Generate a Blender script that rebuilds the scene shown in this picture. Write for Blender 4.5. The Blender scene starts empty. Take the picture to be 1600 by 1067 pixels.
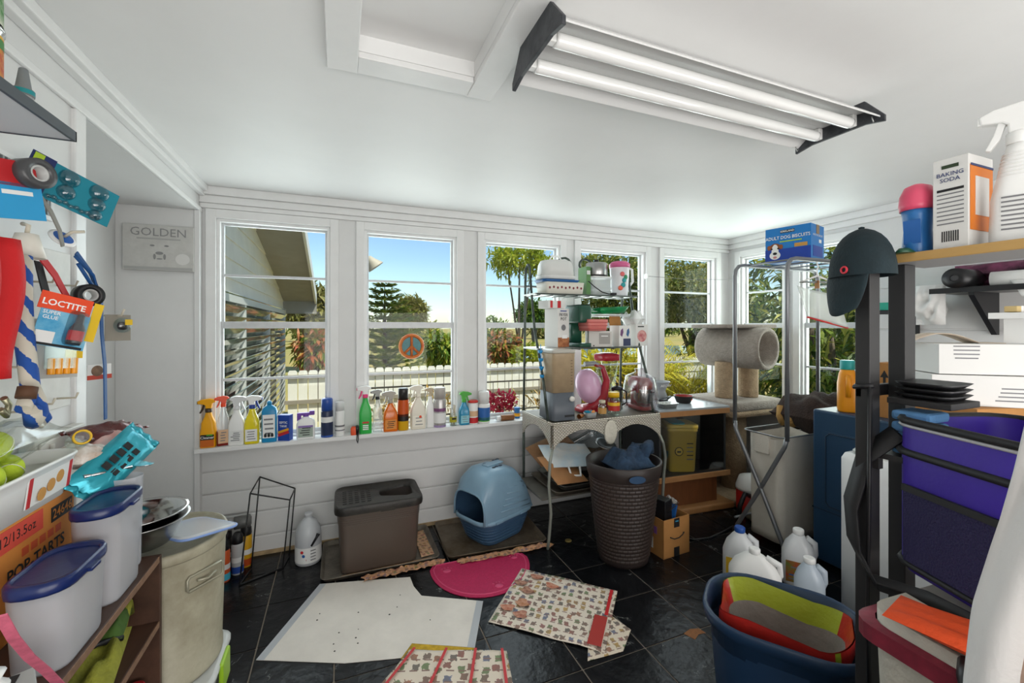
import bpy, bmesh, math, random
from mathutils import Vector, Matrix, noise
random.seed(7)
PI = math.pi
S = bpy.context.scene
C = S.collection
# ---------------------------------------------------------------- camera
CAMH = 1.42; FPX = 667.0; YAW = math.radians(22)
cam_d = bpy.data.cameras.new('camera'); cam = bpy.data.objects.new('camera', cam_d); C.objects.link(cam)
cam.location = (0, 0, CAMH); cam.rotation_euler = (PI/2, 0, -YAW)
cam_d.sensor_width = 36; cam_d.lens = FPX/1600*36; cam_d.shift_y = -23.5/1600
cam_d.clip_start = .02; cam_d.clip_end = 900
S.camera = cam
# ---------------------------------------------------------------- light
S.view_settings.view_transform = 'Standard'; S.view_settings.look = 'None'
S.view_settings.gamma = 1; S.view_settings.use_curve_mapping = False
S.view_settings.exposure = 0.26
w = bpy.data.worlds.new('sky'); S.world = w; w.use_nodes = True
nt = w.node_tree; nt.nodes.clear()
wo = nt.nodes.new('ShaderNodeOutputWorld'); bg = nt.nodes.new('ShaderNodeBackground')
sky = nt.nodes.new('ShaderNodeTexSky'); sky.sky_type = 'NISHITA'; sky.sun_disc = False
sky.sun_elevation = math.radians(42); sky.sun_rotation = math.radians(160); sky.air_density = 1.0; sky.dust_density = .3; sky.ozone_density = 2.5
bg.inputs[1].default_value = .14
nt.links.new(sky.outputs[0], bg.inputs[0]); nt.links.new(bg.outputs[0], wo.inputs[0])
sun_d = bpy.data.lights.new('sun', 'SUN'); sun_d.energy = 5.0; sun_d.angle = math.radians(.6); sun_d.color = (1, .93, .82)
sun = bpy.data.objects.new('sun', sun_d); C.objects.link(sun)
sun.rotation_euler = Vector((-.35, .5, -.9)).to_track_quat('-Z', 'Y').to_euler(); sun.location = (4, -6, 9)
def area(name, loc, rot, sx, sy, power, col=(1, 1, 1)):
    d = bpy.data.lights.new(name, 'AREA'); d.shape = 'RECTANGLE'; d.size = sx; d.size_y = sy; d.energy = power; d.color = col
    o = bpy.data.objects.new(name, d); C.objects.link(o); o.location = loc; o.rotation_euler = rot
    return o
# unseen fill lamp added behind the camera, and daylight through the two window walls
area('rear_fill', (1.3, -1.1, 1.35), (PI/2+.32, 0, 0), 3.6, 1.7, 84, (1, .98, .95))
area('daylight_back_windows', (1.35, 3.2, 1.45), (-PI/2, 0, 0), 4.0, 1.2, 52, (.95, .98, 1))
area('daylight_right_windows', (3.62, 2.4, 1.45), (0, PI/2, 0), 1.2, 1.1, 20, (.97, 1, .95))

# ---------------------------------------------------------------- helpers
def P(px, py, X=None, Y=None, z=None):
    """point of the photo's pixel on a real plane of the room"""
    a = (px-800)/FPX
    dx = math.sin(YAW)+a*math.cos(YAW); dy = math.cos(YAW)-a*math.sin(YAW); dz = -(py-510)/FPX
    s = (z-CAMH)/dz if z is not None else (Y/dy if Y is not None else X/dx)
    return Vector((dx*s, dy*s, CAMH+dz*s))
def lin(h):
    h = h.lstrip('#'); out = []
    for i in (0, 2, 4):
        c = int(h[i:i+2], 16)/255
        out.append(c/12.92 if c <= .04045 else ((c+.055)/1.055)**2.4)
    return (*out, 1)
MATS = {}
def mat(name, col='808080', rough=.5, metal=0, var=0, vs=6, bump=0, bs=40, trans=0, alpha=1, coat=0, col2=None, emis=0, ior=1.45, stretch=None, spec=.5):
    if name in MATS: return MATS[name]
    m = bpy.data.materials.new(name); m.use_nodes = True; n = m.node_tree.nodes; l = m.node_tree.links
    b = n['Principled BSDF']; b.inputs['Base Color'].default_value = lin(col); b.inputs['Roughness'].default_value = rough
    b.inputs['Metallic'].default_value = metal; b.inputs['Transmission Weight'].default_value = trans; b.inputs['Alpha'].default_value = alpha
    b.inputs['Coat Weight'].default_value = coat; b.inputs['IOR'].default_value = ior; b.inputs['Specular IOR Level'].default_value = spec
    if var or bump:
        tc = n.new('ShaderNodeTexCoord'); mp = n.new('ShaderNodeMapping'); l.new(tc.outputs['Object'], mp.inputs[0])
        if stretch: mp.inputs['Scale'].default_value = stretch
    if var:
        nz = n.new('ShaderNodeTexNoise'); nz.inputs['Scale'].default_value = vs; nz.inputs['Detail'].default_value = 6; nz.inputs['Roughness'].default_value = .65
        l.new(mp.outputs[0], nz.inputs['Vector'])
        cr = n.new('ShaderNodeValToRGB'); c = lin(col); c2 = lin(col2) if col2 else tuple(max(0, v*(1-var)) for v in c[:3])+(1,)
        cr.color_ramp.elements[0].position = .35; cr.color_ramp.elements[1].position = .68
        cr.color_ramp.elements[0].color = c2; cr.color_ramp.elements[1].color = c
        l.new(nz.outputs[0], cr.inputs[0]); l.new(cr.outputs[0], b.inputs['Base Color'])
    if bump:
        nb = n.new('ShaderNodeTexNoise'); nb.inputs['Scale'].default_value = bs; nb.inputs['Detail'].default_value = 4
        l.new(mp.outputs[0], nb.inputs['Vector'])
        bp = n.new('ShaderNodeBump'); bp.inputs['Strength'].default_value = bump; bp.inputs['Distance'].default_value = .01
        l.new(nb.outputs[0], bp.inputs['Height']); l.new(bp.outputs[0], b.inputs['Normal'])
    if emis:
        b.inputs['Emission Color'].default_value = lin(col); b.inputs['Emission Strength'].default_value = emis
    MATS[name] = m
    return m
def clear(name, tint='ffffff', gloss=.08, rough=.05):
    """thin clear film or pane"""
    if name in MATS: return MATS[name]
    m = bpy.data.materials.new(name); m.use_nodes = True; n = m.node_tree.nodes; l = m.node_tree.links; n.clear()
    o = n.new('ShaderNodeOutputMaterial'); mx = n.new('ShaderNodeMixShader'); t = n.new('ShaderNodeBsdfTransparent'); g = n.new('ShaderNodeBsdfGlossy')
    t.inputs[0].default_value = lin(tint); g.inputs['Roughness'].default_value = rough; mx.inputs[0].default_value = gloss
    l.new(t.outputs[0], mx.inputs[1]); l.new(g.outputs[0], mx.inputs[2]); l.new(mx.outputs[0], o.inputs[0])
    MATS[name] = m
    return m
def frosted(name, col='e8e8ea', op=.55, rough=.35):
    """milky plastic that lets some of what is behind it through"""
    if name in MATS: return MATS[name]
    m = bpy.data.materials.new(name); m.use_nodes = True; n = m.node_tree.nodes; l = m.node_tree.links
    b = n['Principled BSDF']; b.inputs['Base Color'].default_value = lin(col); b.inputs['Roughness'].default_value = rough
    b.inputs['Alpha'].default_value = op
    MATS[name] = m
    return m
def leafmat(name, cols, rough=.55):
    if name in MATS: return MATS[name]
    m = bpy.data.materials.new(name); m.use_nodes = True; n = m.node_tree.nodes; l = m.node_tree.links
    b = n['Principled BSDF']; b.inputs['Roughness'].default_value = rough
    g = n.new('ShaderNodeNewGeometry'); cr = n.new('ShaderNodeValToRGB'); cr.color_ramp.interpolation = 'LINEAR'
    e = cr.color_ramp.elements
    while len(e) < len(cols): e.new(.5)
    for i, c in enumerate(cols): e[i].position = i/(len(cols)-1); e[i].color = lin(c)
    l.new(g.outputs['Random Per Island'], cr.inputs[0]); l.new(cr.outputs[0], b.inputs['Base Color'])
    tr = n.new('ShaderNodeBsdfTranslucent'); l.new(cr.outputs[0], tr.inputs[0]); mx = n.new('ShaderNodeMixShader'); mx.inputs[0].default_value = .35
    out = n['Material Output']; l.new(b.outputs[0], mx.inputs[1]); l.new(tr.outputs[0], mx.inputs[2]); l.new(mx.outputs[0], out.inputs[0])
    MATS[name] = m
    return m
def rr(w, d, r, z, cx=0, cy=0, n=5):
    """ring: rounded rectangle, 4*n points"""
    r = min(r, w/2-1e-4, d/2-1e-4); out = []
    for (sx, sy, a0) in ((1, 1, 0), (-1, 1, PI/2), (-1, -1, PI), (1, -1, 1.5*PI)):
        for k in range(n):
            a = a0+PI/2*k/(n-1); out.append(Vector((cx+sx*(w/2-r)+r*math.cos(a), cy+sy*(d/2-r)+r*math.sin(a), z)))
    return out
def el(rx, ry, z, cx=0, cy=0, n=20):
    return [Vector((cx+rx*math.cos(2*PI*k/n), cy+ry*math.sin(2*PI*k/n), z)) for k in range(n)]
class MB:
    def __init__(s): s.v = []; s.f = []; s.m = []; s.sm = []
    def add(s, vs, fs, mi=0, smooth=False):
        o = len(s.v); s.v += [Vector(v) for v in vs]; s.f += [tuple(o+i for i in f) for f in fs]; s.m += [mi]*len(fs); s.sm += [smooth]*len(fs); return s
    def box(s, x0, x1, y0, y1, z0, z1, mi=0, T=None):
        vs = [Vector((x, y, z)) for z in (z0, z1) for y in (y0, y1) for x in (x0, x1)]
        if T: vs = [T @ v for v in vs]
        return s.add(vs, [(0, 2, 3, 1), (4, 5, 7, 6), (0, 1, 5, 4), (2, 6, 7, 3), (0, 4, 6, 2), (1, 3, 7, 5)], mi)
    def loft(s, rings, mi=0, cap0=True, cap1=True, smooth=True, closed=True, T=None):
        n = len(rings[0]); vs = [T @ Vector(p) if T else Vector(p) for r in rings for p in r]; fs = []
        for i in range(len(rings)-1):
            for k in range(n if closed else n-1):
                a = i*n+k; b = i*n+(k+1) % n; fs.append((a, b, b+n, a+n))
        o = len(s.v); s.add(vs, fs, mi, smooth)
        if cap0: s.f.append(tuple(o+k for k in reversed(range(n)))); s.m.append(mi); s.sm.append(False)
        if cap1: s.f.append(tuple(o+(len(rings)-1)*n+k for k in range(n))); s.m.append(mi); s.sm.append(False)
        return s
    def lathe(s, prof, n=20, mi=0, sx=1, sy=1, c=(0, 0, 0), cap0=True, cap1=True, T=None, smooth=True):
        rings = [[Vector((c[0]+max(r, 1e-4)*sx*math.cos(2*PI*k/n), c[1]+max(r, 1e-4)*sy*math.sin(2*PI*k/n), c[2]+z)) for k in range(n)] for r, z in prof]
        return s.loft(rings, mi, cap0, cap1, smooth, True, T)
    def tube(s, pts, r, n=8, mi=0, closed=False, cap=True):
        pts = [Vector(p) for p in pts]; N = len(pts); rings = []; up = None
        for i in range(N):
            a = pts[i-1] if (i or closed) else pts[0]; b = pts[(i+1) % N] if (i < N-1 or closed) else pts[-1]
            t = (b-a).normalized() if (b-a).length > 1e-9 else Vector((0, 0, 1))
            if up is None: up = Vector((0, 0, 1)) if abs(t.z) < .9 else Vector((1, 0, 0))
            x = t.cross(up)
            x = x.normalized() if x.length > 1e-6 else t.orthogonal().normalized()
            y = x.cross(t).normalized(); up = y
            rad = r[i] if isinstance(r, (list, tuple)) else r
            rings.append([pts[i]+x*rad*math.cos(2*PI*k/n)+y*rad*math.sin(2*PI*k/n) for k in range(n)])
        if closed: rings.append(rings[0])
        return s.loft(rings, mi, cap and not closed, cap and not closed)
    def prism(s, poly, z0, z1, mi=0, T=None, smooth=False):
        """poly in XY, extruded along Z (use T to turn)"""
        n = len(poly); vs = [Vector((p[0], p[1], z0)) for p in poly]+[Vector((p[0], p[1], z1)) for p in poly]
        if T: vs = [T @ v for v in vs]
        return s.add(vs, [tuple(reversed(range(n))), tuple(range(n, 2*n))]+[(i, (i+1) % n, (i+1) % n+n, i+n) for i in range(n)], mi, smooth)
    def sheet(s, fn, nu, nv, mi=0, th=0, smooth=True):
        vs = [Vector(fn(i/nu, j/nv)) for j in range(nv+1) for i in range(nu+1)]; W = nu+1
        fs = [(j*W+i, j*W+i+1, (j+1)*W+i+1, (j+1)*W+i) for j in range(nv) for i in range(nu)]
        if th:
            nn = len(vs); nor = []
            for j in range(nv+1):
                for i in range(W):
                    a = vs[j*W+min(i+1, nu)]-vs[j*W+max(i-1, 0)]; b = vs[min(j+1, nv)*W+i]-vs[max(j-1, 0)*W+i]
                    q = a.cross(b); nor.append(q.normalized() if q.length > 1e-12 else Vector((0, 0, 1)))
            lo = [v-q*th for v, q in zip(vs, nor)]
            fs2 = [tuple(nn+i for i in reversed(f)) for f in fs]
            rim = [j for j in range(W)]+[j*W+nu for j in range(1, nv+1)]+[nv*W+i for i in range(nu-1, -1, -1)]+[j*W for j in range(nv-1, 0, -1)]
            side = [(rim[k], nn+rim[k], nn+rim[(k+1) % len(rim)], rim[(k+1) % len(rim)]) for k in range(len(rim))]
            return s.add(vs+lo, fs+fs2+side, mi, smooth)
        return s.add(vs, fs, mi, smooth)
    def build(s, name, mats, parent=None, loc=(0, 0, 0), rot=(0, 0, 0), bevel=0, T=None):
        me = bpy.data.meshes.new(name); me.from_pydata([tuple(v) for v in s.v], [], s.f)
        for mt in (mats if isinstance(mats, (list, tuple)) else [mats]): me.materials.append(mt)
        me.polygons.foreach_set('material_index', s.m); me.polygons.foreach_set('use_smooth', s.sm); me.update()
        o = bpy.data.objects.new(name, me); C.objects.link(o)
        if parent: o.parent = parent
        o.location = loc; o.rotation_euler = rot
        if T: o.matrix_local = T
        if bevel:
            md = o.modifiers.new('bevel', 'BEVEL'); md.width = bevel; md.segments = 2; md.limit_method = 'ANGLE'; md.angle_limit = math.radians(50)
        return o
def tag(o, label=None, cat=None, group=None, kind=None):
    if label: o['label'] = label
    if cat: o['category'] = cat
    if group: o['group'] = group
    if kind: o['kind'] = kind
    return o
def thing(name, label, cat, loc=(0, 0, 0), rz=0, group=None, rot=None):
    o = bpy.data.objects.new(name, None); C.objects.link(o); o.empty_display_size = .05
    o.location = loc; o.rotation_euler = rot if rot else (0, 0, rz)
    return tag(o, label, cat, group)
def struct(name, m, mats, parent=None, bevel=0):
    o = m.build(name, mats, parent, bevel=bevel)
    if not parent: o['kind'] = 'structure'
    return o
def frame(o, u, v):
    """matrix: local x along u, local y along v, origin o"""
    u = Vector(u).normalized(); v = Vector(v); v = (v-u*v.dot(u)).normalized(); n = u.cross(v)
    return Matrix(((u.x, v.x, n.x, o[0]), (u.y, v.y, n.y, o[1]), (u.z, v.z, n.z, o[2]), (0, 0, 0, 1)))
def decal(parent, name, o, u, v, w, h, mt, th=.0012):
    """flat printed patch, centred at o, w along u, h along v, standing proud by th"""
    return MB().box(-w/2, w/2, -h/2, h/2, 0, th).build(name, mt, parent, T=frame(o, u, v))
FONT = {}
def text(parent, s, size, o, u, v, mt, weight=0, name='lettering', th=.0008, lift=.0016, squash=1):
    key = (s, weight)
    if key not in FONT:
        cu = bpy.data.curves.new('t', 'FONT'); cu.body = s; cu.align_x = 'CENTER'; cu.align_y = 'CENTER'; cu.size = 1; cu.offset = weight; cu.resolution_u = 2
        ob = bpy.data.objects.new('t', cu); C.objects.link(ob)
        me = bpy.data.meshes.new_from_object(ob.evaluated_get(bpy.context.evaluated_depsgraph_get()))
        FONT[key] = me; bpy.data.objects.remove(ob); bpy.data.curves.remove(cu)
    me = FONT[key].copy(); me.name = name; me.materials.clear(); me.materials.append(mt)
    ob = bpy.data.objects.new(name, me); C.objects.link(ob); ob.parent = parent
    ob.matrix_local = frame(Vector(o)+Vector(u).normalized().cross(Vector(v).normalized())*lift, u, v) @ Matrix.Diagonal((size*squash, size, size, 1))
    return ob
def copytree(o, parent=None):
    c = o.copy(); C.objects.link(c); c.parent = parent
    for ch in list(o.children): copytree(ch, c)
    return c
X3, Y3, Z3 = Vector((1, 0, 0)), Vector((0, 1, 0)), Vector((0, 0, 1))
# common materials
white = mat('white_paint', 'dededd', .45, var=.06, vs=3, bump=.04, bs=30)
white2 = mat('white_trim_paint', 'e6e6e5', .4, var=.05, vs=8)
ceilm = mat('ceiling_paint', 'ebebea', .55, var=.04, vs=2, bump=.05, bs=14)
black = mat('black_plastic', '17171a', .4)
blackm = mat('black_metal', '1b1b1d', .45, metal=.3, var=.4, vs=30, col2='3a3a3a')
steel = mat('brushed_steel', 'a9a9a8', .3, metal=1)
chrome = mat('polished_steel', 'c4c4c4', .12, metal=1)
greymetal = mat('grey_tube_metal', '85878a', .38, metal=.6)
pwhite = mat('white_plastic', 'ececea', .35)
ink = mat('black_print', '1a1a1c', .6)
greyink = mat('grey_print', '77777a', .6)
redink = mat('red_print', 'c0262b', .5)
card = mat('cardboard', 'b58047', .8, var=.12, vs=12)
# ================================================================ setting
BY = 3.065; RX = 3.51; LX = -.772; CZ = 2.255
# floor with tiles
grout = mat('grout', '7a7064', .8)
fl = struct('floor', MB().box(-1.3, RX+.1, -1.3, BY+.12, -.12, -.004), grout)
def tilemat():
    m = mat('slate_tile', '101114', .27, var=.5, vs=5, bump=.45, bs=16, spec=.28); n = m.node_tree.nodes; l = m.node_tree.links; b = n['Principled BSDF']
    tc = n.new('ShaderNodeTexCoord'); oi = n.new('ShaderNodeObjectInfo'); ad = n.new('ShaderNodeVectorMath'); ad.operation = 'ADD'
    sc = n.new('ShaderNodeVectorMath'); sc.operation = 'SCALE'; sc.inputs['Scale'].default_value = 9
    l.new(oi.outputs['Location'], sc.inputs[0]); l.new(tc.outputs['Object'], ad.inputs[0]); l.new(sc.outputs[0], ad.inputs[1])
    nz = n.new('ShaderNodeTexNoise'); nz.inputs['Scale'].default_value = 5; nz.inputs['Detail'].default_value = 9; nz.inputs['Roughness'].default_value = .72; nz.inputs['Distortion'].default_value = 1.6
    l.new(ad.outputs[0], nz.inputs['Vector'])
    cr = n.new('ShaderNodeValToRGB'); e = cr.color_ramp.elements
    e[0].position = .3; e[0].color = lin('08090b'); e[1].position = .56; e[1].color = lin('141518')
    a = e.new(.625); a.color = lin('1e2022'); a = e.new(.64); a.color = lin('80807c'); a = e.new(.655); a.color = lin('1a1b1d')
    l.new(nz.outputs[0], cr.inputs[0]); l.new(cr.outputs[0], b.inputs['Base Color'])
    return m
tm = tilemat(); TS = .3185; tg = .0030
tmesh = None
for i in range(-7, 8):
    for j in range(-6, 6):
        x0 = 1.253+i*TS; y0 = 1.53+j*TS
        if x0 > RX or y0 > BY or x0+TS < -1.2 or y0+TS < -.2: continue
        xa = max(x0, -1.2)+tg; xb = min(x0+TS, RX)-tg; ya = y0+tg; yb = min(y0+TS, BY)-tg
        cx, cy = (xa+xb)/2, (ya+yb)/2; full = abs(xb-xa-TS+2*tg) < 1e-5 and abs(yb-ya-TS+2*tg) < 1e-5
        if full and tmesh:
            o = bpy.data.objects.new('tile', tmesh); C.objects.link(o); o.parent = fl; o.location = (cx, cy, 0)
        else:
            q = MB(); hx, hy = (xb-xa)/2, (yb-ya)/2
            q.loft([rr(2*hx, 2*hy, .002, -.006, n=2), rr(2*hx, 2*hy, .002, -.0015, n=2), rr(2*hx-.003, 2*hy-.003, .002, 0, n=2)], smooth=False, cap0=False)
            o = q.build('tile', tm, fl, (cx, cy, 0))
            if full: tmesh = o.data
chip = MB().prism([(0, 0), (.05, .012), (.09, .0), (.10, -.035), (.06, -.03), (.02, -.05)], .0004, .0012).build('bare_wood_patch', mat('bare_wood', '8a5a33', .7, var=.3, vs=60), fl, P(1068, 990, z=0))
# ceiling with the loft hatch opening
HX0, HX1, HY0, HY1 = .053, .418, .45, 1.372
q = MB(); q.box(-1.3, HX0, -1.3, BY+.1, CZ, CZ+.1); q.box(HX1, RX+.1, -1.3, BY+.1, CZ, CZ+.1)
q.box(HX0, HX1, HY1, BY+.1, CZ, CZ+.1); q.box(HX0, HX1, -1.3, HY0, CZ, CZ+.1); q.box(HX0-.02, HX1+.02, HY0-.02, HY1+.02, CZ+.05, CZ+.09)
ceil = struct('ceiling', q, ceilm)
tr = MB(); t0 = .09
tr.box(HX0-t0, HX0, HY0-t0, HY1+t0, CZ-.022, CZ); tr.box(HX1, HX1+t0, HY0-t0, HY1+t0, CZ-.022, CZ)
tr.box(HX0, HX1, HY1, HY1+t0, CZ-.02, CZ); tr.box(HX0, HX1, HY0-t0, HY0, CZ-.02, CZ)
struct('trim_1', tr, white2, bevel=.003)['label'] = 'white painted trim around the loft hatch'
# back wall: piers, header, base; siding boards are parts
wins = [(-.69, -.057), (.155, .797), (1.009, 1.658), (1.838, 2.51), (2.71, 3.344)]
ZT, ZB = 2.075, .72
q = MB(); q.box(LX-.4, RX+.1, BY, BY+.1, 0, ZB); q.box(LX-.4, RX+.1, BY, BY+.1, ZT, CZ)
xs = [LX-.4]+[v for w_ in wins for v in w_]+[RX+.1]
for k in range(0, len(xs), 2): q.box(xs[k], xs[k+1], BY, BY+.1, ZB, ZT)
wb = struct('wall_back', q, white)
for (a, b) in ((.002, .118), (.118, .269), (.269, .411), (.411, .545), (.545, .672)):
    q = MB(); L = RX-LX
    prof = [(0, a+.003), (-.011, a+.006), (-.013, a+.012), (-.013, b-.008), (-.010, b-.003), (0, b-.001)]
    q.loft([[Vector((x, BY+p[0], p[1])) for p in prof] for x in (LX, RX)], cap0=True, cap1=True, smooth=False, closed=False)
    q.build('siding_board', white, wb)
q = MB(); q.box(LX, RX, BY-.05, BY, CZ-.05, CZ); q.box(LX, RX, BY-.028, BY, CZ-.095, CZ-.05); q.box(LX, RX, BY-.016, BY, ZT+.055, CZ-.095)
struct('trim_2', q, white2, bevel=.004)['label'] = 'white crown moulding above the back windows'
q = MB(); q.box(LX, RX-.0, BY-.125, BY+.06, .69, .715); q.box(LX, RX, BY-.022, BY, .665, .69)
struct('trim_3', q, white2, bevel=.003)['label'] = 'white window sill board along the back wall'
q = MB(); q.box(LX, 1.2, BY-.024, BY-.012, 0, .022)
struct('baseboard_back', q, mat('worn_baseboard', 'b99f78', .7, var=.35, vs=20))
glass = clear('window_glass', 'f6fbfa', .010, .0)
alu = mat('painted_aluminium', 'c9cbcc', .4, metal=.15, var=.12, vs=25)
def window(n, a, b, axis):
    """double sash window, opening a..b along the wall; axis 'x' back wall, 'y' right wall"""
    def bx(q, u0, u1, d0, d1, z0, z1):
        if axis == 'x': q.box(u0, u1, BY+d0, BY+d1, z0, z1)
        else: q.box(RX+d0, RX+d1, u0, u1, z0, z1)
        return q
    r = bpy.data.objects.new('window_%d' % n, None); C.objects.link(r); r['kind'] = 'structure'; r.location = ((a+b)/2, BY, ZB) if axis == 'x' else (RX, (a+b)/2, ZB)
    def pt(name, q, mt, par=None, bevel=.002):
        o = q.build(name, mt, r, bevel=bevel); o.location = -r.location
        return o
    q = MB(); cw = .052
    bx(q, a-cw, a, -.02, .0, ZB-.005, ZT+cw); bx(q, b, b+cw, -.02, 0, ZB-.005, ZT+cw); bx(q, a, b, -.02, 0, ZT, ZT+cw)
    pt('casing', q, white2)
    q = MB(); f = .018
    bx(q, a, a+f, 0, .06, ZB, ZT); bx(q, b-f, b, 0, .06, ZB, ZT); bx(q, a+f, b-f, 0, .06, ZT-f, ZT); bx(q, a+f, b-f, 0, .06, ZB-.004, ZB+.012)
    pt('window_frame', q, white2)
    zm = 1.42
    for (z0, z1, d) in ((zm-.005, ZT-f, .04), (ZB+.012, zm+.03, .02)):
        q = MB(); s = .014
        rail = .042 if d < .03 else .02
        bx(q, a+f, a+f+s, d, d+.018, z0, z1); bx(q, b-f-s, b-f, d, d+.018, z0, z1)
        bx(q, a+f+s, b-f-s, d, d+.018, z1-(rail if d < .03 else s), z1); bx(q, a+f+s, b-f-s, d, d+.018, z0, z0+s+.008)
        so = pt('sash', q, alu, bevel=.0015)
        zc = (z0+z1)/2 if d < .03 else z0+(z1-z0)*.50
        bx(MB(), a+f+s, b-f-s, d+.002, d+.015, zc-.008, zc+.008).build('muntin', alu, so, bevel=.001)
        bx(MB(), a+f+s, b-f-s, d+.008, d+.010, z0+s, zc-.008).build('pane', glass, so)
        bx(MB(), a+f+s, b-f-s, d+.008, d+.010, zc+.008, z1-s).build('pane', glass, so)
    return r
for k, (a, b) in enumerate(wins): window(k+1, a, b, 'x')
# right wall
rw = [(2.503, 2.925), (1.94, 2.36)]
q = MB(); q.box(RX, RX+.1, -1.3, BY, 0, ZB); q.box(RX, RX+.1, -1.3, BY, ZT, CZ)
for (a, b) in ((-1.3, 1.94), (2.36, 2.503), (2.925, BY)): q.box(RX, RX+.1, a, b, ZB, ZT)
wr = struct('wall_right', q, white)
for k in range(7):
    a, b = .28*k+.003, .28*(k+1)-.003
    if k == 6: b = 1.96
    prof = [(0, a), (-.010, a+.003), (-.010, b-.004), (0, b)]
    MB().loft([[Vector((RX+p[0], y, p[1])) for p in prof] for y in (1.86, -1.2)], smooth=False, closed=False).build('siding_board', white, wr)
for k, (a, b) in enumerate(rw): window(6+k, a, b, 'y')
q = MB(); q.box(RX-.05, RX, -1.2, BY, CZ-.05, CZ); q.box(RX-.028, RX, -1.2, BY, CZ-.095, CZ-.05)
struct('trim_4', q, white2, bevel=.004)['label'] = 'white crown moulding above the right windows'
q = MB(); q.box(RX-.09, RX+.05, 1.88, BY-.13, .69, .715)
struct('trim_5', q, white2, bevel=.003)['label'] = 'white sill board below the right windows'
# left wall: peg wall up to a post, header beam, alcove behind
PYE = 1.80
q = MB(); q.box(LX-.1, LX, -1.3, PYE-.03, 0, CZ); q.box(LX-.1, LX, PYE-.03, BY, 2.1, CZ)
q.box(-1.25, -1.15, PYE-.6, BY+.1, 0, CZ); q.box(-1.15, LX-.1, PYE-.6, PYE-.5, 0, CZ); q.box(-1.15, LX-.1, PYE-.5, BY, 2.1, CZ)
wl = struct('wall_left', q, white)
q = MB(); q.box(-1.15, LX+.012, BY-.06, BY-.001, 0, 2.1); q.box(LX-.012, LX+.016, BY-.075, BY-.06, 0, 2.1)
struct('trim_6', q, white, bevel=.003)['label'] = 'white end panel of the alcove'
q = MB(); q.box(LX-.1, LX+.012, PYE-.06, PYE, 0, 2.1)
struct('trim_7', q, white2, bevel=.004)['label'] = 'white post at the end of the hook wall'
q = MB(); q.box(LX, LX+.05, -1.2, BY, CZ-.035, CZ); q.box(LX, LX+.03, -1.2, BY, CZ-.06, CZ-.035); q.box(LX, LX+.014, -1.2, BY, 2.1, 2.125)
struct('trim_8', q, white2, bevel=.004)['label'] = 'white crown moulding along the header beam'
struct('wall_rear', MB().box(-1.3, RX+.1, -1.3, -1.2, 0, CZ), white)
# ceiling light: two bare tubes
t = thing('fluorescent_light', 'unlit twin tube fluorescent ceiling light with dark end caps', 'light', (0, 0, CZ))
t0x, t1x, ty0, ty1 = .50, 1.76, .905, 1.195; fw = mat('enamel_reflector', 'd9d9d8', .3)
q = MB(); zz = -.075
prof = [(ty0-.0, -.10), (ty0+.05, -.062), (ty0+.10, -.055), (ty0+.145, -.055), (ty0+.19, -.055), (ty0+.24, -.062), (ty1, -.10), (ty1, -.094), (ty0+.24, -.05), (ty0+.05, -.05), (ty0, -.094)]
q.loft([[Vector((x, p[0], p[1])) for p in prof] for x in (t0x, t1x)], smooth=False); q.box(t0x, t1x, ty0+.10, ty0+.19, -.056, -.008)
q.build('reflector', fw, t)
for x0, x1, nm in ((t0x-.012, t0x, 'end_cap'), (t1x, t1x+.012, 'end_cap')):
    MB().prism([(ty0-.012, -.118), (ty0-.012, -.095), (ty0+.05, -.02), (ty1-.05, -.02), (ty1+.012, -.095), (ty1+.012, -.118), (ty1-.05, -.105), (ty0+.05, -.105)], x0, x1, T=Matrix(((0, 0, 1, 0), (1, 0, 0, 0), (0, 1, 0, 0), (0, 0, 0, 1)))).build(nm, mat('dark_end_cap', '23262c', .5, var=.4, vs=25, col2='47494d'), t, bevel=.002)
tubem = mat('glass_tube', 'f2f2f0', .12, coat=.6)
for yy in (ty0+.085, ty0+.205):
    tb = MB().lathe([(.0185, t0x+.02), (.0195, t0x+.03), (.0195, t1x-.03), (.0185, t1x-.02)], 20, T=Matrix(((0, 0, 1, 0), (1, 0, 0, yy), (0, 1, 0, -.088), (0, 0, 0, 1)))).build('tube', tubem, t)
    for xx in (t0x+.01, t1x-.01):
        MB().box(xx-.012, xx+.012, yy-.012, yy+.012, -.10, -.058).build('lamp_holder', pwhite, t, bevel=.003)
for yy in (ty0+.01, ty1-.01):
    MB().tube([(t1x-.03, yy, -.10), (t1x-.02, yy, -.118), (t1x-.01, yy, -.108)], .002).build('chain_hook', steel, t)
# shelf, vent on the left wall
q = MB(); q.box(LX-.1, -.55, .30, 1.262, 1.838, 1.858)
sh = thing('wall_shelf', 'wall shelf with pale underside and dark front edge holding cans', 'shelf', (LX, .8, 1.838))
o = MB().box(LX, -.556, .30, 1.258, 1.838, 1.856).build('board', mat('pale_laminate', 'c9ced2', .5), sh); o.location = -sh.location
q = MB(); q.box(-.556, -.55, .30, 1.262, 1.836, 1.858); q.box(LX, -.55, 1.258, 1.262, 1.836, 1.858)
o = q.build('edge_band', mat('dark_edge', '3f464c', .4), sh); o.location = -sh.location
o = MB().tube([(LX, 1.10, 1.80), (-.70, 1.10, 1.832), (-.60, 1.10, 1.834)], .004).build('bracket', mat('brass', '9a8452', .35, metal=.8), sh); o.location = -sh.location
vt = thing('wall_vent', 'louvred grey wall vent with upright slats under the can shelf', 'vent', (LX, 1.47, 1.75))
q = MB(); q.box(0, .012, -.16, -.145, -.03, .10); q.box(0, .012, .145, .16, -.03, .10); q.box(0, .012, -.145, .145, -.03, -.018); q.box(0, .012, -.145, .145, .088, .10)
q.build('frame', white2, vt)
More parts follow.
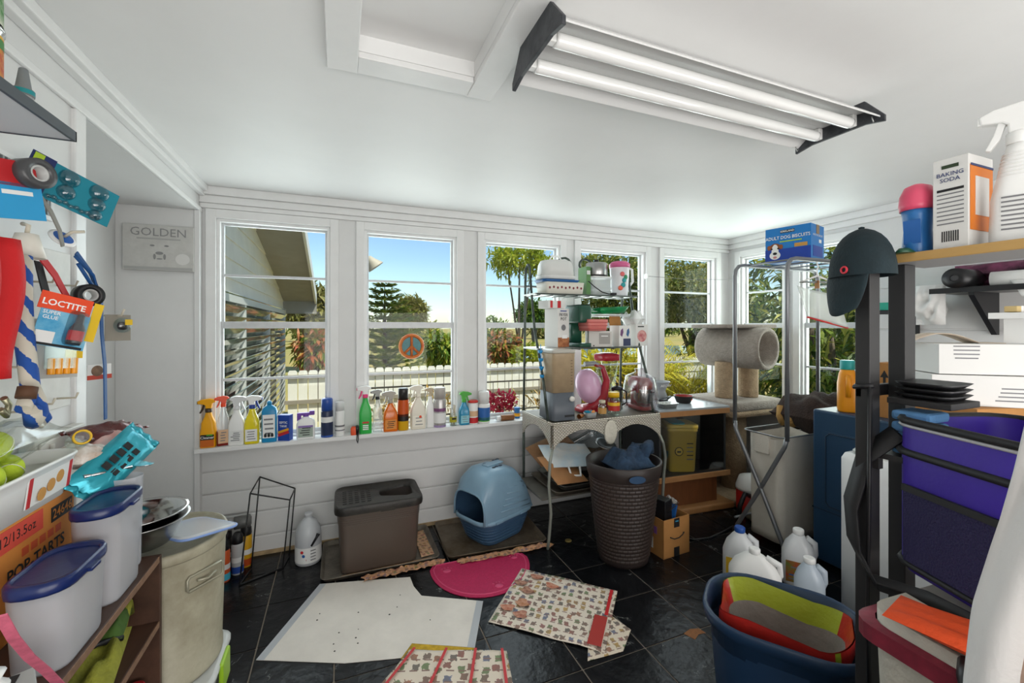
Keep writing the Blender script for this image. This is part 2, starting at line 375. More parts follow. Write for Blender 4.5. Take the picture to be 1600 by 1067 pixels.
MB().box(.0, .002, -.145, .145, -.018, .088).build('backing', mat('vent_dark', '55585a', .6), vt)
for k in range(17):
    MB().box(.002, .011, -.14+k*.0172-.0035, -.14+k*.0172+.0035, -.018, .088).build('slat', mat('vent_grey', '8d9293', .45), vt)

struct('shading_roof', MB().box(-1.9, 4.2, -1.9, 3.55, CZ+.12, CZ+.2), mat('roof_board', 'c9c5bd', .7))  # unseen; overhang added so no sun enters the right windows
# ================================================================ outdoors
def rnd(a, b): return random.uniform(a, b)
GZ = -.5
gm = mat('field_grass', 'b79b5e', .9, var=.3, vs=.15, col2='8b8a45')
tag(MB().box(-60, 160, 3.3, 320, GZ-.2, GZ).build('lawn', gm), kind='structure')
tag(MB().box(3.75, 60, -6, 3.3, GZ-.2, GZ-.002).build('side_lawn', mat('side_grass', '5d6a2c', .9, var=.4, vs=1.5)), kind='structure')
tag(MB().prism([(x*1.0, y) for x, y in ((5, 24), (16, 22), (34, 26), (30, 36), (14, 37), (4, 33))], GZ, GZ+.01).build('pond', mat('pond_water', '7f98a8', .08)), 'still blue grey pond beyond the white fence', 'pond')
def leaf(q, p, d, L, W, up, bend=.2):
    d = d.normalized(); s = d.cross(up)
    s = s.normalized() if s.length > 1e-5 else d.orthogonal().normalized()
    n = s.cross(d)
    q.add([p, p+d*L*.45+s*W/2+n*L*bend*.3, p+d*L-n*L*bend*.5, p+d*L*.45-s*W/2+n*L*bend*.3], [(0, 1, 2, 3)], 0, False)
def rv():
    while 1:
        v = Vector((rnd(-1, 1), rnd(-1, 1), rnd(-1, 1)))
        if .05 < v.length < 1: return v.normalized()
def tree(name, label, base, H, blobs, n, L, W, lm, trunk_r=.08, bark='6b5d4c', droop=0, group='trees and shrubs outside the windows', shell=.55):
    """blobs: (dx,dy,z,rx,ry,rz) crown masses; leaves are real quads grown on twigs round each mass"""
    t = thing(name, label, 'tree', (base[0], base[1], GZ), group=group)
    q = MB(); q.tube([(0, 0, 0), (rnd(-.05, .05)*H, 0, H*.35), (blobs[0][0]*.6, blobs[0][1]*.6, blobs[0][2])], [trunk_r, trunk_r*.75, trunk_r*.4])
    for b in blobs: q.tube([(0, 0, H*.25), (b[0]*.5, b[1]*.5, (H*.3+b[2])/2), (b[0], b[1], b[2])], [trunk_r*.5, trunk_r*.35, trunk_r*.12], 6)
    q.build('trunk', mat('bark_'+bark, bark, .9, var=.4, vs=14), t)
    q = MB(); vol = [b[3]*b[4]*b[5] for b in blobs]
    for b, v in zip(blobs, vol):
        for k in range(int(n*v/sum(vol)/6)+1):
            d = rv(); r = shell+(1-shell)*random.random()
            c = Vector((b[0]+d.x*b[3]*r, b[1]+d.y*b[4]*r, b[2]+d.z*b[5]*r))
            for j in range(6):
                dd = (rv()+d*.6); dd.z -= droop; leaf(q, c+rv()*L*.35, dd, L*rnd(.7, 1.2), W*rnd(.8, 1.2), Z3 if abs(dd.normalized().z) < .95 else X3)
    q.build('foliage', lm, t)
    return t
def wpos(px, py, Y): v = P(px, py, Y=Y); return v
olive = leafmat('leaf_olive', ['6a6a34', '8c8648', 'a49a58', '7c8038'])
green = leafmat('leaf_green', ['3d5a1c', '5d7a26', '85962f', '4a6a1e'])
bright = leafmat('leaf_bright', ['7d9424', 'a8b436', 'c9c84a', '93a52b'])
mango = leafmat('leaf_mango', ['42601f', '6c8c2a', 'a0ae3a', 'cac458', '547424'])
mangored = leafmat('leaf_mango_red', ['4a6a1e', '7d8a2a', 'b98a4a', 'c4684a', '6f842a'])
dense = leafmat('leaf_dense', ['46581e', '6c7c30', '929a42', 'b0ac58', '55682a'])
yel = leafmat('leaf_yellow_palm', ['b0a62a', 'dccb3a', 'eee05a', '98a82a'])
def treepx(name, label, px, ytop, ybot, Y, halfw, n, L, W, lm, **k):
    a = wpos(px, ytop, Y); b = wpos(px, ybot, Y); s = (wpos(px+halfw, ytop, Y)-a).length
    cz = (a.z+b.z)/2-GZ; rz = (a.z-b.z)/2
    bl = [(0, 0, cz, s, s*.8, rz)]
    for j in range(4):
        ang = j*PI/2+.5; bl.append((math.cos(ang)*s*.5, math.sin(ang)*s*.45, cz+rnd(-.3, .3)*rz, s*.55, s*.5, rz*.6))
    return tree(name, label, (a.x, a.y), a.z-GZ, bl, n, L, W, lm, **k)
# norfolk pine: whorls of flat branches
a = wpos(601, 445, 13.0)
t = thing('norfolk_pine', 'tall tiered conifer standing beyond the fence behind the peace sign', 'tree', (a.x, a.y, GZ), group='trees and shrubs outside the windows')
H = a.z-GZ
MB().tube([(0, 0, 0), (0, 0, H)], [.1, .012]).build('trunk', mat('bark_pine', '5d4c3a', .9), t)
q = MB()
for k in range(15):
    z = H*(.12+.86*k/14); R = 1.75*(1-k/15.5)**.8
    for j in range(9):
        an = 2*PI*j/9+k*.35; d = Vector((math.cos(an), math.sin(an), .16)); s = d.cross(Z3).normalized()
        for i in range(int(14+R*24)):
            u = random.random(); p = Vector((0, 0, z))+d*R*u+Vector((0, 0, .12*R*u*u)); leaf(q, p, d*.7+s*random.choice((-1, 1))*rnd(.4, .9)+Z3*rnd(-.1, .35), .26*(1.1-.5*u), .07, Z3)
q.build('foliage', leafmat('leaf_pine', ['3a5218', '5f7522', '88922e', '4a621c']), t)
treepx('grey_tree', 'feathery grey green tree on the horizon right of the conifer', 640, 466, 520, 26, 26, 2200, .5, .18, olive, trunk_r=.15)
treepx('olive_tree', 'wide olive coloured tree behind the neighbouring eave', 482, 447, 512, 20, 46, 3600, .42, .16, olive, trunk_r=.15)
treepx('mango_tree', 'mango tree with reddish new leaves beyond the railing in the first window', 492, 516, 572, 9.5, 28, 900, .26, .065, mangored, droop=.7)
treepx('mango_tree', 'green mango tree right of the peace sign', 690, 514, 572, 9.0, 27, 1100, .25, .06, mango, droop=.7)
treepx('mango_tree', 'young mango tree with yellow and red top leaves by the pond', 787, 515, 575, 9.5, 24, 700, .25, .065, mangored, droop=.6)
treepx('pale_shrub', 'low pale shrub growing beside the pond in the third window', 825, 540, 580, 8.6, 22, 500, .2, .06, bright)
treepx('far_tree', 'dark rounded tree on the horizon in the third window', 835, 470, 512, 30, 26, 1800, .5, .2, green, trunk_r=.15)
treepx('feathery_tree', 'light airy tree with fine branches against the sky', 812, 372, 440, 11, 55, 2000, .2, .06, bright, trunk_r=.05, shell=.2)
treepx('dense_tree', 'big dense small leaved tree behind the kitchen rack', 965, 380, 520, 8.5, 75, 8500, .15, .06, dense, trunk_r=.12, shell=.4)
treepx('dense_tree', 'dense olive green tree beyond the corner window', 1085, 392, 520, 8.0, 60, 8500, .14, .055, leafmat('leaf_dense2', ['505f24', '7c8638', 'a5a252', 'c0b868', '5f6e2c']), trunk_r=.12, shell=.4)
treepx('yellow_shrub', 'yellow leaved shrub behind the baker rack', 945, 545, 640, 6.0, 60, 1500, .2, .05, yel)
# horizon hedge
for k, (x, hh, c) in enumerate(((-14, 3.2, olive), (-2, 2.6, green), (9, 2.4, olive), (20, 3.0, green), (31, 2.8, olive), (43, 3.6, green), (56, 4.0, green))):
    tree('horizon_tree', 'far tree in the line along the horizon', (x, 62+rnd(-3, 3)), hh, [(0, 0, hh*.55, 4.6, 2, hh*.55)], 900, .9, .4, c, trunk_r=.2, group='tree line on the horizon')
# areca palms in front of the corner window
def palm(base, n, L, label):
    t = thing('areca_palm', label, 'palm', (base[0], base[1], GZ), group='palms outside the corner')
    q = MB(); st = MB()
    for k in range(n):
        an = rnd(0, 2*PI); tilt = rnd(.25, .95); pts = []; p = Vector((rnd(-.1, .1), rnd(-.1, .1), .4)); d = Vector((math.cos(an)*tilt, math.sin(an)*tilt, 1)).normalized()
        for i in range(12):
            pts.append(p.copy()); p = p+d*L/12; d = (d+Vector((math.cos(an), math.sin(an), -.5))*.09).normalized()
        st.tube(pts, [.012*(1-i/14) for i in range(12)], 5)
        for i in range(2, 12):
            dd = (pts[i]-pts[i-1]).normalized(); s = dd.cross(Z3).normalized()
            for sg in (-1, 1):
                for h in (0, .5): leaf(q, pts[i-1]+(pts[i]-pts[i-1])*h, dd*.7+s*sg*.8+Z3*.15, .34, .028, Z3, .5)
    st.build('stalk', mat('palm_stalk', 'b0a53a', .7), t); q.build('foliage', yel, t)
a = wpos(1075, 640, 5.6); palm((a.x, a.y), 40, 2.0, 'yellow green feather palm low outside the corner window')
a = wpos(1010, 640, 6.2); palm((a.x, a.y), 18, 1.5, 'yellow green feather palm behind the rack')
# mango thicket outside the right windows
for k, (x, y, hh, r_) in enumerate(((5.6, 3.4, 2.9, .9), (5.3, 2.1, 3.1, .85), (6.8, 4.4, 3.6, 1.3), (7.0, 2.7, 3.6, 1.2), (8.2, 7.4, 2.6, .9), (6.2, 1.0, 3.0, 1.0), (5.2, 3.0, 1.5, .75), (5.1, 1.6, 1.4, .7), (9.2, 5.6, 4.2, 1.9), (9.5, 3.4, 4.4, 1.9))):
    tree('mango_bush', ['glossy mango bush close outside the right window', 'tall mango tree further out beyond the right window'][hh > 3.3], (x, y), hh, [(0, 0, hh*.62, r_, r_, hh*.4), (r_*.4, -r_*.4, hh*.3, r_*.7, r_*.7, hh*.28), (-r_*.3, r_*.4, hh*.32, r_*.7, r_*.7, hh*.3)], 1500 if x < 9 else 1800, .24 if x < 9 else .35, .055 if x < 9 else .1, mango if k % 2 else leafmat('leaf_mango_dark', ['2a4016', '4c6820', '7c9434', 'c0bc58', '385218']), droop=.5, group='mango thicket outside the right windows')
# red flowers outside third window
a = wpos(782, 632, 4.2)
t = thing('flowering_plant', 'crimson flowering plant outside the third window', 'plant', (a.x, a.y, GZ))
MB().tube([(0, 0, 0), (.03, 0, .6), (0, .02, a.z-GZ)], .015).build('stem', mat('bark_pine', '5d4c3a', .9), t)
q = MB()
for k in range(420):
    c = Vector((rnd(-.16, .16), rnd(-.12, .12), a.z-GZ+rnd(-.06, .12))); leaf(q, c, rv(), .055, .03, Z3)
q.build('petals', leafmat('petal_red', ['c01f3e', 'e23a5a', 'f0607a']), t)
# white picket fence
fn = thing('picket_fence', 'long white picket fence crossing the yard', 'fence', (0, 6.6, GZ))
fm = mat('fence_white', 'e8e4da', .6, var=.08, vs=3); pk = None
for k in range(70):
    x = -.6+k*.128
    if pk is None:
        pk = MB().prism([(-.058, 0), (.058, 0), (.058, 1.28), (.04, 1.31), (-.04, 1.31), (-.058, 1.28)], -.01, .01, T=Matrix(((1, 0, 0, 0), (0, 0, 1, 0), (0, 1, 0, 0), (0, 0, 0, 1)))).build('picket', fm, fn, (x, 0, 0))
    else:
        o = bpy.data.objects.new('picket', pk.data); C.objects.link(o); o.parent = fn; o.location = (x, 0, rnd(-.01, .01))
for z in (.35, .85, 1.2): MB().box(-.7, 8.5, -.05, -.01, z, z+.05).build('rail', mat('fence_rail', '8d8578', .7), fn)
# low railing with uprights close by
rl = thing('wire_railing', 'dark thin wire railing in front of the white fence', 'railing', (0, 5.6, GZ))
for z in (.75, 1.15): MB().tube([(0, 0, z), (6.5, 0, z)], .012, 6).build('rail', mat('railing_dark', '4b463e', .6), rl)
for k in range(28): MB().tube([(.1+k*.235, 0, 0), (.1+k*.235, 0, 1.15)], .006, 5).build('upright', MATS['railing_dark'], rl)
# dry shrubs at the fence foot
for k, x in enumerate((.5, 1.3, 2.2, 3.0, 3.8)):
    tree('dry_shrub', 'dry tan shrub at the foot of the fence', (x, 5.0+rnd(-.3, .3)), 1.1, [(0, 0, .75, .5, .4, .42)], 320, .12, .03, leafmat('leaf_dry', ['8a6a34', 'b8924c', 'c9a860', '7d7a3a']), trunk_r=.02, group='dry shrubs by the fence')
# neighbouring wing of the house: gable wall facing +X, rake eave, jalousie window
nb = thing('neighbour_house', 'cream clapboard gable wall with wide eave and louvred windows', 'building', (-.85, 3.25, GZ))
sid = mat('cream_siding', 'f0e9da', .6, var=.1, vs=4)
def zr(y): return 1.86+(7.9-y)*.255-GZ      # height of rake over the wall, local
k = 0; z = 1.66-GZ; bh = .165
while z < 3.3:
    y_far = min(7.9, 7.9-(z-(1.86-GZ))/.255 if z > 1.86-GZ else 7.9)
    y2 = min(7.9, 7.9-max(0, z+bh-(1.86-GZ))/.255)
    if y_far <= 3.3: break
    MB().add([(0, 0, z), (0, y_far-3.25, z), (-.012, max(.02, y2-3.25), z+bh), (-.012, 0, z+bh), (-.1, 0, z), (-.1, y_far-3.25, z), (-.1, max(.02, y2-3.25), z+bh), (-.1, 0, z+bh)], [(0, 1, 2, 3), (0, 4, 5, 1), (1, 5, 6, 2), (4, 7, 6, 5)]).build('siding_board', sid, nb); z += bh
MB().box(-.4, -.02, 0, 4.65, 0, .55).build('wall', sid, nb)
MB().box(-.5, -.1, 0, 4.6, .55, 3.4).build('wall', mat('house_inner', '6f675a', .8), nb)
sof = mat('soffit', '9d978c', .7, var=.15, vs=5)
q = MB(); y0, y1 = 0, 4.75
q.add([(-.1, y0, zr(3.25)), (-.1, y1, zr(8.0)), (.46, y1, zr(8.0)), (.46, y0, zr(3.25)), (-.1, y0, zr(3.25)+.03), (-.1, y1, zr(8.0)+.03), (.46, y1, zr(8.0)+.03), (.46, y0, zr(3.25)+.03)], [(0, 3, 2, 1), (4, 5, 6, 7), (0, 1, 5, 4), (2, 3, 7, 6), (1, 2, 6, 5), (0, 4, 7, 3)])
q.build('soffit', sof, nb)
q = MB(); q.add([(.46, y0, zr(3.25)-.04), (.46, y1, zr(8.0)-.04), (.46, y1, zr(8.0)+.14), (.46, y0, zr(3.25)+.14), (.49, y0, zr(3.25)-.04), (.49, y1, zr(8.0)-.04), (.49, y1, zr(8.0)+.14), (.49, y0, zr(3.25)+.14)], [(0, 1, 2, 3), (7, 6, 5, 4), (0, 4, 5, 1), (3, 2, 6, 7), (1, 5, 6, 2), (0, 3, 7, 4)])
q.build('fascia', mat('fascia_white', 'e3e1dc', .5), nb)
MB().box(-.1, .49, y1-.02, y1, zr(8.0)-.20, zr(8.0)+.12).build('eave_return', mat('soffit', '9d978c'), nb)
# jalousie louvres
jl = mat('louvre_glass', '8d978a', .08, spec=.9, coat=.5); jf = mat('louvre_frame', 'c8c8c4', .4)
lv = None
for k in range(17):
    z = .60+k*.094
    T = Matrix.Translation((-.01, 0, z)) @ Matrix.Rotation(math.radians(28), 4, 'Y')
    if lv is None: lv = MB().box(-.003, .003, .15, 4.55, 0, .10).build('louvre', [jl], nb, T=T)
    else:
        o = bpy.data.objects.new('louvre', lv.data); C.objects.link(o); o.parent = nb; o.matrix_local = T
for y in (.05, 1.4, 2.9, 4.55): MB().box(-.05, .03, y, y+.06, .55, 2.18).build('mullion', jf, nb)
MB().box(-.05, .035, 0, 4.65, 2.12, 2.2).build('header', jf, nb)
# flood lamp
a = wpos(578, 405, 4.6)
t = thing('flood_lamp', 'grey outdoor flood lamp on an arm against the sky', 'lamp', a)
MB().lathe([(.02, .03), (.03, .02), (.045, -.02), (.085, -.09), (.088, -.10), (.08, -.10), (.04, -.03)], 18, T=Matrix.Rotation(math.radians(-38), 4, 'Y')).build('shade', mat('lamp_grey', 'b4aa98', .5), t)
q = MB(); q.tube([(0, 0, 0), (-.08, -.02, .04), tuple(Vector((.05, 3.17, 2.3))-a)], .014); q.build('arm', MATS['lamp_grey'], t)
# ================================================================ window sill bottles
SZ = .715
def TX(a): return Matrix.Rotation(a, 4, 'X')
SIDE = Matrix(((1, 0, 0, 0), (0, 0, -1, 0), (0, 1, 0, 0), (0, 0, 0, 1)))     # XY poly -> XZ, extrude along -Y
def sprayhead(t, z, hm, tm_, sgn=1, s=1.0):
    """trigger sprayer, nozzle towards sgn*X"""
    MB().lathe([(.015*s, z-.002), (.0155*s, z), (.0155*s, z+.018*s), (.012*s, z+.02*s)], 14).build('collar', tm_, t)
    pl = [(-.014, .018), (.012, .018), (.013, .034), (.020, .040), (.046, .044), (.048, .058), (.03, .066), (-.004, .070), (-.026, .064), (-.034, .052), (-.018, .045)]
    hd = MB().prism([(sgn*x*s, z+y*s) for x, y in pl], -.011*s, .011*s, T=SIDE).build('sprayer_head', hm, t, bevel=.003*s)
    tr_ = [(.014, .040), (.024, .042), (.030, .020), (.040, -.004), (.034, -.006), (.022, .012)]
    MB().prism([(sgn*x*s, z+y*s) for x, y in tr_], -.006*s, .006*s, T=SIDE).build('trigger', tm_, hd, bevel=.0015)
    MB().box(sgn*.046*s-.004, sgn*.046*s+.006, -.008*s, .008*s, z+.044*s, z+.058*s).build('nozzle', tm_, hd, bevel=.001)
GS = 'cleaning supplies along the window sill'
def sill(px, Y=2.987): v = P(px, 600, Y=Y); return (v.x, Y, SZ)
def wpx(n, px, Y=2.987): return n*(P(px+1, 600, Y=Y)-P(px, 600, Y=Y)).length
def htop(px, py, Y=2.987): return P(px, py, Y=Y).z-SZ
def labels(t, w, d, z0, z1, mt, lines=3, ink_=None, wf=.8):
    y = -d/2-.0006
    lb = decal(t, 'paper_label', (0, y, (z0+z1)/2), X3, Z3, w*wf, z1-z0, mt)
    for k in range(lines):
        decal(lb, 'print_line', (rnd(-.05, .05)*w, (z1-z0)*(-.3+.6*k/max(1, lines-1)), .0012), X3, Y3, w*wf*rnd(.45, .75), (z1-z0)*.07, ink_ or greyink, .0004)
    return lb
def spray(label, px, wpxs, ytop, bm, hm, tm_, lab=None, sgn=-1, name='spray_bottle', rz=0, d=None, waist=.0, liquid=None, Y=2.987, txt=None):
    x, y, z = sill(px, Y); w = wpx(wpxs, px, Y)*.92; H = htop(px, ytop, Y); d = d or min(.058, w*.75)
    t = thing(name, label, 'bottle', (x, y, z), rz, GS); s = min(1.15, max(.8, w/.07)); hb = H-.072*s
    rings = [rr(w*.94, d*.94, .012, 0), rr(w, d, .014, .006), rr(w, d, .014, hb*.42), rr(w*(1-waist), d*.95, .014, hb*.56), rr(w*.86, d*.86, .014, hb*.70), rr(w*.5, d*.55, .013, hb*.88), rr(.03*s, .03*s, .0148*s, hb*.96), rr(.027*s, .027*s, .0134*s, hb)]
    MB().loft(rings).build('body', bm, t)
    if liquid:
        MB().loft([rr(w+.001, d+.001, .014, .004), rr(w+.001, d+.001, .014, hb*.38)]).build('liquid', liquid, t)
    sprayhead(t, hb, hm, tm_, sgn, s)
    if lab: labels(t, w, d, hb*.08, hb*.42, lab[0], lab[1] if len(lab) > 1 else 3, lab[2] if len(lab) > 2 else None)
    if txt: text(t, txt[0], txt[1], (0, -d/2-.0022, hb*txt[2]), X3, Z3, txt[3], .01)
    return t
def aero(label, px, wpxs, ytop, bm, cm, bands=(), name='aerosol_can', capf=.2, Y=2.987, capr=.93):
    x, y, z = sill(px, Y); r = wpx(wpxs, px, Y)/2; H = htop(px, ytop, Y); hb = H*(1-capf)
    t = thing(name, label, 'can', (x, y, z), 0, GS)
    MB().lathe([(r*.94, 0), (r, .004), (r, hb-.012), (r*.9, hb-.002), (r*.7, hb)], 24).build('body', bm, t)
    MB().lathe([(r*capr, hb-.006), (r*capr, H-.008), (r*capr*.9, H-.001), (r*capr*.6, H)], 24).build('cap', cm, t)
    for (a, b, m_) in bands: MB().lathe([(r+.0005, hb*a), (r+.0005, hb*b)], 24, cap0=False, cap1=False).build('printed_band', m_, t)
    return t
pl = lambda n, c, r=.35: mat('plastic_'+n, c, r)
# 1 yellow cleaner
t = spray('yellow trigger bottle with black and orange label reading Cleaner', 326, 27, 622, pl('yellow', 'f0a808'), MATS['plastic_yellow'], pl('dkbrown', '3a2a18'), name='spray_bottle', waist=.12)
decal(t, 'paper_label', (.0, -.0305, .062), X3, Z3, .066, .030, ink); decal(t, 'paper_label', (0, -.0305, .026), X3, Z3, .066, .040, mat('label_orange', 'c8651a', .5)); text(t, 'Cleaner', .021, (0, -.0316, .060), X3, Z3, pwhite, .012); decal(t, 'logo', (.012, -.0316, .074), X3, Z3, .03, .008, mat('label_green', '4fa52e', .5))
spray('clear trigger bottle with orange sprayer and dark red contents', 349, 21, 618, frosted('clear_plastic', 'e9ecec', .35, .15), pl('orange', 'e8481f'), MATS['plastic_orange'], (mat('label_tan', 'd9b08a', .5), 4), liquid=mat('red_liquid', '8f2a22', .2), rz=.2)
spray('tall white trigger bottle behind the yellow window cleaner', 370, 27, 618, pwhite, mat('clear_head', 'd8d8d8', .2), MATS['clear_head'], (mat('label_pale', 'e2e2e0', .5), 5), sgn=1)
spray('see through yellow trigger bottle with white sprayer and blue collar', 394, 25, 617, mat('yellow_clear', 'f2e02a', .15, trans=.25), pwhite, pl('navy', '1f3f94'), (mat('label_white', 'e6e6e4', .5), 4), sgn=1)
# 5 blue bottle
def flatbottle(label, px, wp, ytop, bm, cm, lab, name='bottle', d=.05, txt=None, neck=.5, capr=.012, Y=2.987, ln=4):
    x, y, z = sill(px, Y); w = wpx(wp, px, Y); H = htop(px, ytop, Y); hb = H-.022
    t = thing(name, label, 'bottle', (x, y, z), 0, GS)
    MB().loft([rr(w*.95, d*.95, .012, 0), rr(w, d, .013, .005), rr(w, d, .013, hb*.82), rr(w*.85, d*.85, .013, hb*.91), rr(.03, .03, .0148, hb*.98), rr(.026, .026, .0128, hb)]).build('body', bm, t)
    MB().lathe([(capr+.002, hb-.002), (capr+.002, hb+.014), (capr*.6, H)], 16).build('cap', cm, t)
    if lab: labels(t, w, d, hb*.12, hb*.74, lab, ln)
    return t
blu = pl('bluebottle', '1a86b8'); t = flatbottle('turquoise bottle with white label showing dark figures', 421, 24, 626, blu, blu, mat('label_white', 'e6e6e4'))
for k in (-1, 0, 1): MB().lathe([(.001, 0), (.008, .004), (.007, .018), (.001, .026)], 10, T=Matrix.Translation((k*.018, -.0275, .032)) @ Matrix.Diagonal((1, .1, 1, 1))).build('printed_figure', ink, t)
# 6 septic tank box
x, y, z = sill(446); t = thing('septic_treatment_box', 'blue carton reading SEPTIC TANK with red and yellow stripe', 'box', (x, y, z), math.radians(-24), GS)
MB().box(-.036, .036, -.022, .022, 0, .158).build('carton', mat('carton_blue', '173f9a', .4), t, bevel=.001)
text(t, 'SEPTIC', .019, (0, -.022, .112), X3, (.12, 0, 1), pwhite, .015, squash=.9); text(t, 'TANK', .019, (0, -.022, .090), X3, (.12, 0, 1), pwhite, .015, squash=.9)
decal(t, 'printed_stripe', (0, -.0222, .062), (1, 0, .35), Z3, .07, .014, mat('label_gold', 'e0a020')); decal(t, 'printed_stripe', (0, -.0222, .045), (1, 0, .35), Z3, .07, .018, redink)
decal(t, 'printed_text', (-.0362, 0, .11), -Y3, Z3, .034, .02, pwhite)
# 7 white jug with purple hose sprayer
x, y, z = sill(478); w = .105; t = thing('hose_end_jug', 'white jug with purple hose sprayer top and grey green label', 'bottle', (x, y, z), 0, GS)
MB().loft([rr(w*.96, .056, .012, 0), rr(w, .06, .014, .006), rr(w, .06, .014, .095), rr(w*.85, .055, .014, .118), rr(w*.45, .04, .014, .13), rr(.034, .034, .0168, .138)]).build('body', pwhite, t)
labels(t, w, .06, .014, .084, mat('label_sage', '9aa89c'), 4, ink); decal(t, 'label_band', (0, -.0316, .080), X3, Z3, w*.8, .012, mat('label_violet', '8a6fae'))
pur = pl('purple', '6c3f9e'); q = MB(); q.box(-.05, -.026, -.014, .014, .112, .155); q.box(-.05, .05, -.012, .012, .145, .162); q.lathe([(.017, .132), (.017, .15)], 14); q.box(.02, .05, -.015, .015, .150, .172); q.build('sprayer_head', pur, t, bevel=.003)
aero('navy aerosol with blue cap beside the white jug', 511, 19, 622, mat('navy_can', '26304e', .35), pl('bluecap', '2a4f9e'), ((.55, .75, mat('label_pale', 'e2e2e0')), (0, .07, MATS['plastic_bluecap'])), capf=.3)
aero('slim white aerosol with red round emblem', 531, 15, 627, pwhite, mat('white_cap', 'd6d6d6', .3), ((.35, .42, greyink), (.2, .24, greyink)), capf=.25)
# tape measure
x, y, z = sill(554, 2.965); t = thing('tape_measure', 'orange and black tape measure with wrist strap on the sill', 'tool', (x, y, z))
MB().loft([rr(.044, .034, .010, 0), rr(.048, .036, .012, .006), rr(.048, .036, .012, .04), rr(.036, .032, .012, .052)]).build('case', mat('tool_orange', 'e2542a', .4), t)
MB().loft([rr(.02, .04, .008, .0), rr(.024, .04, .008, .04), rr(.02, .036, .008, .056)]).build('grip', black, t).location = (.016, 0, 0)
MB().tube([(.02, -.02, .02), (.022, -.034, -.02), (.018, -.034, -.05), (.012, -.034, -.03), (.016, -.02, .015)], .003).build('strap', black, t)
# 10 green bottle
t = spray('bright green trigger bottle with pink and white sprayer', 571, 21, 602, pl('green', '2fae4a'), pwhite, pl('pink', 'e0407a'), None, sgn=-1)
decal(t, 'paper_label', (0, -.0275, .052), X3, Z3, .052, .066, ink); [decal(t, 'print_line', (0, -.0288, .03+.012*k), X3, Z3, .036, .007, pwhite, .0006) for k in range(3)]; decal(t, 'label_band', (0, -.0288, .074), X3, Z3, .04, .012, mat('label_red2', 'b8402a'))
spray('empty clear trigger bottle with grey sprayer and black collar', 590, 17, 608, frosted('clear_plastic', 'e9ecec'), pl('grey', '9b9b97'), black, None, sgn=-1, Y=3.005)
spray('orange liquid trigger bottle with grey sprayer', 610, 24, 610, mat('orange_clear', 'ef7a1a', .15, trans=.25), pl('greige', 'a9a296'), MATS['plastic_greige'], (mat('label_orange2', 'd98a3a'), 4, ink), sgn=-1)
aero('black capped aerosol with orange and yellow print', 630, 17, 606, mat('can_yellow', 'd9a818', .35), mat('cap_black', '2a2a2a', .35), ((.45, .98, mat('can_orange', 'c9541a', .35)), (.30, .52, mat('can_dark', '2a2420', .35))), capf=.26)
t = spray('cream trigger bottle with orange dot on its label', 653, 25, 601, pl('cream', 'e6dfcf'), MATS['plastic_cream'], MATS['plastic_cream'], (mat('label_cream2', 'efe9da'), 3), sgn=-1)
MB().lathe([(.009, 0), (.009, .001)], 14, T=frame((.012, -.0305, .085), X3, Z3)).build('printed_dot', pl('orange', 'e8481f'), t)
spray('narrow white bottle with beige folded sprayer', 672, 14, 605, pwhite, pl('beige', 'b8a98e'), MATS['plastic_beige'], None, sgn=-1, Y=3.0)
aero('silver aerosol with purple band and base', 687, 19, 605, mat('silver_can', 'b9b5b4', .3, metal=.5), mat('cap_silver', 'b0aaa4', .35), ((.0, .07, mat('band_lilac', '9a86ae')), (.55, .66, mat('band_plum', '7a4a72')), (.15, .5, mat('label_white', 'e6e6e4'))), capf=.27)
# 17 jar of swabs
x, y, z = sill(708); t = thing('swab_jar', 'glass jar with yellow green label holding upright sticks and brushes', 'jar', (x, y, z), 0, GS)
MB().lathe([(.024, 0), (.026, .004), (.026, .075), (.022, .084), (.022, .09)], 20, cap1=False).build('jar', clear('jar_glass', 'eef4f0', .12, .02), t)
MB().lathe([(.0265, .025), (.0265, .062)], 20, cap0=False, cap1=False).build('paper_label', mat('label_lime', 'b0a82a', .5), t); decal(t, 'print_line', (0, -.027, .05), X3, Z3, .03, .012, ink)
for k in range(6): a = k*1.05; MB().tube([(.012*math.cos(a), .012*math.sin(a), .004), (.02*math.cos(a), .02*math.sin(a), rnd(.11, .15))], .0035).build('stick', [pwhite, MATS['plastic_beige']][k % 2], t)
spray('blue and green foaming pump bottle', 725, 17, 611, mat('blue_clear', '2a8ab0', .2), pl('leafgreen', '4aa83a'), MATS['plastic_leafgreen'], (mat('label_aqua', '8ac4cf'), 3), sgn=1)
aero('white canister with red lid and red print', 739, 15, 625, pwhite, pl('red', 'c8322e'), ((.05, .3, redink), (.35, .6, mat('label_tan', 'd9b08a'))), capf=.06, capr=1.03, name='canister')
aero('white capped bottle with blue and green label', 756, 18, 611, mat('label_white', 'e6e6e4'), mat('white_vented_cap', 'dcdcda', .4), ((.15, .8, mat('label_bluegreen', '2a62a8')), (.1, .3, mat('label_green', '4fa52e'))), capf=.38, capr=.85, name='shaker_bottle')
x, y, z = sill(790, 2.985); t = thing('lying_bottle', 'brown bottle lying on its side with white cap', 'bottle', (x, y, z+.022), 0, GS)
MB().lathe([(.02, -.04), (.022, -.036), (.022, .06), (.018, .068)], 18, T=Matrix.Rotation(PI/2, 4, 'Y')).build('body', mat('brown_bottle', '8a5a34', .35), t)
MB().lathe([(.016, -.075), (.018, -.07), (.018, -.04)], 16, T=Matrix.Rotation(PI/2, 4, 'Y')).build('cap', pwhite, t)
x, y, z = sill(808, 3.035); t = thing('blue_tin', 'small blue tin with yellow picture label beside the baker rack', 'can', (x, y, z), 0, GS)
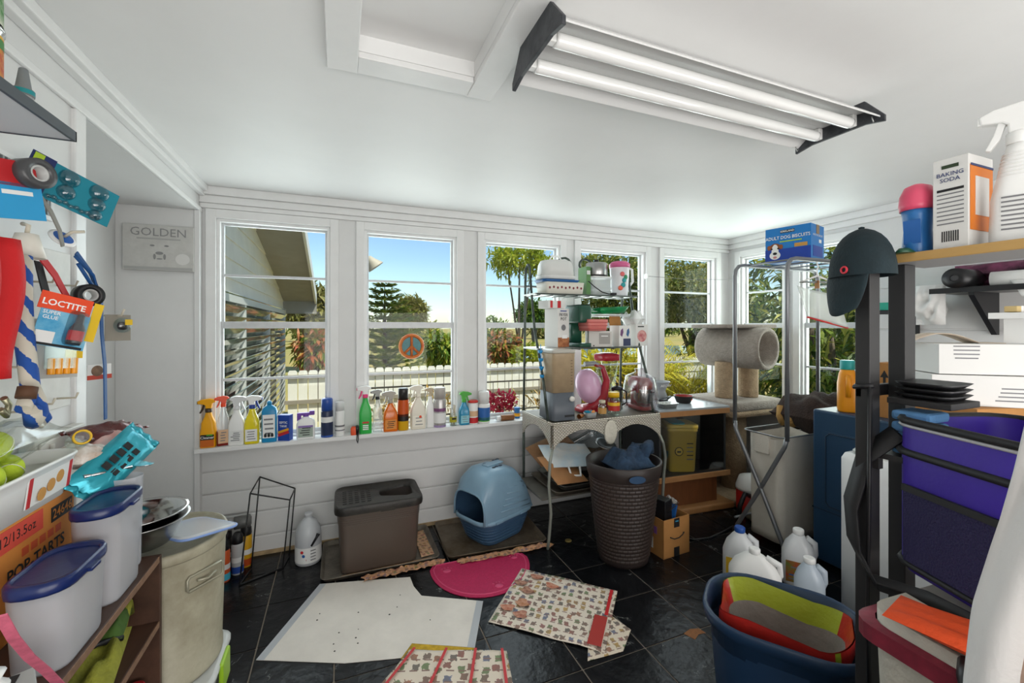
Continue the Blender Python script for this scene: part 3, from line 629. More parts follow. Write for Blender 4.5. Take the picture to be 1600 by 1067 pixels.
MB().lathe([(.022, 0), (.022, .075), (.0235, .077), (.0235, .082), (.018, .083)], 20).build('body', mat('tin_blue', '2a6fae', .35), t); MB().lathe([(.0225, .015), (.0225, .04)], 20, cap0=False, cap1=False).build('printed_band', mat('label_gold', 'e0a020'), t)
# peace sign sun catcher on the second window
a = P(643, 541, Y=3.07); t = thing('peace_sign', 'round orange and teal peace sign sun catcher hanging in the second window', 'ornament', a)
def arcpts(r, n=36): return [(r*math.cos(2*PI*k/n), 0, r*math.sin(2*PI*k/n)) for k in range(n)]
MB().tube(arcpts(.078), .012, 8, closed=True).build('rim', mat('sc_red', 'c2502a', .4, var=.5, vs=40, col2='d98a30'), t)
MB().lathe([(.066, -.002), (.066, .002)], 32, T=Matrix.Rotation(PI/2, 4, 'X')).build('disc', mat('sc_teal', '1f7f84', .3, var=.4, vs=30), t)
q = MB()
for an in (90, 270, 225, 315):
    a_ = math.radians(an); q.tube([(0, -.006, 0), (.07*math.cos(a_), -.006, .07*math.sin(a_))], .009)
q.build('peace_bars', mat('sc_orange', 'd98a3a', .4, var=.4, vs=50, col2='b8502a'), t)
MB().tube([(0, 0, .088), (0, 0, .13)], .0012, 5).build('cord', greyink, t)

# ================================================================ left wall
# canvas plaque
a = P(250, 388, Y=2.99); t = thing('canvas_plaque', 'pale framed canvas reading GOLDEN with a faint dog face', 'picture', (a.x, 2.996, a.z))
w_ = .325; h_ = .255
MB().box(-w_/2, w_/2, -.022, 0, -h_/2, h_/2).build('canvas', mat('canvas_grey', 'c9c8c4', .7, var=.12, vs=20), t, bevel=.002)
text(t, 'GOLDEN', .064, (0, -.022, .085), X3, Z3, mat('faded_ink', '8c8c8c', .7), .0, squash=1.0)
for k in range(1): decal(t, 'subtitle', (0, -.0222, .05), X3, Z3, .2, .008, mat('faint_ink', 'aaaaa8', .7))
def blob(px_, pz_, rx, rz_, m_): MB().lathe([(1, 0), (1, .001)], 16, T=frame((px_, -.0222, pz_), X3, Z3) @ Matrix.Diagonal((rx, rz_, 1, 1))).build('printed_mark', m_, t)
for px_, pz_, rx, rz_ in ((-.03, .012, .011, .005), (.035, .012, .011, .005), (.002, -.03, .018, .009), (-.02, -.05, .006, .016), (.026, -.05, .006, .016), (.003, -.062, .014, .004)): blob(px_, pz_, rx, rz_, MATS['faded_ink'])
blob(.11, -.06, .034, .032, mat('faint_ink2', 'd6d5d2', .7)); decal(t, 'printed_strip', (0, -.0222, -h_/2+.012), X3, Z3, w_*.96, .016, MATS['faint_ink'])
# cans and glue on the shelf
cols = [('b8452a', 'e6c23a'), ('3f7f3a', 'e8e4d8'), ('e8e4dc', 'b02a3a'), ('c9302f', '3a3f2a')]
for k in range(3):
    t = thing('food_can', ['wide food can with fruit label at the bottom of the shelf stack', 'wide food can with green label in the middle of the shelf stack', 'wide food can with white label at the top of the shelf stack'][k], 'can', (-.625, 1.07, 1.858+k*.105), 0, 'cans stacked on the wall shelf')
    MB().lathe([(.052, 0), (.053, .003), (.05, .006), (.05, .098), (.053, .101), (.053, .104), (.045, .1045)], 28).build('body', chrome, t)
    MB().lathe([(.0505, .010), (.0505, .094)], 28, cap0=False, cap1=False).build('paper_label', mat('canlabel%d' % k, cols[k][1], .5, var=1, vs=28, col2=cols[k][0]), t)
    MB().lathe([(.0508, .070), (.0508, .088)], 28, cap0=False, cap1=False).build('printed_band', mat('canband%d' % k, cols[(k+1) % 4][0], .5), t)
t = thing('glue_bottle', 'small clear bottle with grey and teal pointed cap on the wall shelf', 'bottle', (-.60, 1.185, 1.858))
MB().lathe([(.015, 0), (.016, .003), (.016, .032), (.013, .036)], 18).build('body', frosted('clear_plastic'), t)
MB().lathe([(.0165, .034), (.0165, .046), (.012, .05), (.007, .088), (.005, .09)], 18).build('cap', mat('cap_grey', '7d8284', .5), t)
MB().lathe([(.0168, .036), (.0168, .045)], 18, cap0=False, cap1=False).build('cap_band', mat('cap_teal', '1a8a90', .5), t)
# hook wall items.  L(px,py,dx): point dx in front of the wall
def L(px, py, dx=.03): return P(px, py, X=LX+dx)
U = Vector((.35, 1, 0)).normalized()
def hook(t, o, n=.07):
    MB().tube([(o[0], o[1], o[2]), (o[0]+n, o[1], o[2]), (o[0]+n+.012, o[1], o[2]+.02)], .0035, 6).build('peg_hook', mat('hook_cream', 'c9c0ae', .4), t)
pb = thing('peg_panel', 'white hook panel on the left wall carrying packages and leashes', 'panel', (LX, 1.55, 1.3))
MB().box(0, .008, -.5, .17, -.12, .34).build('board', mat('peg_white', 'dcdad4', .5, var=.1, vs=20), pb, bevel=.002)
for k in range(5):
    for j in range(4): MB().tube([(.008, -.34+k*.11, -.09+j*.11), (.05, -.34+k*.11, -.09+j*.11), (.056, -.34+k*.11, -.075+j*.11)], .003, 6).build('peg_hook', mat('hook_cream', 'c9c0ae', .4), pb)
def hang(name, label, cat, px, py, dx, rot=0, tilt=0):
    o = L(px, py, dx); t = thing(name, label, cat, o, group='things hung on the hook wall'); t.rotation_euler = (rot, tilt, 0)   # rot: roll in the wall plane
    return t
FU, FV = Y3, Z3
cardf = lambda t, w, h, m_, nm='card', x=0, y=0, z=0, th=.002: MB().box(x, x+th, y-w/2, y+w/2, z-h/2, z+h/2).build(nm, m_, t)
N3 = X3
# teal bumper pack
t = hang('bumper_pack', 'teal card of clear round door bumpers with navy header', 'package', 125, 305, .10, math.radians(-18)); t.rotation_euler.z = math.radians(-38)
cardf(t, .165, .105, mat('card_teal', '147f92', .4)); cardf(t, .05, .112, mat('card_navy', '1c2a5e', .4), 'header', .0005, -.095)
decal(t, 'printed_badge', (.003, -.105, .042), Y3, Z3, .02, .022, mat('label_lime2', 'a8c42a'))
[decal(t, 'print_line', (.0026, -.088-.012*k, -.01), Y3, Z3, .007, .07, pwhite, .0006) for k in range(2)]
clr = clear('blister', 'eef6f8', .10, .08)
for (yy, zz, r_) in ((-.035, .028, .024), (.035, .03, .024), (-.03, -.012, .021), (.04, -.005, .021), (.045, -.036, .016)): MB().lathe([(r_, 0), (r_*.97, .006), (r_*.75, .013), (r_*.35, .017), (.001, .018)], 18, T=Matrix.Translation((.002, yy, zz)) @ Matrix.Rotation(PI/2, 4, 'Y')).build('clear_dome', clr, t)
for k in range(10): MB().lathe([(.007, 0), (.006, .005), (.001, .008)], 10, T=Matrix.Translation((.002, -.06+k*.0125, -.043+.004*(k % 2))) @ Matrix.Rotation(PI/2, 4, 'Y')).build('small_dome', clr, t)
# tape rolls
def roll(label, px, py, dx, R, Wd, m_, core, rz=0):
    t = hang('tape_roll', label, 'tape', px, py, dx); t.rotation_euler = (0, 0, rz)
    T_ = Matrix.Rotation(PI/2, 4, 'Y')
    MB().lathe([(R*.55, 0), (R, 0), (R, Wd), (R*.55, Wd), (R*.55, 0)], 28, cap0=False, cap1=False, T=T_).build('roll', m_, t); MB().lathe([(R*.42, .001), (R*.55, .001), (R*.55, Wd-.001), (R*.42, Wd-.001), (R*.42, .001)], 28, cap0=False, cap1=False, T=T_).build('core', core, t)
roll('grey and black shrink wrapped tape roll at the top of the hook wall', 36, 272, .05, .036, .05, mat('tape_grey', '4a4a4c', .3), mat('core_pale', 'bdbdbb', .4), -.5)
roll('black tape roll with pale core hanging beside the blue leash', 133, 462, .08, .032, .045, black, mat('core_pale', 'bdbdbb'), -.9)
# toy package
t = hang('toy_package', 'red and sky blue blister package tucked at the top of the hook wall', 'package', 18, 300, .05, .15); t.rotation_euler.z = -.5
cardf(t, .11, .06, redink, 'header', 0, 0, .045); cardf(t, .12, .085, mat('card_sky', '2a9ad0', .4), 'card', 0, .0, -.02); decal(t, 'print_line', (.0022, .01, .0), Y3, Z3, .06, .01, pwhite, .0006)
# white bell scoop, suction hook
t = hang('white_cup', 'white bell shaped plastic cup hung upside down above the rope leash', 'cup', 42, 385, .07); MB().lathe([(.018, .03), (.02, .03), (.034, -.028), (.032, -.028), (.018, .026)], 22).build('cup', mat('ivory_plastic', 'e2ddd2', .4), t); MB().tube([(0, 0, .03), (.005, -.004, .05), (-.01, .004, .055)], .005).build('knob', MATS['hook_cream'], t)
t = hang('suction_hook', 'white and blue round suction hook on the hook wall', 'hook', 97, 373, .075); t.rotation_euler = (0, .9, -.5)
MB().lathe([(.03, 0), (.03, .003), (.024, .006), (.001, .008)], 24).build('disc', pwhite, t); MB().lathe([(.022, .0062), (.001, .009)], 24, cap0=False).build('blue_pad', mat('pad_blue', '1c58a8', .3), t); MB().tube([(0, 0, .008), (0, .006, .03), (0, .03, .04)], .004).build('stem', MATS['hook_cream'], t)
# red bag
t = hang('red_bag', 'plain red cloth bag hanging at the edge of the hook wall', 'bag', -10, 370, .10)
MB().sheet(lambda u, v: (.012*math.sin(u*9)+.01*math.sin(v*5), -.06+u*.105-.01*v, -.30*v), 10, 10, th=.012).build('cloth', mat('red_cloth', 'c8171c', .7, bump=.2, bs=60), t)
# rope leash blue and white
rope = bpy.data.materials.new('rope_blue_white'); rope.use_nodes = True; n_ = rope.node_tree.nodes; l_ = rope.node_tree.links; b_ = n_['Principled BSDF']; b_.inputs['Roughness'].default_value = .85
tc = n_.new('ShaderNodeTexCoord'); wv = n_.new('ShaderNodeTexWave'); wv.wave_type = 'BANDS'; wv.bands_direction = 'DIAGONAL'; wv.inputs['Scale'].default_value = 9; wv.inputs['Distortion'].default_value = 1.2; wv.inputs['Detail'].default_value = 2; wv.inputs['Detail Scale'].default_value = 6
cr = n_.new('ShaderNodeValToRGB'); cr.color_ramp.interpolation = 'CONSTANT'; cr.color_ramp.elements[0].color = lin('c9c2b4'); cr.color_ramp.elements[1].position = .5; cr.color_ramp.elements[1].color = lin('1f4f9e')
l_.new(tc.outputs['Object'], wv.inputs['Vector']); l_.new(wv.outputs['Fac'], cr.inputs[0]); l_.new(cr.outputs[0], b_.inputs['Base Color']); MATS['rope'] = rope
t = hang('rope_leash', 'thick blue and white braided rope leash with knotted end', 'leash', 35, 405, .085)
def dz(px, py, dx): return L(px, py, dx)-t.location
pts = [dz(36, 400, .085), dz(34, 460, .09), dz(36, 510, .095), dz(42, 560, .095), dz(48, 610, .10), dz(36, 640, .11)]
q = MB(); q.tube(pts, [.016, .018, .018, .017, .017, .014], 10); q.build('rope', rope, t)
q = MB(); q.tube([dz(48, 605, .10), dz(58, 625, .11), dz(62, 645, .11), dz(52, 660, .11), dz(50, 640, .12)], .016, 10); q.tube([dz(60, 640, .10), dz(66, 655, .10), dz(62, 668, .10)], [.016, .018, .006], 8); q.build('knot', rope, t)
MB().tube([dz(44, 605, .115), dz(40, 622, .115)], .018, 8).build('binding', mat('brown_binding', '5a3c28', .7), t)
q = MB(); q.tube([dz(0, 640, .12), dz(10, 650, .12), dz(14, 632, .12), dz(6, 622, .12)], .006, 8); q.build('clasp', mat('clasp_brass', '8d8a72', .35, metal=.8), t)
# loctite pack
t = hang('glue_pack', 'orange and blue LOCTITE super glue blister card', 'package', 100, 508, .14, math.radians(-14)); t.rotation_euler.z = math.radians(-42)
cardf(t, .10, .042, mat('card_orange', 'e2481f', .4), 'header', 0, -.008, .052); cardf(t, .10, .088, mat('card_cyan', '2a92c2', .4, var=.5, vs=10, col2='8fc6dc'), 'card', 0, 0, -.012)
text(t, 'LOCTITE', .021, (.002, -.012, .048), Y3, Z3, pwhite, .02); text(t, 'SUPER\nGLUE', .012, (.002, -.03, .018), Y3, Z3, pwhite, .01)
MB().lathe([(.013, -.045), (.015, -.04), (.015, -.005), (.008, .01), (.007, .03), (.003, .034)], 14, T=Matrix.Translation((.012, .022, 0))).build('glue_bottle', mat('glue_dark', '2e3238', .3), t); MB().lathe([(.0155, -.035), (.0155, -.01)], 14, cap0=False, cap1=False, T=Matrix.Translation((.012, .022, 0))).build('glue_label', redink, t)
MB().loft([rr(.042, .03, .008, 0), rr(.036, .024, .008, .028)], T=Matrix.Translation((.002, .02, -.003)) @ Matrix.Rotation(PI/2, 4, 'Y') @ Matrix.Diagonal((2.1, 1.2, 1, 1))).build('blister', clr, t)
decal(t, 'printed_block', (.0022, -.03, -.035), Y3, Z3, .035, .028, MATS['label_pale']); decal(t, 'printed_strip', (.0022, .0, -.052), Y3, Z3, .09, .006, ink); decal(t, 'yellow_tape', (.001, .055, .02), Y3, Z3, .02, .10, mat('tape_yellow', 'e0b81a', .5))
t = hang('battery_pack', 'grey card of orange ended batteries behind the glue card', 'package', 88, 545, .095, -.05); t.rotation_euler.z = -.5
cardf(t, .10, .15, mat('card_grey', 'b4b4b0', .5)); cardf(t, .07, .10, clr, 'blister', .014)
for k in range(4): MB().lathe([(.007, -.02), (.0075, -.018), (.0075, .02), (.004, .022)], 12, T=Matrix.Translation((.009, -.015+k*.017, -.045))).build('battery', mat('battery_orange', 'ea9a1c', .35), t)
cardf(t, .04, .11, MATS['tape_yellow'], 'price_strip', .003, .038, .03)
# straps
def strap(name, label, pts, w_, m_):
    o = L(*pts[0]); t = thing(name, label, 'leash', o, group='things hung on the hook wall')
    pv = [L(*p)-o for p in pts]; q = MB(); ring = []
    for i, p in enumerate(pv):
        d = (pv[min(i+1, len(pv)-1)]-pv[max(i-1, 0)]).normalized(); s = d.cross(X3).normalized()*w_/2
        ring.append([p+s, p-s, p-s+X3*.003, p+s+X3*.003])
    q.loft(ring, smooth=False); q.build('webbing', m_, t)
    return t
st = strap('blue_leash', 'flat dark blue nylon leash hanging straight down to the treats', [(118, 395, .07), (140, 425, .085), (157, 465, .085), (158, 520, .085), (163, 570, .085), (164, 655, .085)], .017, mat('nylon_blue', '0f4a86', .6)); 
q = MB(); q.tube([L(118, 400, .08)-st.location, L(145, 430, .095)-st.location, L(156, 462, .095)-st.location, L(140, 440, .1)-st.location, L(122, 412, .09)-st.location], .005); q.build('cord_loop', MATS['nylon_blue'], st)
strap('red_strap', 'red and white webbing strap hanging behind the glue card', [(62, 400, .06), (85, 430, .07), (100, 458, .075), (110, 475, .07)], .022, mat('nylon_red', 'c0242a', .6))
strap('black_strap', 'black webbing strap looped on the hook wall', [(58, 408, .05), (66, 440, .06), (74, 470, .06), (78, 500, .05)], .028, mat('nylon_black', '1d1d1f', .7))
strap('grey_strap', 'grey rubber strap curving from the tape roll down to the suction hook', [(58, 302, .07), (78, 330, .08), (92, 360, .085), (97, 385, .085)], .014, mat('rubber_grey', '85827a', .6))
t = hang('fastener_pack', 'clear blister pack with dark fitting and yellow sticker', 'package', 184, 512, .10); t.rotation_euler.z = -.6
cardf(t, .075, .085, mat('card_taupe', '8c857a', .5)); MB().lathe([(.024, 0), (.024, .012), (.018, .02), (.001, .022)], 18, T=Matrix.Translation((.004, .008, .008)) @ Matrix.Rotation(PI/2, 4, 'Y')).build('blister', clr, t); MB().lathe([(.013, 0), (.013, .012), (.006, .014)], 14, T=Matrix.Translation((.003, .008, .006)) @ Matrix.Rotation(PI/2, 4, 'Y')).build('fitting', mat('fitting_dark', '3a3230', .4), t)
decal(t, 'price_sticker', (.026, .014, .018), Y3, Z3, .022, .018, MATS['tape_yellow']); hook(t, (-.06, 0, .04), .075)
t = hang('picture_pack', 'red and white package with round picture low on the hook wall', 'package', 155, 580, .06); t.rotation_euler.z = -.5
cardf(t, .07, .045, MATS['label_pale']); cardf(t, .072, .014, mat('card_red2', 'b8402e'), 'strip', .001, 0, -.018); MB().lathe([(.017, 0), (.017, .002)], 18, T=Matrix.Translation((.002, -.008, .002)) @ Matrix.Rotation(PI/2, 4, 'Y')).build('printed_round', mat('round_pic', '8a6a52', .5, var=.6, vs=60), t)
# small white cabinet under the hook panel
t = thing('wall_cabinet', 'white painted metal wall box with small latches under the hooks', 'cabinet', (LX, 1.62, .93))
MB().box(0, .035, -.12, .12, 0, .19).build('body', mat('cab_white', 'e4e2da', .4, var=.1, vs=12), t, bevel=.004); MB().box(.035, .042, -.11, .11, .01, .18).build('door', MATS['cab_white'], t, bevel=.003)
for yy in (-.02, .03): MB().box(.042, .05, yy-.012, yy+.012, .10, .107).build('latch', steel, t)
MB().tube([(.045, -.07, .17), (.05, -.07, .02)], .006).build('pipe', MATS['cab_white'], t)
# ================================================================ bookcase on the left
BZ = .75; BXF = -.486; BX0 = LX+.002; BYE = 1.555
wood = mat('brown_laminate', '5a3f31', .5, var=.3, vs=7, stretch=(1, .15, 1), col2='3f2a20'); woode = mat('chipped_edge', '8c6a52', .6, var=.4, vs=40)
bc = thing('bookcase', 'low dark brown bookcase crowded with food containers', 'bookcase', (BX0, BYE, 0))
def bpart(nm, x0, x1, y0, y1, z0, z1, m_=wood):
    o = MB().box(x0, x1, y0, y1, z0, z1).build(nm, m_, bc, bevel=.0015); o.location = -bc.location
for nm, z1 in (('top', BZ), ('shelf', .562), ('shelf', .33), ('shelf', .08)):
    bpart(nm, BX0, BXF-.003, .30, BYE-.016, z1-.018, z1); bpart('edge_strip', BXF-.003, BXF, .30, BYE-.016, z1-.018, z1, woode)
bpart('side_panel', BX0, BXF, BYE-.016, BYE, 0, BZ); bpart('side_panel', BX0, BXF, .284, .30, 0, BZ); bpart('back_panel', BX0, BX0+.006, .30, BYE-.016, .08, BZ-.018, mat('dark_back', '2a1d18', .7))
# food containers
def tub(label, cx, cy, w, d, h, rz, lidm, name='food_container', cont=True):
    t = thing(name, label, 'container', (cx, cy, BZ), rz, 'plastic food containers on the bookcase')
    MB().loft([rr(w*.86, d*.86, .03, 0), rr(w*.9, d*.9, .035, .006), rr(w, d, .04, h-.022), rr(w*1.02, d*1.03, .042, h-.02), rr(w*1.02, d*1.03, .042, h-.014)], cap1=False).build('body', frosted('milky_plastic', 'd4d6dc', .62, .3), t)
    if cont: MB().loft([rr(w*.80, d*.80, .03, .006), rr(w*.88, d*.88, .035, h*.8)]).build('contents', mat('dry_food', '9a8576', .9, var=.6, vs=45, col2='c4bcc0'), t)
    if lidm:
        ld_ = MB().loft([rr(w*1.05, d*1.06, .044, h-.02), rr(w*1.06, d*1.07, .045, h-.016), rr(w*1.06, d*1.07, .045, h-.002), rr(w*1.02, d*1.02, .042, h+.003), rr(w*.93, d*.88, .038, h+.002), rr(w*.91, d*.86, .036, h-.003)]).build('lid', lidm, t)
        MB().box(w*.53-.002, w*.53+.008, -d*.1, d*.1, h-.02, h-.012).build('lid_tab', lidm, ld_, bevel=.002)
    return t
navyl = mat('navy_lid', '16275e', .28, var=.2, vs=12, bump=.08, bs=20)
tub('low translucent container with navy lid at the near end of the bookcase', -.540, 1.175, .10, .185, .178, 0, navyl)
tub('tall translucent container with navy lid behind the low one', -.543, 1.385, .095, .175, .235, 0, navyl)
tub('narrow tall translucent container without lid holding pink packets', -.56, 1.513, .085, .065, .265, 0, None, cont=False)
tt = thing('steel_spoon', 'steel serving spoon lying across the narrow tall container', 'spoon', (-.56, 1.513, BZ+.268), .9)
q = MB(); q.loft([el(.018, .026, 0, .05, 0), el(.022, .032, .004, .05, 0)], smooth=True); q.build('bowl', chrome, tt); MB().tube([(.02, 0, .004), (-.03, 0, .006), (-.09, 0, .012)], [.005, .004, .005], 8).build('handle', chrome, tt)
# pop tarts case
t = thing('toaster_pastry_case', 'orange cardboard case printed POP-TARTS against the wall', 'box', (-.708, 1.27, BZ), 0)
oc = mat('orange_card', 'd98a3c', .7, var=.15, vs=10); bw, bl, bh = .115, .42, .25
MB().box(-bw/2, bw/2, -bl/2, bl/2, 0, bh).build('carton', oc, t, bevel=.002)
decal(t, 'printed_band', (bw/2+.0002, -.05, bh*.87), Y3, Z3, .26, .046, mat('band_red', 'cf4a3a', .6)); text(t, '-12/13.5oz', .030, (bw/2, -.01, bh*.87), Y3, Z3, ink, .005)
text(t, 'POP-TARTS', .038, (bw/2, .062, .136), Y3, Z3, ink, .02, squash=1.05); decal(t, 'code_block', (bw/2+.0002, .155, bh*.84), Y3, Z3, .085, .036, ink); text(t, '24646', .032, (bw/2+.0006, .155, bh*.84), Y3, Z3, oc, .01)
for k in range(5): decal(t, 'printed_mark', (bw/2+.0002, .02+k*.03, .170), Y3, (0, .3*(k % 3-1), 1), .022, .018, mat('mark_red', 'c2502a', .6), .0006)
decal(t, 'printed_square', (bw/2+.0002, -.06, .05), Y3, Z3, .05, .045, mat('square_tan', 'c97a34', .6), .0006)
# white tub with cookie label, tennis balls in a bag
t = thing('cookie_tub', 'white oblong tub with cookie picture label on the orange case', 'tub', (-.695, 1.27, BZ+bh))
MB().loft([rr(.10, .36, .04, 0), rr(.12, .40, .05, .07), rr(.135, .42, .055, .092), rr(.14, .425, .056, .094), rr(.14, .425, .056, .10), rr(.128, .41, .05, .10), rr(.115, .39, .05, .07)], cap1=False).build('tub', pwhite, t)
decal(t, 'paper_label', (.0585, .08, .05), Y3, (.12, 0, 1), .17, .066, MATS['label_white']); 
for yy in (0.005, .155): decal(t, 'label_stripe', (.0592, yy, .05), Y3, (.12, 0, 1), .012, .066, redink)
for yy, zz in ((.045, .035), (.08, .045), (.115, .055)): MB().lathe([(.015, 0), (.015, .001)], 14, T=frame((.0600, yy, zz), Y3, (.12, 0, 1))).build('printed_cookie', mat('cookie', 'c9924a', .6), t)
bag = clear('bag_film', 'f4f6f4', .16, .12)
fz = mat('tennis_felt', 'c6dc3a', .85, var=.2, vs=18, bump=.3, bs=160)
for k, (dx, dy, dz_) in enumerate(((0, -.12, .095), (.005, -.04, .10), (-.005, .04, .098), (.0, -.085, .155), (.0, -.005, .16))):
    b_ = thing('tennis_ball', ['lime tennis ball in the tub by the hook wall end', 'lime tennis ball in the middle of the white tub', 'lime tennis ball at the far end of the white tub', 'lime tennis ball on top of the near pair', 'lime tennis ball on top of the far pair'][k], 'ball', (-.695+dx, 1.27+dy, BZ+bh+dz_), k*.8, 'tennis balls in the white tub')
    MB().lathe([(.036*math.sin(PI*i/14), -.036*math.cos(PI*i/14)) for i in range(15)], 22).build('ball', fz, b_)
    MB().tube([(.0365*math.cos(a)*math.cos(.5*math.sin(2*a)), .0365*math.sin(a)*math.cos(.5*math.sin(2*a)), .0365*math.sin(.5*math.sin(2*a))) for a in [2*PI*i/32 for i in range(32)]], .0012, 5, closed=True).build('seam', mat('seam_white', 'e6ead2', .7), b_)
def pillow(L_, W_, H_, nu=14, nv=10, seed=1, rough=.25):
    """stuffed bag surface, returns MB"""
    def fn(s):
        def f(u, v):
            x = (u-.5)*L_; y = (v-.5)*W_; e = (max(0, 1-(2*u-1)**2)*max(0, 1-(2*v-1)**2))**.45
            nn = noise.noise(Vector((u*4+seed, v*4, seed)))*H_*rough
            return (x, y, s*(H_/2*e+nn*e))
        return f
    q = MB(); q.sheet(fn(1), nu, nv); q.sheet(lambda u, v: fn(-1)(1-u, v), nu, nv)
    return q
t = thing('ball_bag', 'thin clear plastic bag draped over the tennis balls', 'bag', (-.69, 1.25, BZ+bh+.165)); pillow(.13, .34, .08, seed=3, rough=.5).build('film', bag, t)
# treat bags
def bagpx(label, px, py, X, L_, W_, H_, rot, m_, seed, name='treat_bag', txt=None, tm_=None, ends=None):
    o = P(px, py, X=X); t = thing(name, label, 'bag', o, group='treat bags heaped on the bookcase', rot=rot)
    pillow(L_, W_, H_, seed=seed, rough=.35).build('pouch', m_, t)
    if ends:
        for s in (-1, 1): MB().sheet(lambda u, v: (s*(L_/2-.004+.018*u), (v-.5)*W_*.98, .004*math.sin(v*20)), 2, 14, th=.001).build('crimped_end', ends, t)
    if txt: text(t, txt, .03, (0, 0, H_/2+.002), X3, Y3, tm_, .01)
    return t
tealb = mat('teal_foil', '2f9fb0', .22, metal=.35, bump=.5, bs=14)
bagpx('teal foil treat bag with black lettering leaning over the containers', 180, 722, -.585, .22, .10, .05, (math.radians(58), math.radians(-26), math.radians(72)), tealb, 5, ends=tealb)
for k in range(4): decal(bpy.data.objects['treat_bag'], 'printed_letter', (-.04+k*.026, .012, .026), X3, Y3, .018, .02, ink, .002)
for k in range(4): decal(bpy.data.objects['treat_bag'], 'printed_letter', (-.04+k*.026, -.014, .026), X3, Y3, .016, .016, ink, .002)
bagpx('dark red foil treat bag lying at the back by the alcove', 168, 672, -.66, .19, .09, .035, (.25, .05, 1.25), mat('maroon_foil', '5a1c18', .25, metal=.3, bump=.4, bs=16), 9, ends=MATS['maroon_foil'])
bagpx('white and pink film treat bag between the teal and red bags', 160, 702, -.64, .16, .11, .05, (.5, -.25, 1.1), mat('pale_film', 'd9cfcc', .3, var=.4, vs=9, col2='c98f86', bump=.3, bs=18), 13)
bagpx('crumpled clear bag of biscuits beside the white tub', 133, 712, -.645, .10, .08, .06, (.4, .2, .6), mat('biscuit_film', 'b49a86', .25, var=.5, vs=20, col2='dcd6d0', bump=.6, bs=25), 21)
t = thing('ringed_bottle', 'small clear bottle with yellow ring lying on the treat bags', 'bottle', P(122, 688, X=-.64), rot=(1.2, .3, .5)); MB().lathe([(.020, -.03), (.022, -.02), (.022, .03), (.014, .036), (.014, .042)], 18).build('body', clear('jar_glass'), t); MB().lathe([(.0150, .034), (.019, .034), (.019, .044), (.0150, .044), (.015, .034)], 18, cap0=False, cap1=False).build('ring', mat('ring_yellow', 'e0b42a', .4), t)
# steel bowls
for k in range(2):
    t = thing('steel_bowl', ['lower nested stainless steel bowl at the bookcase end', 'upper shiny stainless steel bowl nested in another'][k], 'bowl', (-.565, 1.635, BZ+.001+k*.022), 0, 'nested steel bowls')
    R = .118-.004*k
    MB().lathe([(.055, 0), (.075, .004), (R-.02, .045), (R-.006, .075), (R+.006, .079), (R+.006, .082), (R-.008, .078), (R-.022, .048), (.07, .009), (.001, .007)], 40, cap1=False).build('bowl', [steel, chrome][k], t)
# lower shelf: gloves, wire basket, jars
gl = thing('garden_gloves', 'pair of green and yellow garden gloves bunched on the shelf', 'gloves', (-.555, 1.36, .562), .2)
gm_ = mat('glove_yellow', '9a9a34', .85, var=.4, vs=20, bump=.3, bs=120); gg = mat('glove_green', '4a6a2a', .8, var=.3, vs=20)
q = pillow(.10, .26, .06, seed=31, rough=.6); q.build('palm', gm_, gl).location = (0, -.02, .035)
q = pillow(.09, .14, .06, seed=37, rough=.7); o = q.build('back', gg, gl); o.location = (0, .08, .065)
for k in range(4): MB().tube([(-.03+k*.02, .09, .05), (-.03+k*.022, .14, .06+.01*k), (-.02+k*.02, .165, .045)], [.013, .012, .008], 8).build('finger', [gg, gm_][k % 2], gl)
MB().tube([(-.04, -.02, .062), (0, .0, .074), (.045, .02, .06)], .007).build('cuff_trim', black, gl)
t = thing('wire_rack', 'small chrome wire rack on the middle shelf', 'rack', (-.545, 1.10, .562), .2)
for k in range(6): MB().tube([(-.06, -.06+k*.03, .004), (-.06, -.06+k*.03, .05), (.05, -.06+k*.03, .05), (.05, -.06+k*.03, .02)], .002, 6).build('wire', chrome, t)
MB().tube([(.05, -.07, .05), (.05, .10, .05)], .0025, 6).build('rim_wire', chrome, t); MB().tube([(-.06, -.07, .05), (-.06, .10, .05)], .0025, 6).build('rim_wire', chrome, t)
t = thing('round_tin', 'dark round tin standing in the wire rack', 'tin', (-.60, 1.01, .562)); MB().lathe([(.04, 0), (.042, .003), (.042, .06), (.043, .064), (.036, .064)], 24).build('body', mat('tin_dark', '2a2c30', .3, metal=.4), t); MB().lathe([(.0415, .062), (.044, .062), (.044, .067), (.0415, .067)], 24, cap0=False, cap1=False).build('rim', chrome, t)
for k, (y_, c_) in enumerate(((1.44, '2a2a2e'), (1.50, 'a01f24'))):
    t = thing('spice_jar', ['dark lidded jar on the low shelf', 'small jar with red lid on the low shelf'][k], 'jar', (-.53, y_, .33), 0, 'jars low in the bookcase'); MB().lathe([(.022, 0), (.024, .003), (.024, .06), (.019, .068)], 18).build('body', mat('jar_brown', '3a2c26', .2), t); MB().lathe([(.0215, .066), (.0215, .084), (.018, .086)], 18).build('lid', mat('lid_'+c_, c_, .4), t)
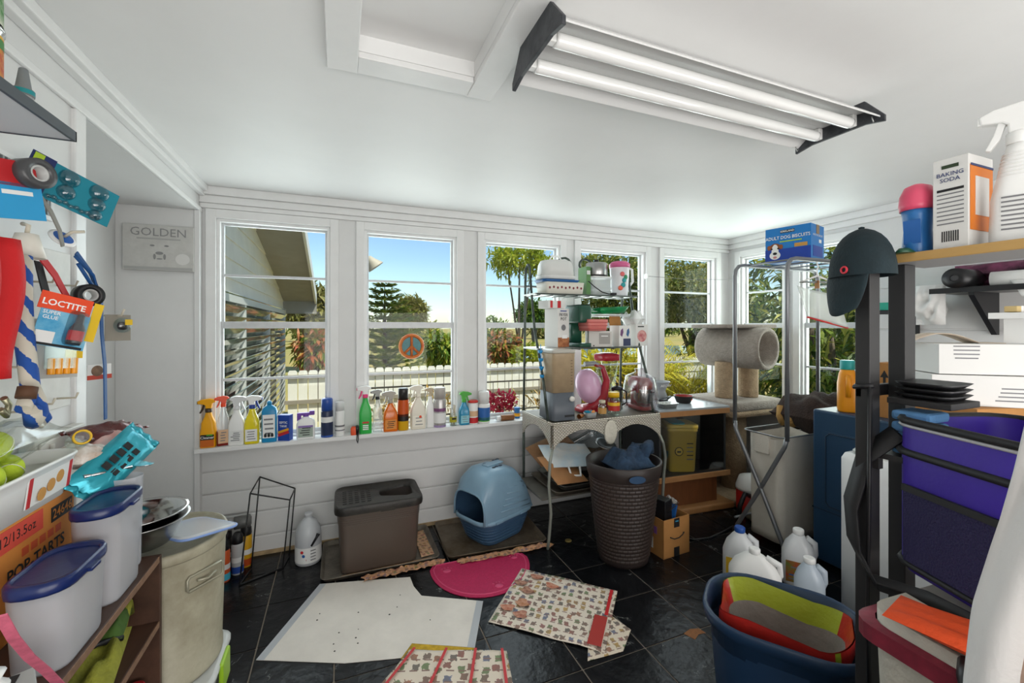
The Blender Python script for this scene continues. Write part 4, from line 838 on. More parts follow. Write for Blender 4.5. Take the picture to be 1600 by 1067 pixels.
# pink leash and grey tag foreground
t = thing('pink_leash', 'pink woven strap draped over the bookcase edge', 'leash', (-.47, .83, BZ))
pp = [P(0, 965, X=-.43), P(20, 1000, X=-.43), P(45, 1030, X=-.435), P(70, 1050, X=-.44), P(100, 1080, X=-.45)]
q = MB(); ring = []
for i, p in enumerate(pp): ring.append([p-t.location+Vector(v) for v in ((-.006, 0, 0), (.006, .003, 0), (.006, .003, .003), (-.006, 0, .003))])
q.loft(ring, smooth=False); q.build('webbing', mat('nylon_pink', 'c9627a', .7, var=.3, vs=60), t)
t = thing('grey_carton', 'grey carton with white foam piece at the near bookcase end', 'box', (-.51, .93, BZ), .5)
MB().box(-.05, .05, -.06, .06, 0, .075).build('carton', mat('carton_grey', 'a9aaa8', .6), t, bevel=.002); MB().lathe([(.02, 0), (.022, .02), (.012, .03), (.018, .042), (.004, .045)], 14, c=(0, .01, .075)).build('foam_piece', pwhite, t); decal(t, 'printed_text', (.02, .03, .0752), (.3, 1, 0), (-1, .3, 0), .05, .012, ink); decal(t, 'printed_block', (.0502, -.02, .03), Y3, Z3, .04, .03, mat('label_bluegreen', '2a62a8'))
# metal bin and clear lid
t = thing('metal_bin', 'cream oval metal bin with side handle and lid', 'bin', (-.515, 1.745, .302))
bm_ = mat('cream_enamel', 'b9b49f', .45, var=.22, vs=5, col2='8f8872', bump=.05, bs=20)
def ov(k, z): return el(.145*k, .175*k, z, n=36)
MB().loft([ov(.93, 0), ov(.95, .01), ov(.95, .025), ov(.93, .03), ov(1, .38), ov(1.0, .40)], cap1=False).build('body', bm_, t)
MB().loft([ov(1.03, .395), ov(1.045, .40), ov(1.045, .418), ov(1.03, .424), ov(.98, .428), ov(.95, .42), ov(.5, .424)]).build('lid', bm_, t)
q = MB(); T_ = frame((.118, -.112, .32), (.66, .75, 0), Z3); q.tube([T_ @ Vector(v) for v in ((-.05, -.022, 0), (.05, -.022, 0), (.056, -.015, 0), (.056, .015, 0), (.05, .022, 0), (-.05, .022, 0), (-.056, .015, 0), (-.056, -.015, 0))], .004, 8, closed=True); q.tube([T_ @ Vector(v) for v in ((-.03, .004, .006), (0, -.004, .012), (.03, .004, .006))], .004); q.build('handle', mat('bin_handle', 'a5a18e', .4, metal=.4), t)
t = thing('snap_cover', 'clear snap cover with blue rim resting on the metal bin', 'cover', (-.455, 1.72, .742), rot=(-.10, .10, .7))
MB().loft([rr(.17, .24, .03, 0), rr(.17, .24, .03, .008), rr(.15, .22, .025, .012)]).build('panel', frosted('milky_lid', 'e6eaf0', .5, .2), t)
MB().tube(rr(.172, .242, .03, .004), .004, 6, closed=True).build('seal', mat('seal_blue', '7f9ad0', .4), t)
t = thing('storage_bin', 'clear storage bin with lime green latch on the floor', 'bin', (-.515, 1.725, 0), .0)
MB().loft([rr(.24, .26, .04, 0), rr(.27, .29, .05, .27), rr(.29, .30, .055, .275), rr(.29, .30, .055, .285), rr(.265, .28, .05, .285), rr(.23, .25, .04, .01)], cap1=False).build('body', frosted('milky_bin', 'd9dbd8', .75, .3), t)
MB().loft([rr(.296, .306, .056, .284), rr(.296, .306, .056, .294), rr(.27, .28, .05, .299)]).build('lid', frosted('milky_bin', 'd9dbd8'), t)
MB().box(.143, .157, -.05, .05, .20, .296).build('latch', mat('latch_lime', '9ac42a', .4), t, bevel=.005)
# spray cans by the wall
for k, (x, y, h, c1, c2, cap, lab) in enumerate(((-.600, 2.815, .235, 'c9582a', '4ab4d0', black, 'orange and turquoise aerosol with black trigger cap on the floor'), (-.655, 2.86, .225, '2a3a7a', 'dcdad4', mat('silver_cap', 'c0c0c0', .3, metal=.8), 'blue and white aerosol with silver top by the alcove'), (-.545, 2.875, .235, 'b8b8b8', '2a4a9a', black, 'grey printed aerosol with black cap and blue base'), (-.515, 2.945, .25, 'd8a41e', 'b84a1e', black, 'yellow aerosol with black cap at the back'), (-.615, 2.945, .24, '3a3a3a', '6a6a6a', black, 'dark aerosol against the back wall'))):
    t = thing('aerosol_can', lab, 'can', (x, y, 0), k*.7, 'aerosols standing on the floor')
    MB().lathe([(.029, 0), (.031, .004), (.031, h*.7), (.027, h*.74), (.02, h*.76)], 24).build('body', mat('can_'+c1, c1, .35), t)
    MB().lathe([(.0315, .01), (.0315, h*.2)], 24, cap0=False, cap1=False).build('printed_band', mat('can_'+c2, c2, .35), t); MB().lathe([(.0316, h*.3), (.0316, h*.42)], 24, cap0=False, cap1=False).build('printed_band', MATS['label_pale'], t)
    MB().loft([el(.028, .028, h*.74), el(.03, .03, h*.76), el(.028, .028, h*.9), el(.016, .02, h*.98), el(.010, .014, h)]).build('cap', cap, t)
t = thing('wrapped_rolls', 'pair of plastic wrapped rolls lying on the aerosols', 'package', (-.60, 2.91, .272), .15)
MB().lathe([(.03, -.11), (.034, -.10), (.034, .02), (.03, .03)], 18, T=Matrix.Rotation(PI/2, 4, 'Y')).build('roll', mat('wrap_grey', '9a9a98', .25, var=.4, vs=20), t); MB().lathe([(.0345, -.075), (.0345, -.03)], 18, cap0=False, cap1=False, T=Matrix.Rotation(PI/2, 4, 'Y')).build('paper_label', mat('label_gold', 'e0a020'), t); MB().lathe([(.036, .03), (.036, .11), (.02, .118)], 18, T=Matrix.Rotation(PI/2, 4, 'Y')).build('roll', mat('wrap_dark', '6a6a68', .25, var=.4, vs=20), t)
# wire stand
t = thing('wire_stand', 'thin black wire stand frame leaning by the wall', 'stand')
A_, B_, C_, D_ = (P(x, y, z=0) for x, y in ((374, 915), (442, 888), (380, 905), (448, 880)))
a_, b_, c_, d_ = P(391, 771, Y=2.74), P(453, 781, Y=2.80), P(406, 745, Y=2.93), P(461, 763, Y=2.96)
t.location = A_
def wire(*pts): MB().tube([p-t.location for p in pts], .0042, 6).build('wire', blackm, t)
A_.z = B_.z = C_.z = D_.z = .005
C_ = Vector((A_.x+.03, A_.y+.16, .005)); D_ = Vector((B_.x+.02, B_.y+.13, .005))
wire(A_, a_); wire(B_, b_); wire(C_, c_); wire(D_, d_); wire(a_, b_); wire(b_, d_); wire(d_, c_); wire(c_, a_); wire(A_, B_); wire(B_, D_); wire(C_, A_)
# water jug
t = thing('water_jug', 'translucent gallon jug with printed label beside the wire stand', 'jug', (-.175, 2.86, 0))
MB().lathe([(.066, 0), (.072, .008), (.073, .17), (.066, .205), (.045, .245), (.022, .262), (.019, .275), (.021, .278), (.021, .292), (.015, .294)], 28).build('body', frosted('milky_jug', 'c9ccd0', .85, .3), t)
MB().lathe([(.0742, .02), (.0742, .11)], 28, cap0=False, cap1=False).build('paper_label', MATS['label_white'], t)
for k in range(4): decal(t, 'print_line', (.03, -.0715, .04+k*.018), (1, .45, 0), Z3, .03, .005, greyink)
for k, c_ in enumerate(('c0262b', '2a62a8', 'c0262b')): MB().lathe([(.009, 0), (.009, .001)], 12, T=frame((-.03+.008*k, -.072+.001*k, .09-.024*k), (1, -.4, 0), Z3)).build('printed_mark', mat('mark_'+c_, c_, .5), t)
MB().tube([(.02, -.074, .12), (.05, -.06, .165), (.058, -.055, .18)], [.006, .008, .012]).build('clip', black, t)
# ================================================================ floor items
trayM = mat('sheet_pan', '8b8377', .45, metal=.55, var=.4, vs=6, col2='5e564c')
def sheetpan(name, label, cx, cy, w, d, rz, m_=trayM, h=.024, group=None, cat='tray', z=0.001):
    t = thing(name, label, cat, (cx, cy, z), rz, group)
    MB().loft([rr(w-.03, d-.03, .03, 0), rr(w-.008, d-.008, .036, h-.003), rr(w, d, .038, h-.001), rr(w, d, .038, h+.001), rr(w-.01, d-.01, .036, h), rr(w-.034, d-.034, .03, .003)]).build('pan', m_, t)
    MB().tube(rr(w, d, .038, h), .0028, 6, closed=True).build('rim', m_, t)
    return t
GT = 'baking sheets under the litter boxes'
sheetpan('baking_sheet', 'grey metal baking sheet under the brown litter box', .235, 2.79, .665, .455, 0, group=GT)
sheetpan('baking_sheet', 'stained metal baking sheet under the blue hooded litter box', .945, 2.765, .66, .50, -.05, mat('sheet_pan_rust', '7d7162', .5, metal=.4, var=.7, vs=4, col2='4a3a24'), group=GT)
# newspaper material
def newsmat(name, paper='e2d6c4', cell=.038, seed=0., strong=.8):
    if name in MATS: return MATS[name]
    m = bpy.data.materials.new(name); m.use_nodes = True; n = m.node_tree.nodes; l = m.node_tree.links; b = n['Principled BSDF']; b.inputs['Roughness'].default_value = .8
    tc = n.new('ShaderNodeTexCoord'); mp = n.new('ShaderNodeMapping'); mp.inputs['Location'].default_value = (seed, seed*.7, 0); mp.inputs['Scale'].default_value = (1/cell, 1/cell*.85, 0); l.new(tc.outputs['Object'], mp.inputs[0])
    fr = n.new('ShaderNodeVectorMath'); fr.operation = 'FRACTION'; l.new(mp.outputs[0], fr.inputs[0])
    vo = n.new('ShaderNodeTexVoronoi'); vo.voronoi_dimensions = '2D'; vo.distance = 'CHEBYCHEV'; vo.inputs['Scale'].default_value = 1; vo.inputs['Randomness'].default_value = .55; l.new(mp.outputs[0], vo.inputs['Vector'])
    sc_ = n.new('ShaderNodeSeparateColor'); l.new(vo.outputs['Color'], sc_.inputs[0])
    cr = n.new('ShaderNodeValToRGB'); cr.color_ramp.interpolation = 'CONSTANT'; cols = ['9a2f2a', 'b8622f', '6a4a3a', '2f5f9a', '4f8a3a', 'd0a02a', 'a83a4a', '3a3a3e', '7a3f2a']; e = cr.color_ramp.elements
    while len(e) < len(cols): e.new(.5)
    for i, c in enumerate(cols): e[i].position = i/len(cols); e[i].color = lin(c)
    l.new(sc_.outputs[0], cr.inputs[0])
    nz = n.new('ShaderNodeTexNoise'); nz.inputs['Scale'].default_value = 3.2; nz.inputs['Detail'].default_value = 3; l.new(mp.outputs[0], nz.inputs['Vector'])
    ma = n.new('ShaderNodeMath'); ma.operation = 'MULTIPLY_ADD'; l.new(nz.outputs[0], ma.inputs[0]); ma.inputs[1].default_value = .5; l.new(vo.outputs['Distance'], ma.inputs[2])
    lt = n.new('ShaderNodeMath'); lt.operation = 'LESS_THAN'; l.new(ma.outputs[0], lt.inputs[0]); lt.inputs[1].default_value = .53
    # text lines under each picture
    sp = n.new('ShaderNodeSeparateXYZ'); l.new(fr.outputs[0], sp.inputs[0]); l1 = n.new('ShaderNodeMath'); l1.operation = 'LESS_THAN'; l.new(sp.outputs[1], l1.inputs[0]); l1.inputs[1].default_value = .12
    l2 = n.new('ShaderNodeMath'); l2.operation = 'LESS_THAN'; l.new(sp.outputs[0], l2.inputs[0]); l2.inputs[1].default_value = .66; l3 = n.new('ShaderNodeMath'); l3.operation = 'MULTIPLY'; l.new(l1.outputs[0], l3.inputs[0]); l.new(l2.outputs[0], l3.inputs[1])
    pn = n.new('ShaderNodeTexNoise'); pn.inputs['Scale'].default_value = 30; l.new(tc.outputs['Object'], pn.inputs['Vector']); vr = n.new('ShaderNodeMix'); vr.data_type = 'RGBA'; vr.inputs['A'].default_value = lin('3a2a24'); l.new(cr.outputs[0], vr.inputs['B']); l.new(pn.outputs[0], vr.inputs['Factor'])
    m1 = n.new('ShaderNodeMix'); m1.data_type = 'RGBA'; m1.inputs['A'].default_value = lin(paper); l.new(vr.outputs['Result'], m1.inputs['B']); s1 = n.new('ShaderNodeMath'); s1.operation = 'MULTIPLY'; l.new(lt.outputs[0], s1.inputs[0]); s1.inputs[1].default_value = strong; l.new(s1.outputs[0], m1.inputs['Factor'])
    m2 = n.new('ShaderNodeMix'); m2.data_type = 'RGBA'; l.new(m1.outputs['Result'], m2.inputs['A']); m2.inputs['B'].default_value = lin('8a6f66'); l.new(l3.outputs[0], m2.inputs['Factor'])
    l.new(m2.outputs['Result'], b.inputs['Base Color']); MATS[name] = m
    return m
def paper(name, label, poly, m_, z=.001, wave=.004, cat='newspaper', group=None, seed=0, th=.0008, n=16):
    """quad sheet from 4 floor points, gently rippled"""
    p = [Vector((a[0], a[1], 0)) for a in poly]; o = (p[0]+p[1]+p[2]+p[3])/4
    u = (p[1]-p[0]).normalized(); ang = math.atan2(u.y, u.x); t = thing(name, label, cat, (o.x, o.y, z), ang, group); R_ = Matrix.Rotation(-ang, 3, 'Z'); pl_ = [R_ @ (a-o) for a in p]
    def f(a, b):
        q = pl_[0].lerp(pl_[1], a).lerp(pl_[3].lerp(pl_[2], a), b); e = noise.noise(Vector((q.x*7+seed, q.y*7, seed)))
        return (q.x, q.y, .001+max(0, e*wave+wave*.5))
    MB().sheet(f, n, n, th=th).build('sheet', m_, t)
    return t, pl_
news = newsmat('grocery_ad', 'e0d4c4'); news2 = newsmat('grocery_ad_small', 'd9cbb8', .036, 3.3); news3 = newsmat('crumpled_ad', 'c0906c', .03, 5.1, .6)
GN = 'newspapers on the floor'
t, pl_ = paper('newspaper', 'grocery flyer sheet with large food pictures lying flat on the black tiles', [(.661, 1.939), (1.066, 1.565), (1.378, 1.905), (.986, 2.29)], news, .004, .005, group=GN)
def strip(t, a, b, w_, m_, z=.0115): 
    a = Vector(a); b = Vector(b); d = (b-a); L_ = d.length; ang = math.atan2(d.y, d.x)
    MB().box(-L_/2, L_/2, -w_/2, w_/2, 0, .0005).build('printed_bar', m_, t, loc=((a.x+b.x)/2, (a.y+b.y)/2, z), rot=(0, 0, ang))
strip(t, pl_[2].lerp(pl_[1], .04)+(pl_[3]-pl_[2])*.05, pl_[2].lerp(pl_[1], .50)+(pl_[3]-pl_[2])*.05, .016, redink)
strip(t, pl_[2].lerp(pl_[1], .53)+(pl_[3]-pl_[2])*.09, pl_[2].lerp(pl_[1], .97)+(pl_[3]-pl_[2])*.09, .062, mat('ad_red', 'a8342e', .7))
for k, (u_, v_) in enumerate(((.12, .80), (.22, .62), (.40, .82), (.62, .80), (.80, .76), (.75, .90), (.3, .92))):
    q_ = pl_[1].lerp(pl_[2], 1-u_); e_ = pl_[0].lerp(pl_[3], 1-u_); c_ = q_.lerp(e_, v_)
    MB().prism([(.034*math.cos(a)*(1+.3*math.sin(3*a+k)), .026*math.sin(a)*(1+.25*math.cos(2*a+k))) for a in [2*PI*i/16 for i in range(16)]], 0, .0005).build('printed_food', mat('food_%d' % (k % 4), ['8a3f2a', 'b0583a', '6a3a2a', 'a86a3a'][k % 4], .8, var=.7, vs=40, col2='d0a088'), t, loc=(c_.x, c_.y, .0108))
paper('newspaper', 'smaller ad page sticking out from under the large flyer', [(.974, 1.556), (1.147, 1.545), (1.262, 1.64), (1.20, 1.90)], news2, .002, .002, group=GN, seed=4)
t, pl_ = paper('newspaper', 'grocery flyer page with red columns beside the white pad', [(.10, 1.70), (.62, 1.50), (.675, 1.732), (.285, 1.895)], newsmat('grocery_ad3', 'dfd2c0', .05, 8.4), .006, .006, group=GN, seed=7)
for u_ in (.05, .38, .68, .95): strip(t, pl_[0].lerp(pl_[1], u_), pl_[3].lerp(pl_[2], u_), .012, redink, .0135)
paper('newspaper', 'yellow edged flyer page under the red column page', [(.24, 1.86), (.50, 1.76), (.56, 1.80), (.30, 1.935)], mat('ad_yellow', 'd8b02e', .8, var=.4, vs=40), .0035, .002, group=GN, seed=9)
# white pad
t = thing('training_pad', 'large white absorbent pad spread on the black tiles', 'pad', (.18, 2.15, .0012))
po = [(-.329, 2.09), (-.10, 2.575), (.37, 2.455), (.375, 2.36), (.40, 2.262), (.687, 2.098), (.545, 1.79), (.02, 1.93)]
cx, cy = .18, 2.15
MB().prism([(x-cx, y-cy) for x, y in reversed(po)], 0, .0022).build('sheet', mat('pad_white', 'e6dfd6', .85, var=.14, vs=4, bump=.2, bs=14), t)
em = mat('pad_edge', 'b9bcc0', .5, trans=.1)
for a, b, w_ in (((-.329, 2.09), (-.10, 2.575), .034), ((.687, 2.098), (.545, 1.79), .034)):
    d = Vector((b[0]-a[0], b[1]-a[1], 0)); n_ = Vector((d.y, -d.x, 0)).normalized()*w_; p = [Vector((a[0]-cx, a[1]-cy, .0022)), Vector((b[0]-cx, b[1]-cy, .0022))]
    MB().add([p[0], p[1], p[1]+n_, p[0]+n_]+[v+Z3*.0006 for v in (p[0], p[1], p[1]+n_, p[0]+n_)], [(0, 1, 2, 3), (7, 6, 5, 4), (0, 4, 5, 1), (1, 5, 6, 2), (2, 6, 7, 3), (3, 7, 4, 0)]).build('plastic_border', em, t)
for k in range(14): MB().lathe([(rnd(.002, .005), 0), (.001, .003)], 6, c=(rnd(-.3, .35), rnd(-.15, .2), .0022)).build('litter_crumb', mat('crumb', '3a3430', .9), t)
# pink half moon mat
t = thing('litter_mat', 'pink half moon rubber mat with paw prints', 'mat', (0, 0, .0012)); pk_ = mat('pink_rubber', 'c2265a', .7, var=.15, vs=60, bump=.5, bs=140); pk2 = mat('pink_raised', 'd04a74', .6)
A_, B_ = Vector((.50, 2.47, 0)), Vector((1.03, 2.47, 0)); A_ = Vector((.485, 2.47, 0)); B_ = Vector((1.07, 2.40, 0)); mid = (A_+B_)/2; t.location = (mid.x, mid.y, .0012)
ux = (B_-A_).normalized(); t.rotation_euler.z = math.atan2(ux.y, ux.x); a_ = (B_-A_).length/2
def half(k, b=.32): return [(a_*k*math.cos(PI+PI*i/24)*(1-.0), b*k*math.sin(PI+PI*i/24)) for i in range(25)]+[(a_*k*.93, .05*k), (0, .075*k), (-a_*k*.93, .05*k)]
MB().prism(half(1), 0, .004).build('mat', pk_, t)
MB().tube([Vector((x, y, .0045)) for x, y in half(.93)], .004, 6, closed=True).build('raised_border', pk2, t)
def paw(x, y, s):
    MB().lathe([(s*.55, 0), (s*.5, .002), (.001, .003)], 14, c=(x, y-s*.25, .004), sx=1.2).build('paw_print', pk2, t)
    for k in range(4): MB().lathe([(s*.2, 0), (.001, .003)], 10, c=(x-s*.75+k*s*.5, y+s*(.45+.25*(k in (1, 2))), .004)).build('paw_print', pk2, t)
paw(-.20, -.02, .036); paw(.06, -.235, .036); paw(.215, .02, .03)
# brown top entry litter box
t = thing('litter_box', 'brown top entry litter box with black grated lid', 'litter box', (.222, 2.752, .0045), -.0)
br = frosted('brown_plastic', '5c5048', .96, .35); w_, d_ = .47, .32
MB().loft([rr(w_*.90, d_*.88, .04, 0), rr(w_*.92, d_*.9, .045, .008), rr(w_*.985, d_*.98, .05, .32), rr(w_, d_, .05, .335), rr(w_, d_, .05, .36)], cap1=False).build('bin', br, t)
for k in range(4): MB().tube(rr(w_*(.985-.004*k)+.002, d_*(.98-.004*k)+.002, .05, .318-.012*k), .0018, 5, closed=True).build('rib', br, t)
lid = MB(); lw, ld = w_*1.06, d_*1.08; n_ = 40
oc_ = (.115, .0); outer = rr(lw, ld, .06, 0, n=10); 
def ring_(ro, z): return [Vector((v.x*ro, v.y*ro, z)) for v in outer]
hole = []
for v in outer:
    a = math.atan2(v.y, v.x-oc_[0]); hole.append(Vector((oc_[0]+.115*math.cos(a), .105*math.sin(a), 0)))
lid.loft([ring_(1, .345), ring_(1.01, .36), ring_(1.0, .385), ring_(.975, .395), ring_(.94, .388), [Vector((v.x, v.y, .388)) for v in hole], [Vector((v.x, v.y, .37)) for v in hole]], cap0=False, cap1=False)
lido = lid.build('lid', mat('dark_lid', '1d1c1c', .42, var=.35, vs=14, col2='36322d', bump=.2, bs=60), t)
for i in range(5):
    for j in range(7): MB().box(-.205+i*.034, -.205+i*.034+.022, -.105+j*.032, -.105+j*.032+.006, .386, .3895).build('grate_slot', mat('slot_black', '101010', .6), lido)
MB().loft([rr(w_*.9, d_*.9, .05, .10), rr(w_*.9, d_*.9, .05, .11)]).build('litter', mat('cat_litter', '6a6258', .95, bump=.5, bs=120), t)
MB().box(.0, .08, -ld/2-.003, -ld/2+.01, .342, .352).build('latch', mat('dark_lid', '2a2827'), t)
# newspaper on tray 1
paper('newspaper', 'strip of grocery newspaper between the brown litter box and tray edge', [(.01, 2.585), (.535, 2.585), (.52, 2.615), (.01, 2.606)], newsmat('ad_strip', 'c9a07c', .03, 2.1, .6), .0035, .003, group=GN, seed=11)
paper('newspaper', 'torn newspaper sheet poking out beside the brown litter box', [(.462, 2.62), (.545, 2.64), (.535, 2.97), (.462, 2.96)], newsmat('ad_strip', 'c9a07c'), .0035, .012, group=GN, seed=14)
def crumple(label, x0, y0, x1, y1, s):
    t = thing('crumpled_newspaper', label, 'newspaper', ((x0+x1)/2, (y0+y1)/2, .001), math.atan2(y1-y0, x1-x0), GN); L_ = math.hypot(x1-x0, y1-y0)
    MB().sheet(lambda u, v: ((u-.5)*L_+.01*math.sin(v*7+u*30), (v-.5)*.055+.014*noise.noise(Vector((u*14, s, 0))), .004+.013*abs(noise.noise(Vector((u*12+s, v*3, s))))+.008*abs(math.sin(u*25+v*3+s))), 36, 6, th=.0008, smooth=False).build('sheet', news3, t)
crumple('crumpled newspaper edge in front of the brown litter box tray', .12, 2.525, .58, 2.535, 3.1); crumple('crumpled newspaper edge in front of the blue litter box tray', .66, 2.487, 1.28, 2.47, 7.7)
# blue hooded litter box
t = thing('hooded_litter_box', 'blue hooded litter box with ribbed sides and open front', 'litter box', (.985, 2.765, .0055), math.radians(24))
lb = mat('blue_hood', '7f9fb5', .3, var=.08, vs=6); db = mat('blue_base', '3d5a78', .35)
w_, d_ = .47, .34
rings = [rr(w_*.72, d_*.74, .07, 0), rr(w_*.76, d_*.78, .08, .01), rr(w_*.93, d_*.93, .09, .13), rr(w_*.97, d_*.96, .09, .165)]
MB().loft(rings, cap1=False).build('base', db, t)
for k in range(5): MB().tube([v*1 for v in rr(w_*(.80+.03*k), d_*(.81+.03*k), .085, .03+k*.022)], .003, 5, closed=True).build('rib', db, t)
# hood: cross sections along x (front at -x), open front
def hoodring(x, hw, zt, z0=.16, n=16, bulge=1):
    pts = []
    for i in range(n+1):
        a = PI*i/n; c = math.cos(a); s_ = math.sin(a); pts.append(Vector((x, -hw*(abs(c)**.5)*(1 if c > 0 else -1), z0+(zt-z0)*(s_**.55))))
    return pts
secs = [(-.225, .15, .34), (-.19, .16, .43), (-.12, .165, .475), (0, .168, .475), (.10, .166, .445), (.17, .16, .36), (.215, .15, .25), (.235, .145, .17)]
q = MB(); q.loft([hoodring(*s_) for s_ in secs], cap0=False, cap1=False, closed=False); q.loft([[v*1 for v in hoodring(s_[0]+.003, s_[1]-.004, s_[2]-.004)] for s_ in secs], 1, cap0=False, cap1=False, closed=False)
q.build('hood', [lb, db], t)
MB().tube(hoodring(-.225, .15, .34), .007, 8).build('opening_rim', lb, t)
MB().loft([rr(w_*1.0, d_*.99, .09, .15), rr(w_*1.04, d_*1.03, .095, .155), rr(w_*1.04, d_*1.03, .095, .172), rr(w_*1.0, d_*.99, .09, .178)], cap0=False, cap1=False).build('flange', lb, t)
for k in range(6):
    zz = .20+k*.034; MB().tube([(-.10+.02*k, -.1695+.003*k*k*.3, zz+.02), (.05, -.170+.003*k*k*.3, zz+.01), (.19-.014*k, -.157+.002*k, zz-.012)], .005, 6).build('rib', lb, t)
MB().box(-.09, .06, -.03, .03, .474, .482).build('handle', lb, t, bevel=.003)
for (x, y) in ((-.06, -.1), (-.03, -.09), (.0, -.1), (.06, .07), (.08, .09), (.045, .09), (-.05, .07)): MB().lathe([(.011, 0), (.011, .002)], 10, c=(x, y*.6, .473), sx=1.4).build('vent_hole', mat('vent_navy', '14283e', .5), t)
for x in (-.12, .10): MB().box(x-.03, x+.03, -.182, -.176, .156, .17).build('clip', lb, t, bevel=.002)
# ================================================================ wicker baker rack
GR = mat('rack_metal', '2c352f', .4, metal=.4, var=.3, vs=20, col2='56605a')
rk = thing('bakers_rack', 'metal bakers rack with white wicker table top and two upper shelves', 'rack', (1.27, 2.45, 0))
RX0, RX1, RYF, RYB = 0, .86, 0, .46    # local
def rp(q, nm, m_=GR, **k): return q.build(nm, m_, rk, **k)
wm = bpy.data.materials.new('white_wicker'); wm.use_nodes = True; n_ = wm.node_tree.nodes; l_ = wm.node_tree.links; b_ = n_['Principled BSDF']; b_.inputs['Roughness'].default_value = .6
tc = n_.new('ShaderNodeTexCoord'); br_ = n_.new('ShaderNodeTexBrick'); br_.inputs['Scale'].default_value = 1; br_.inputs['Brick Width'].default_value = .022; br_.inputs['Row Height'].default_value = .010; br_.inputs['Mortar Size'].default_value = .0022; br_.inputs['Color1'].default_value = lin('e6e1d6'); br_.inputs['Color2'].default_value = lin('d6d0c2'); br_.inputs['Mortar'].default_value = lin('6a6254')
sx_ = n_.new('ShaderNodeSeparateXYZ'); cb = n_.new('ShaderNodeCombineXYZ'); ad = n_.new('ShaderNodeMath'); ad.operation = 'ADD'; l_.new(tc.outputs['Object'], sx_.inputs[0]); l_.new(sx_.outputs[0], ad.inputs[0]); l_.new(sx_.outputs[1], ad.inputs[1]); l_.new(ad.outputs[0], cb.inputs[0]); l_.new(sx_.outputs[2], cb.inputs[1])
l_.new(cb.outputs[0], br_.inputs['Vector']); l_.new(br_.outputs['Color'], b_.inputs['Base Color']); bp_ = n_.new('ShaderNodeBump'); bp_.inputs['Strength'].default_value = .7; bp_.inputs['Distance'].default_value = .003; bp_.invert = True; l_.new(br_.outputs['Fac'], bp_.inputs['Height']); l_.new(bp_.outputs[0], b_.inputs['Normal']); MATS['wicker'] = wm
TZ = .79
rp(MB().box(RX0, RX1, RYF, RYB, TZ-.02, TZ), 'table_top', wm, bevel=.006)
# aprons with arched lower edge
def apron(L_, n=24, drop=.16, arch=.115):
    top = [(u*L_/n, 0) for u in range(n+1)]; bot = [(u*L_/n, -drop+arch*math.sin(PI*u/n)**.7) for u in range(n+1)]
    return top, bot
def apr(T_, L_, seg=1, **k):
    q = MB(); top, bot = apron(L_, **k); N = len(top)
    for i in range(N-1):
        vs = [T_ @ Vector((x, z_, y)) for y in (0, .012) for (x, z_) in (bot[i], bot[i+1], top[i+1], top[i])]
        q.add(vs, [(0, 1, 2, 3), (7, 6, 5, 4), (0, 4, 5, 1), (2, 6, 7, 3)])
    rp(q, 'wicker_apron', wm)
apr(frame((0, -.004, TZ-.005), X3, Z3), RX1/2+.02); apr(frame((RX1/2-.02, -.004, TZ-.005), X3, Z3), RX1/2+.02)
apr(frame((0, RYB, TZ-.005), -Y3, Z3), RYB); apr(frame((RX1, 0, TZ-.005), Y3, Z3), RYB)
MB().lathe([(1, 0), (1, .008), (.9, .012)], 28, T=frame((RX1/2, -.018, TZ-.085), X3, Z3) @ Matrix.Diagonal((.05, .082, 1, 1))).build('wicker_medallion', mat('medallion', 'cfcabc', .6, bump=.8, bs=60), rk)
q = MB(); q.tube([(0, 0, TZ), (RX1, 0, TZ)], .010, 8); rp(q, 'wicker_edge', wm); q = MB(); q.tube([(0, 0, TZ), (0, RYB, TZ)], .010, 8); rp(q, 'wicker_edge', wm)
wl_ = mat('rack_leg', '8d9188', .4, metal=.4)
rp(MB().tube([(0, 0, TZ-.16), (-.02, -.005, .55), (-.03, -.01, .40), (-.015, -.01, .22), (-.03, -.01, .06), (-.04, -.012, 0)], .010, 8), 'leg', wl_)
rp(MB().tube([(RX1, 0, TZ-.14), (RX1+.03, -.01, .58), (RX1+.045, -.015, .48), (RX1+.03, -.015, .35), (RX1+.02, -.01, .15), (RX1+.03, -.012, 0)], .010, 8), 'leg', wl_)
for x in (0, RX1): rp(MB().tube([(x, RYB, TZ), (x, RYB, 0)], .010, 8), 'leg')
# side frames: arches above
for x in (0, RX1):
    for (y0, yt) in ((RYB, RYB-.03), (.06, RYB-.12)):
        pts = [(x, y0, TZ), (x, y0+(yt-y0)*.25, 1.05), (x, y0+(yt-y0)*.75, 1.40), (x, yt, 1.75), (x, (yt*2+RYB-.075)/3, 1.845)]
        rp(MB().tube(pts, .0095, 8), 'upright')
    rp(MB().tube([(x, RYB-.03, 1.75), (x, RYB-.035, 1.83), (x, RYB-.06, 1.868), (x, RYB-.09, 1.868), (x, RYB-.115, 1.83), (x, RYB-.12, 1.75)], .008, 8), 'arch')
for zz, y0, y1, nm in ((1.27, .20, RYB-.01, 'shelf'), (1.655, .24, RYB-.01, 'shelf')):
    q = MB(); q.box(-.01, RX1+.01, y0, y1, zz-.012, zz); sho = rp(q, nm, mat('rack_shelf_glass', 'a9aca8', .3, metal=.3), bevel=.002)
    for k in range(9): MB().tube([(.03+k*.10, y0, zz-.015), (.03+k*.10, y1, zz-.015)], .003, 6).build('shelf_wire', GR, sho)
    rp(MB().tube([(0, y0, zz-.006), (RX1, y0, zz-.006)], .005, 6), 'shelf_rail')
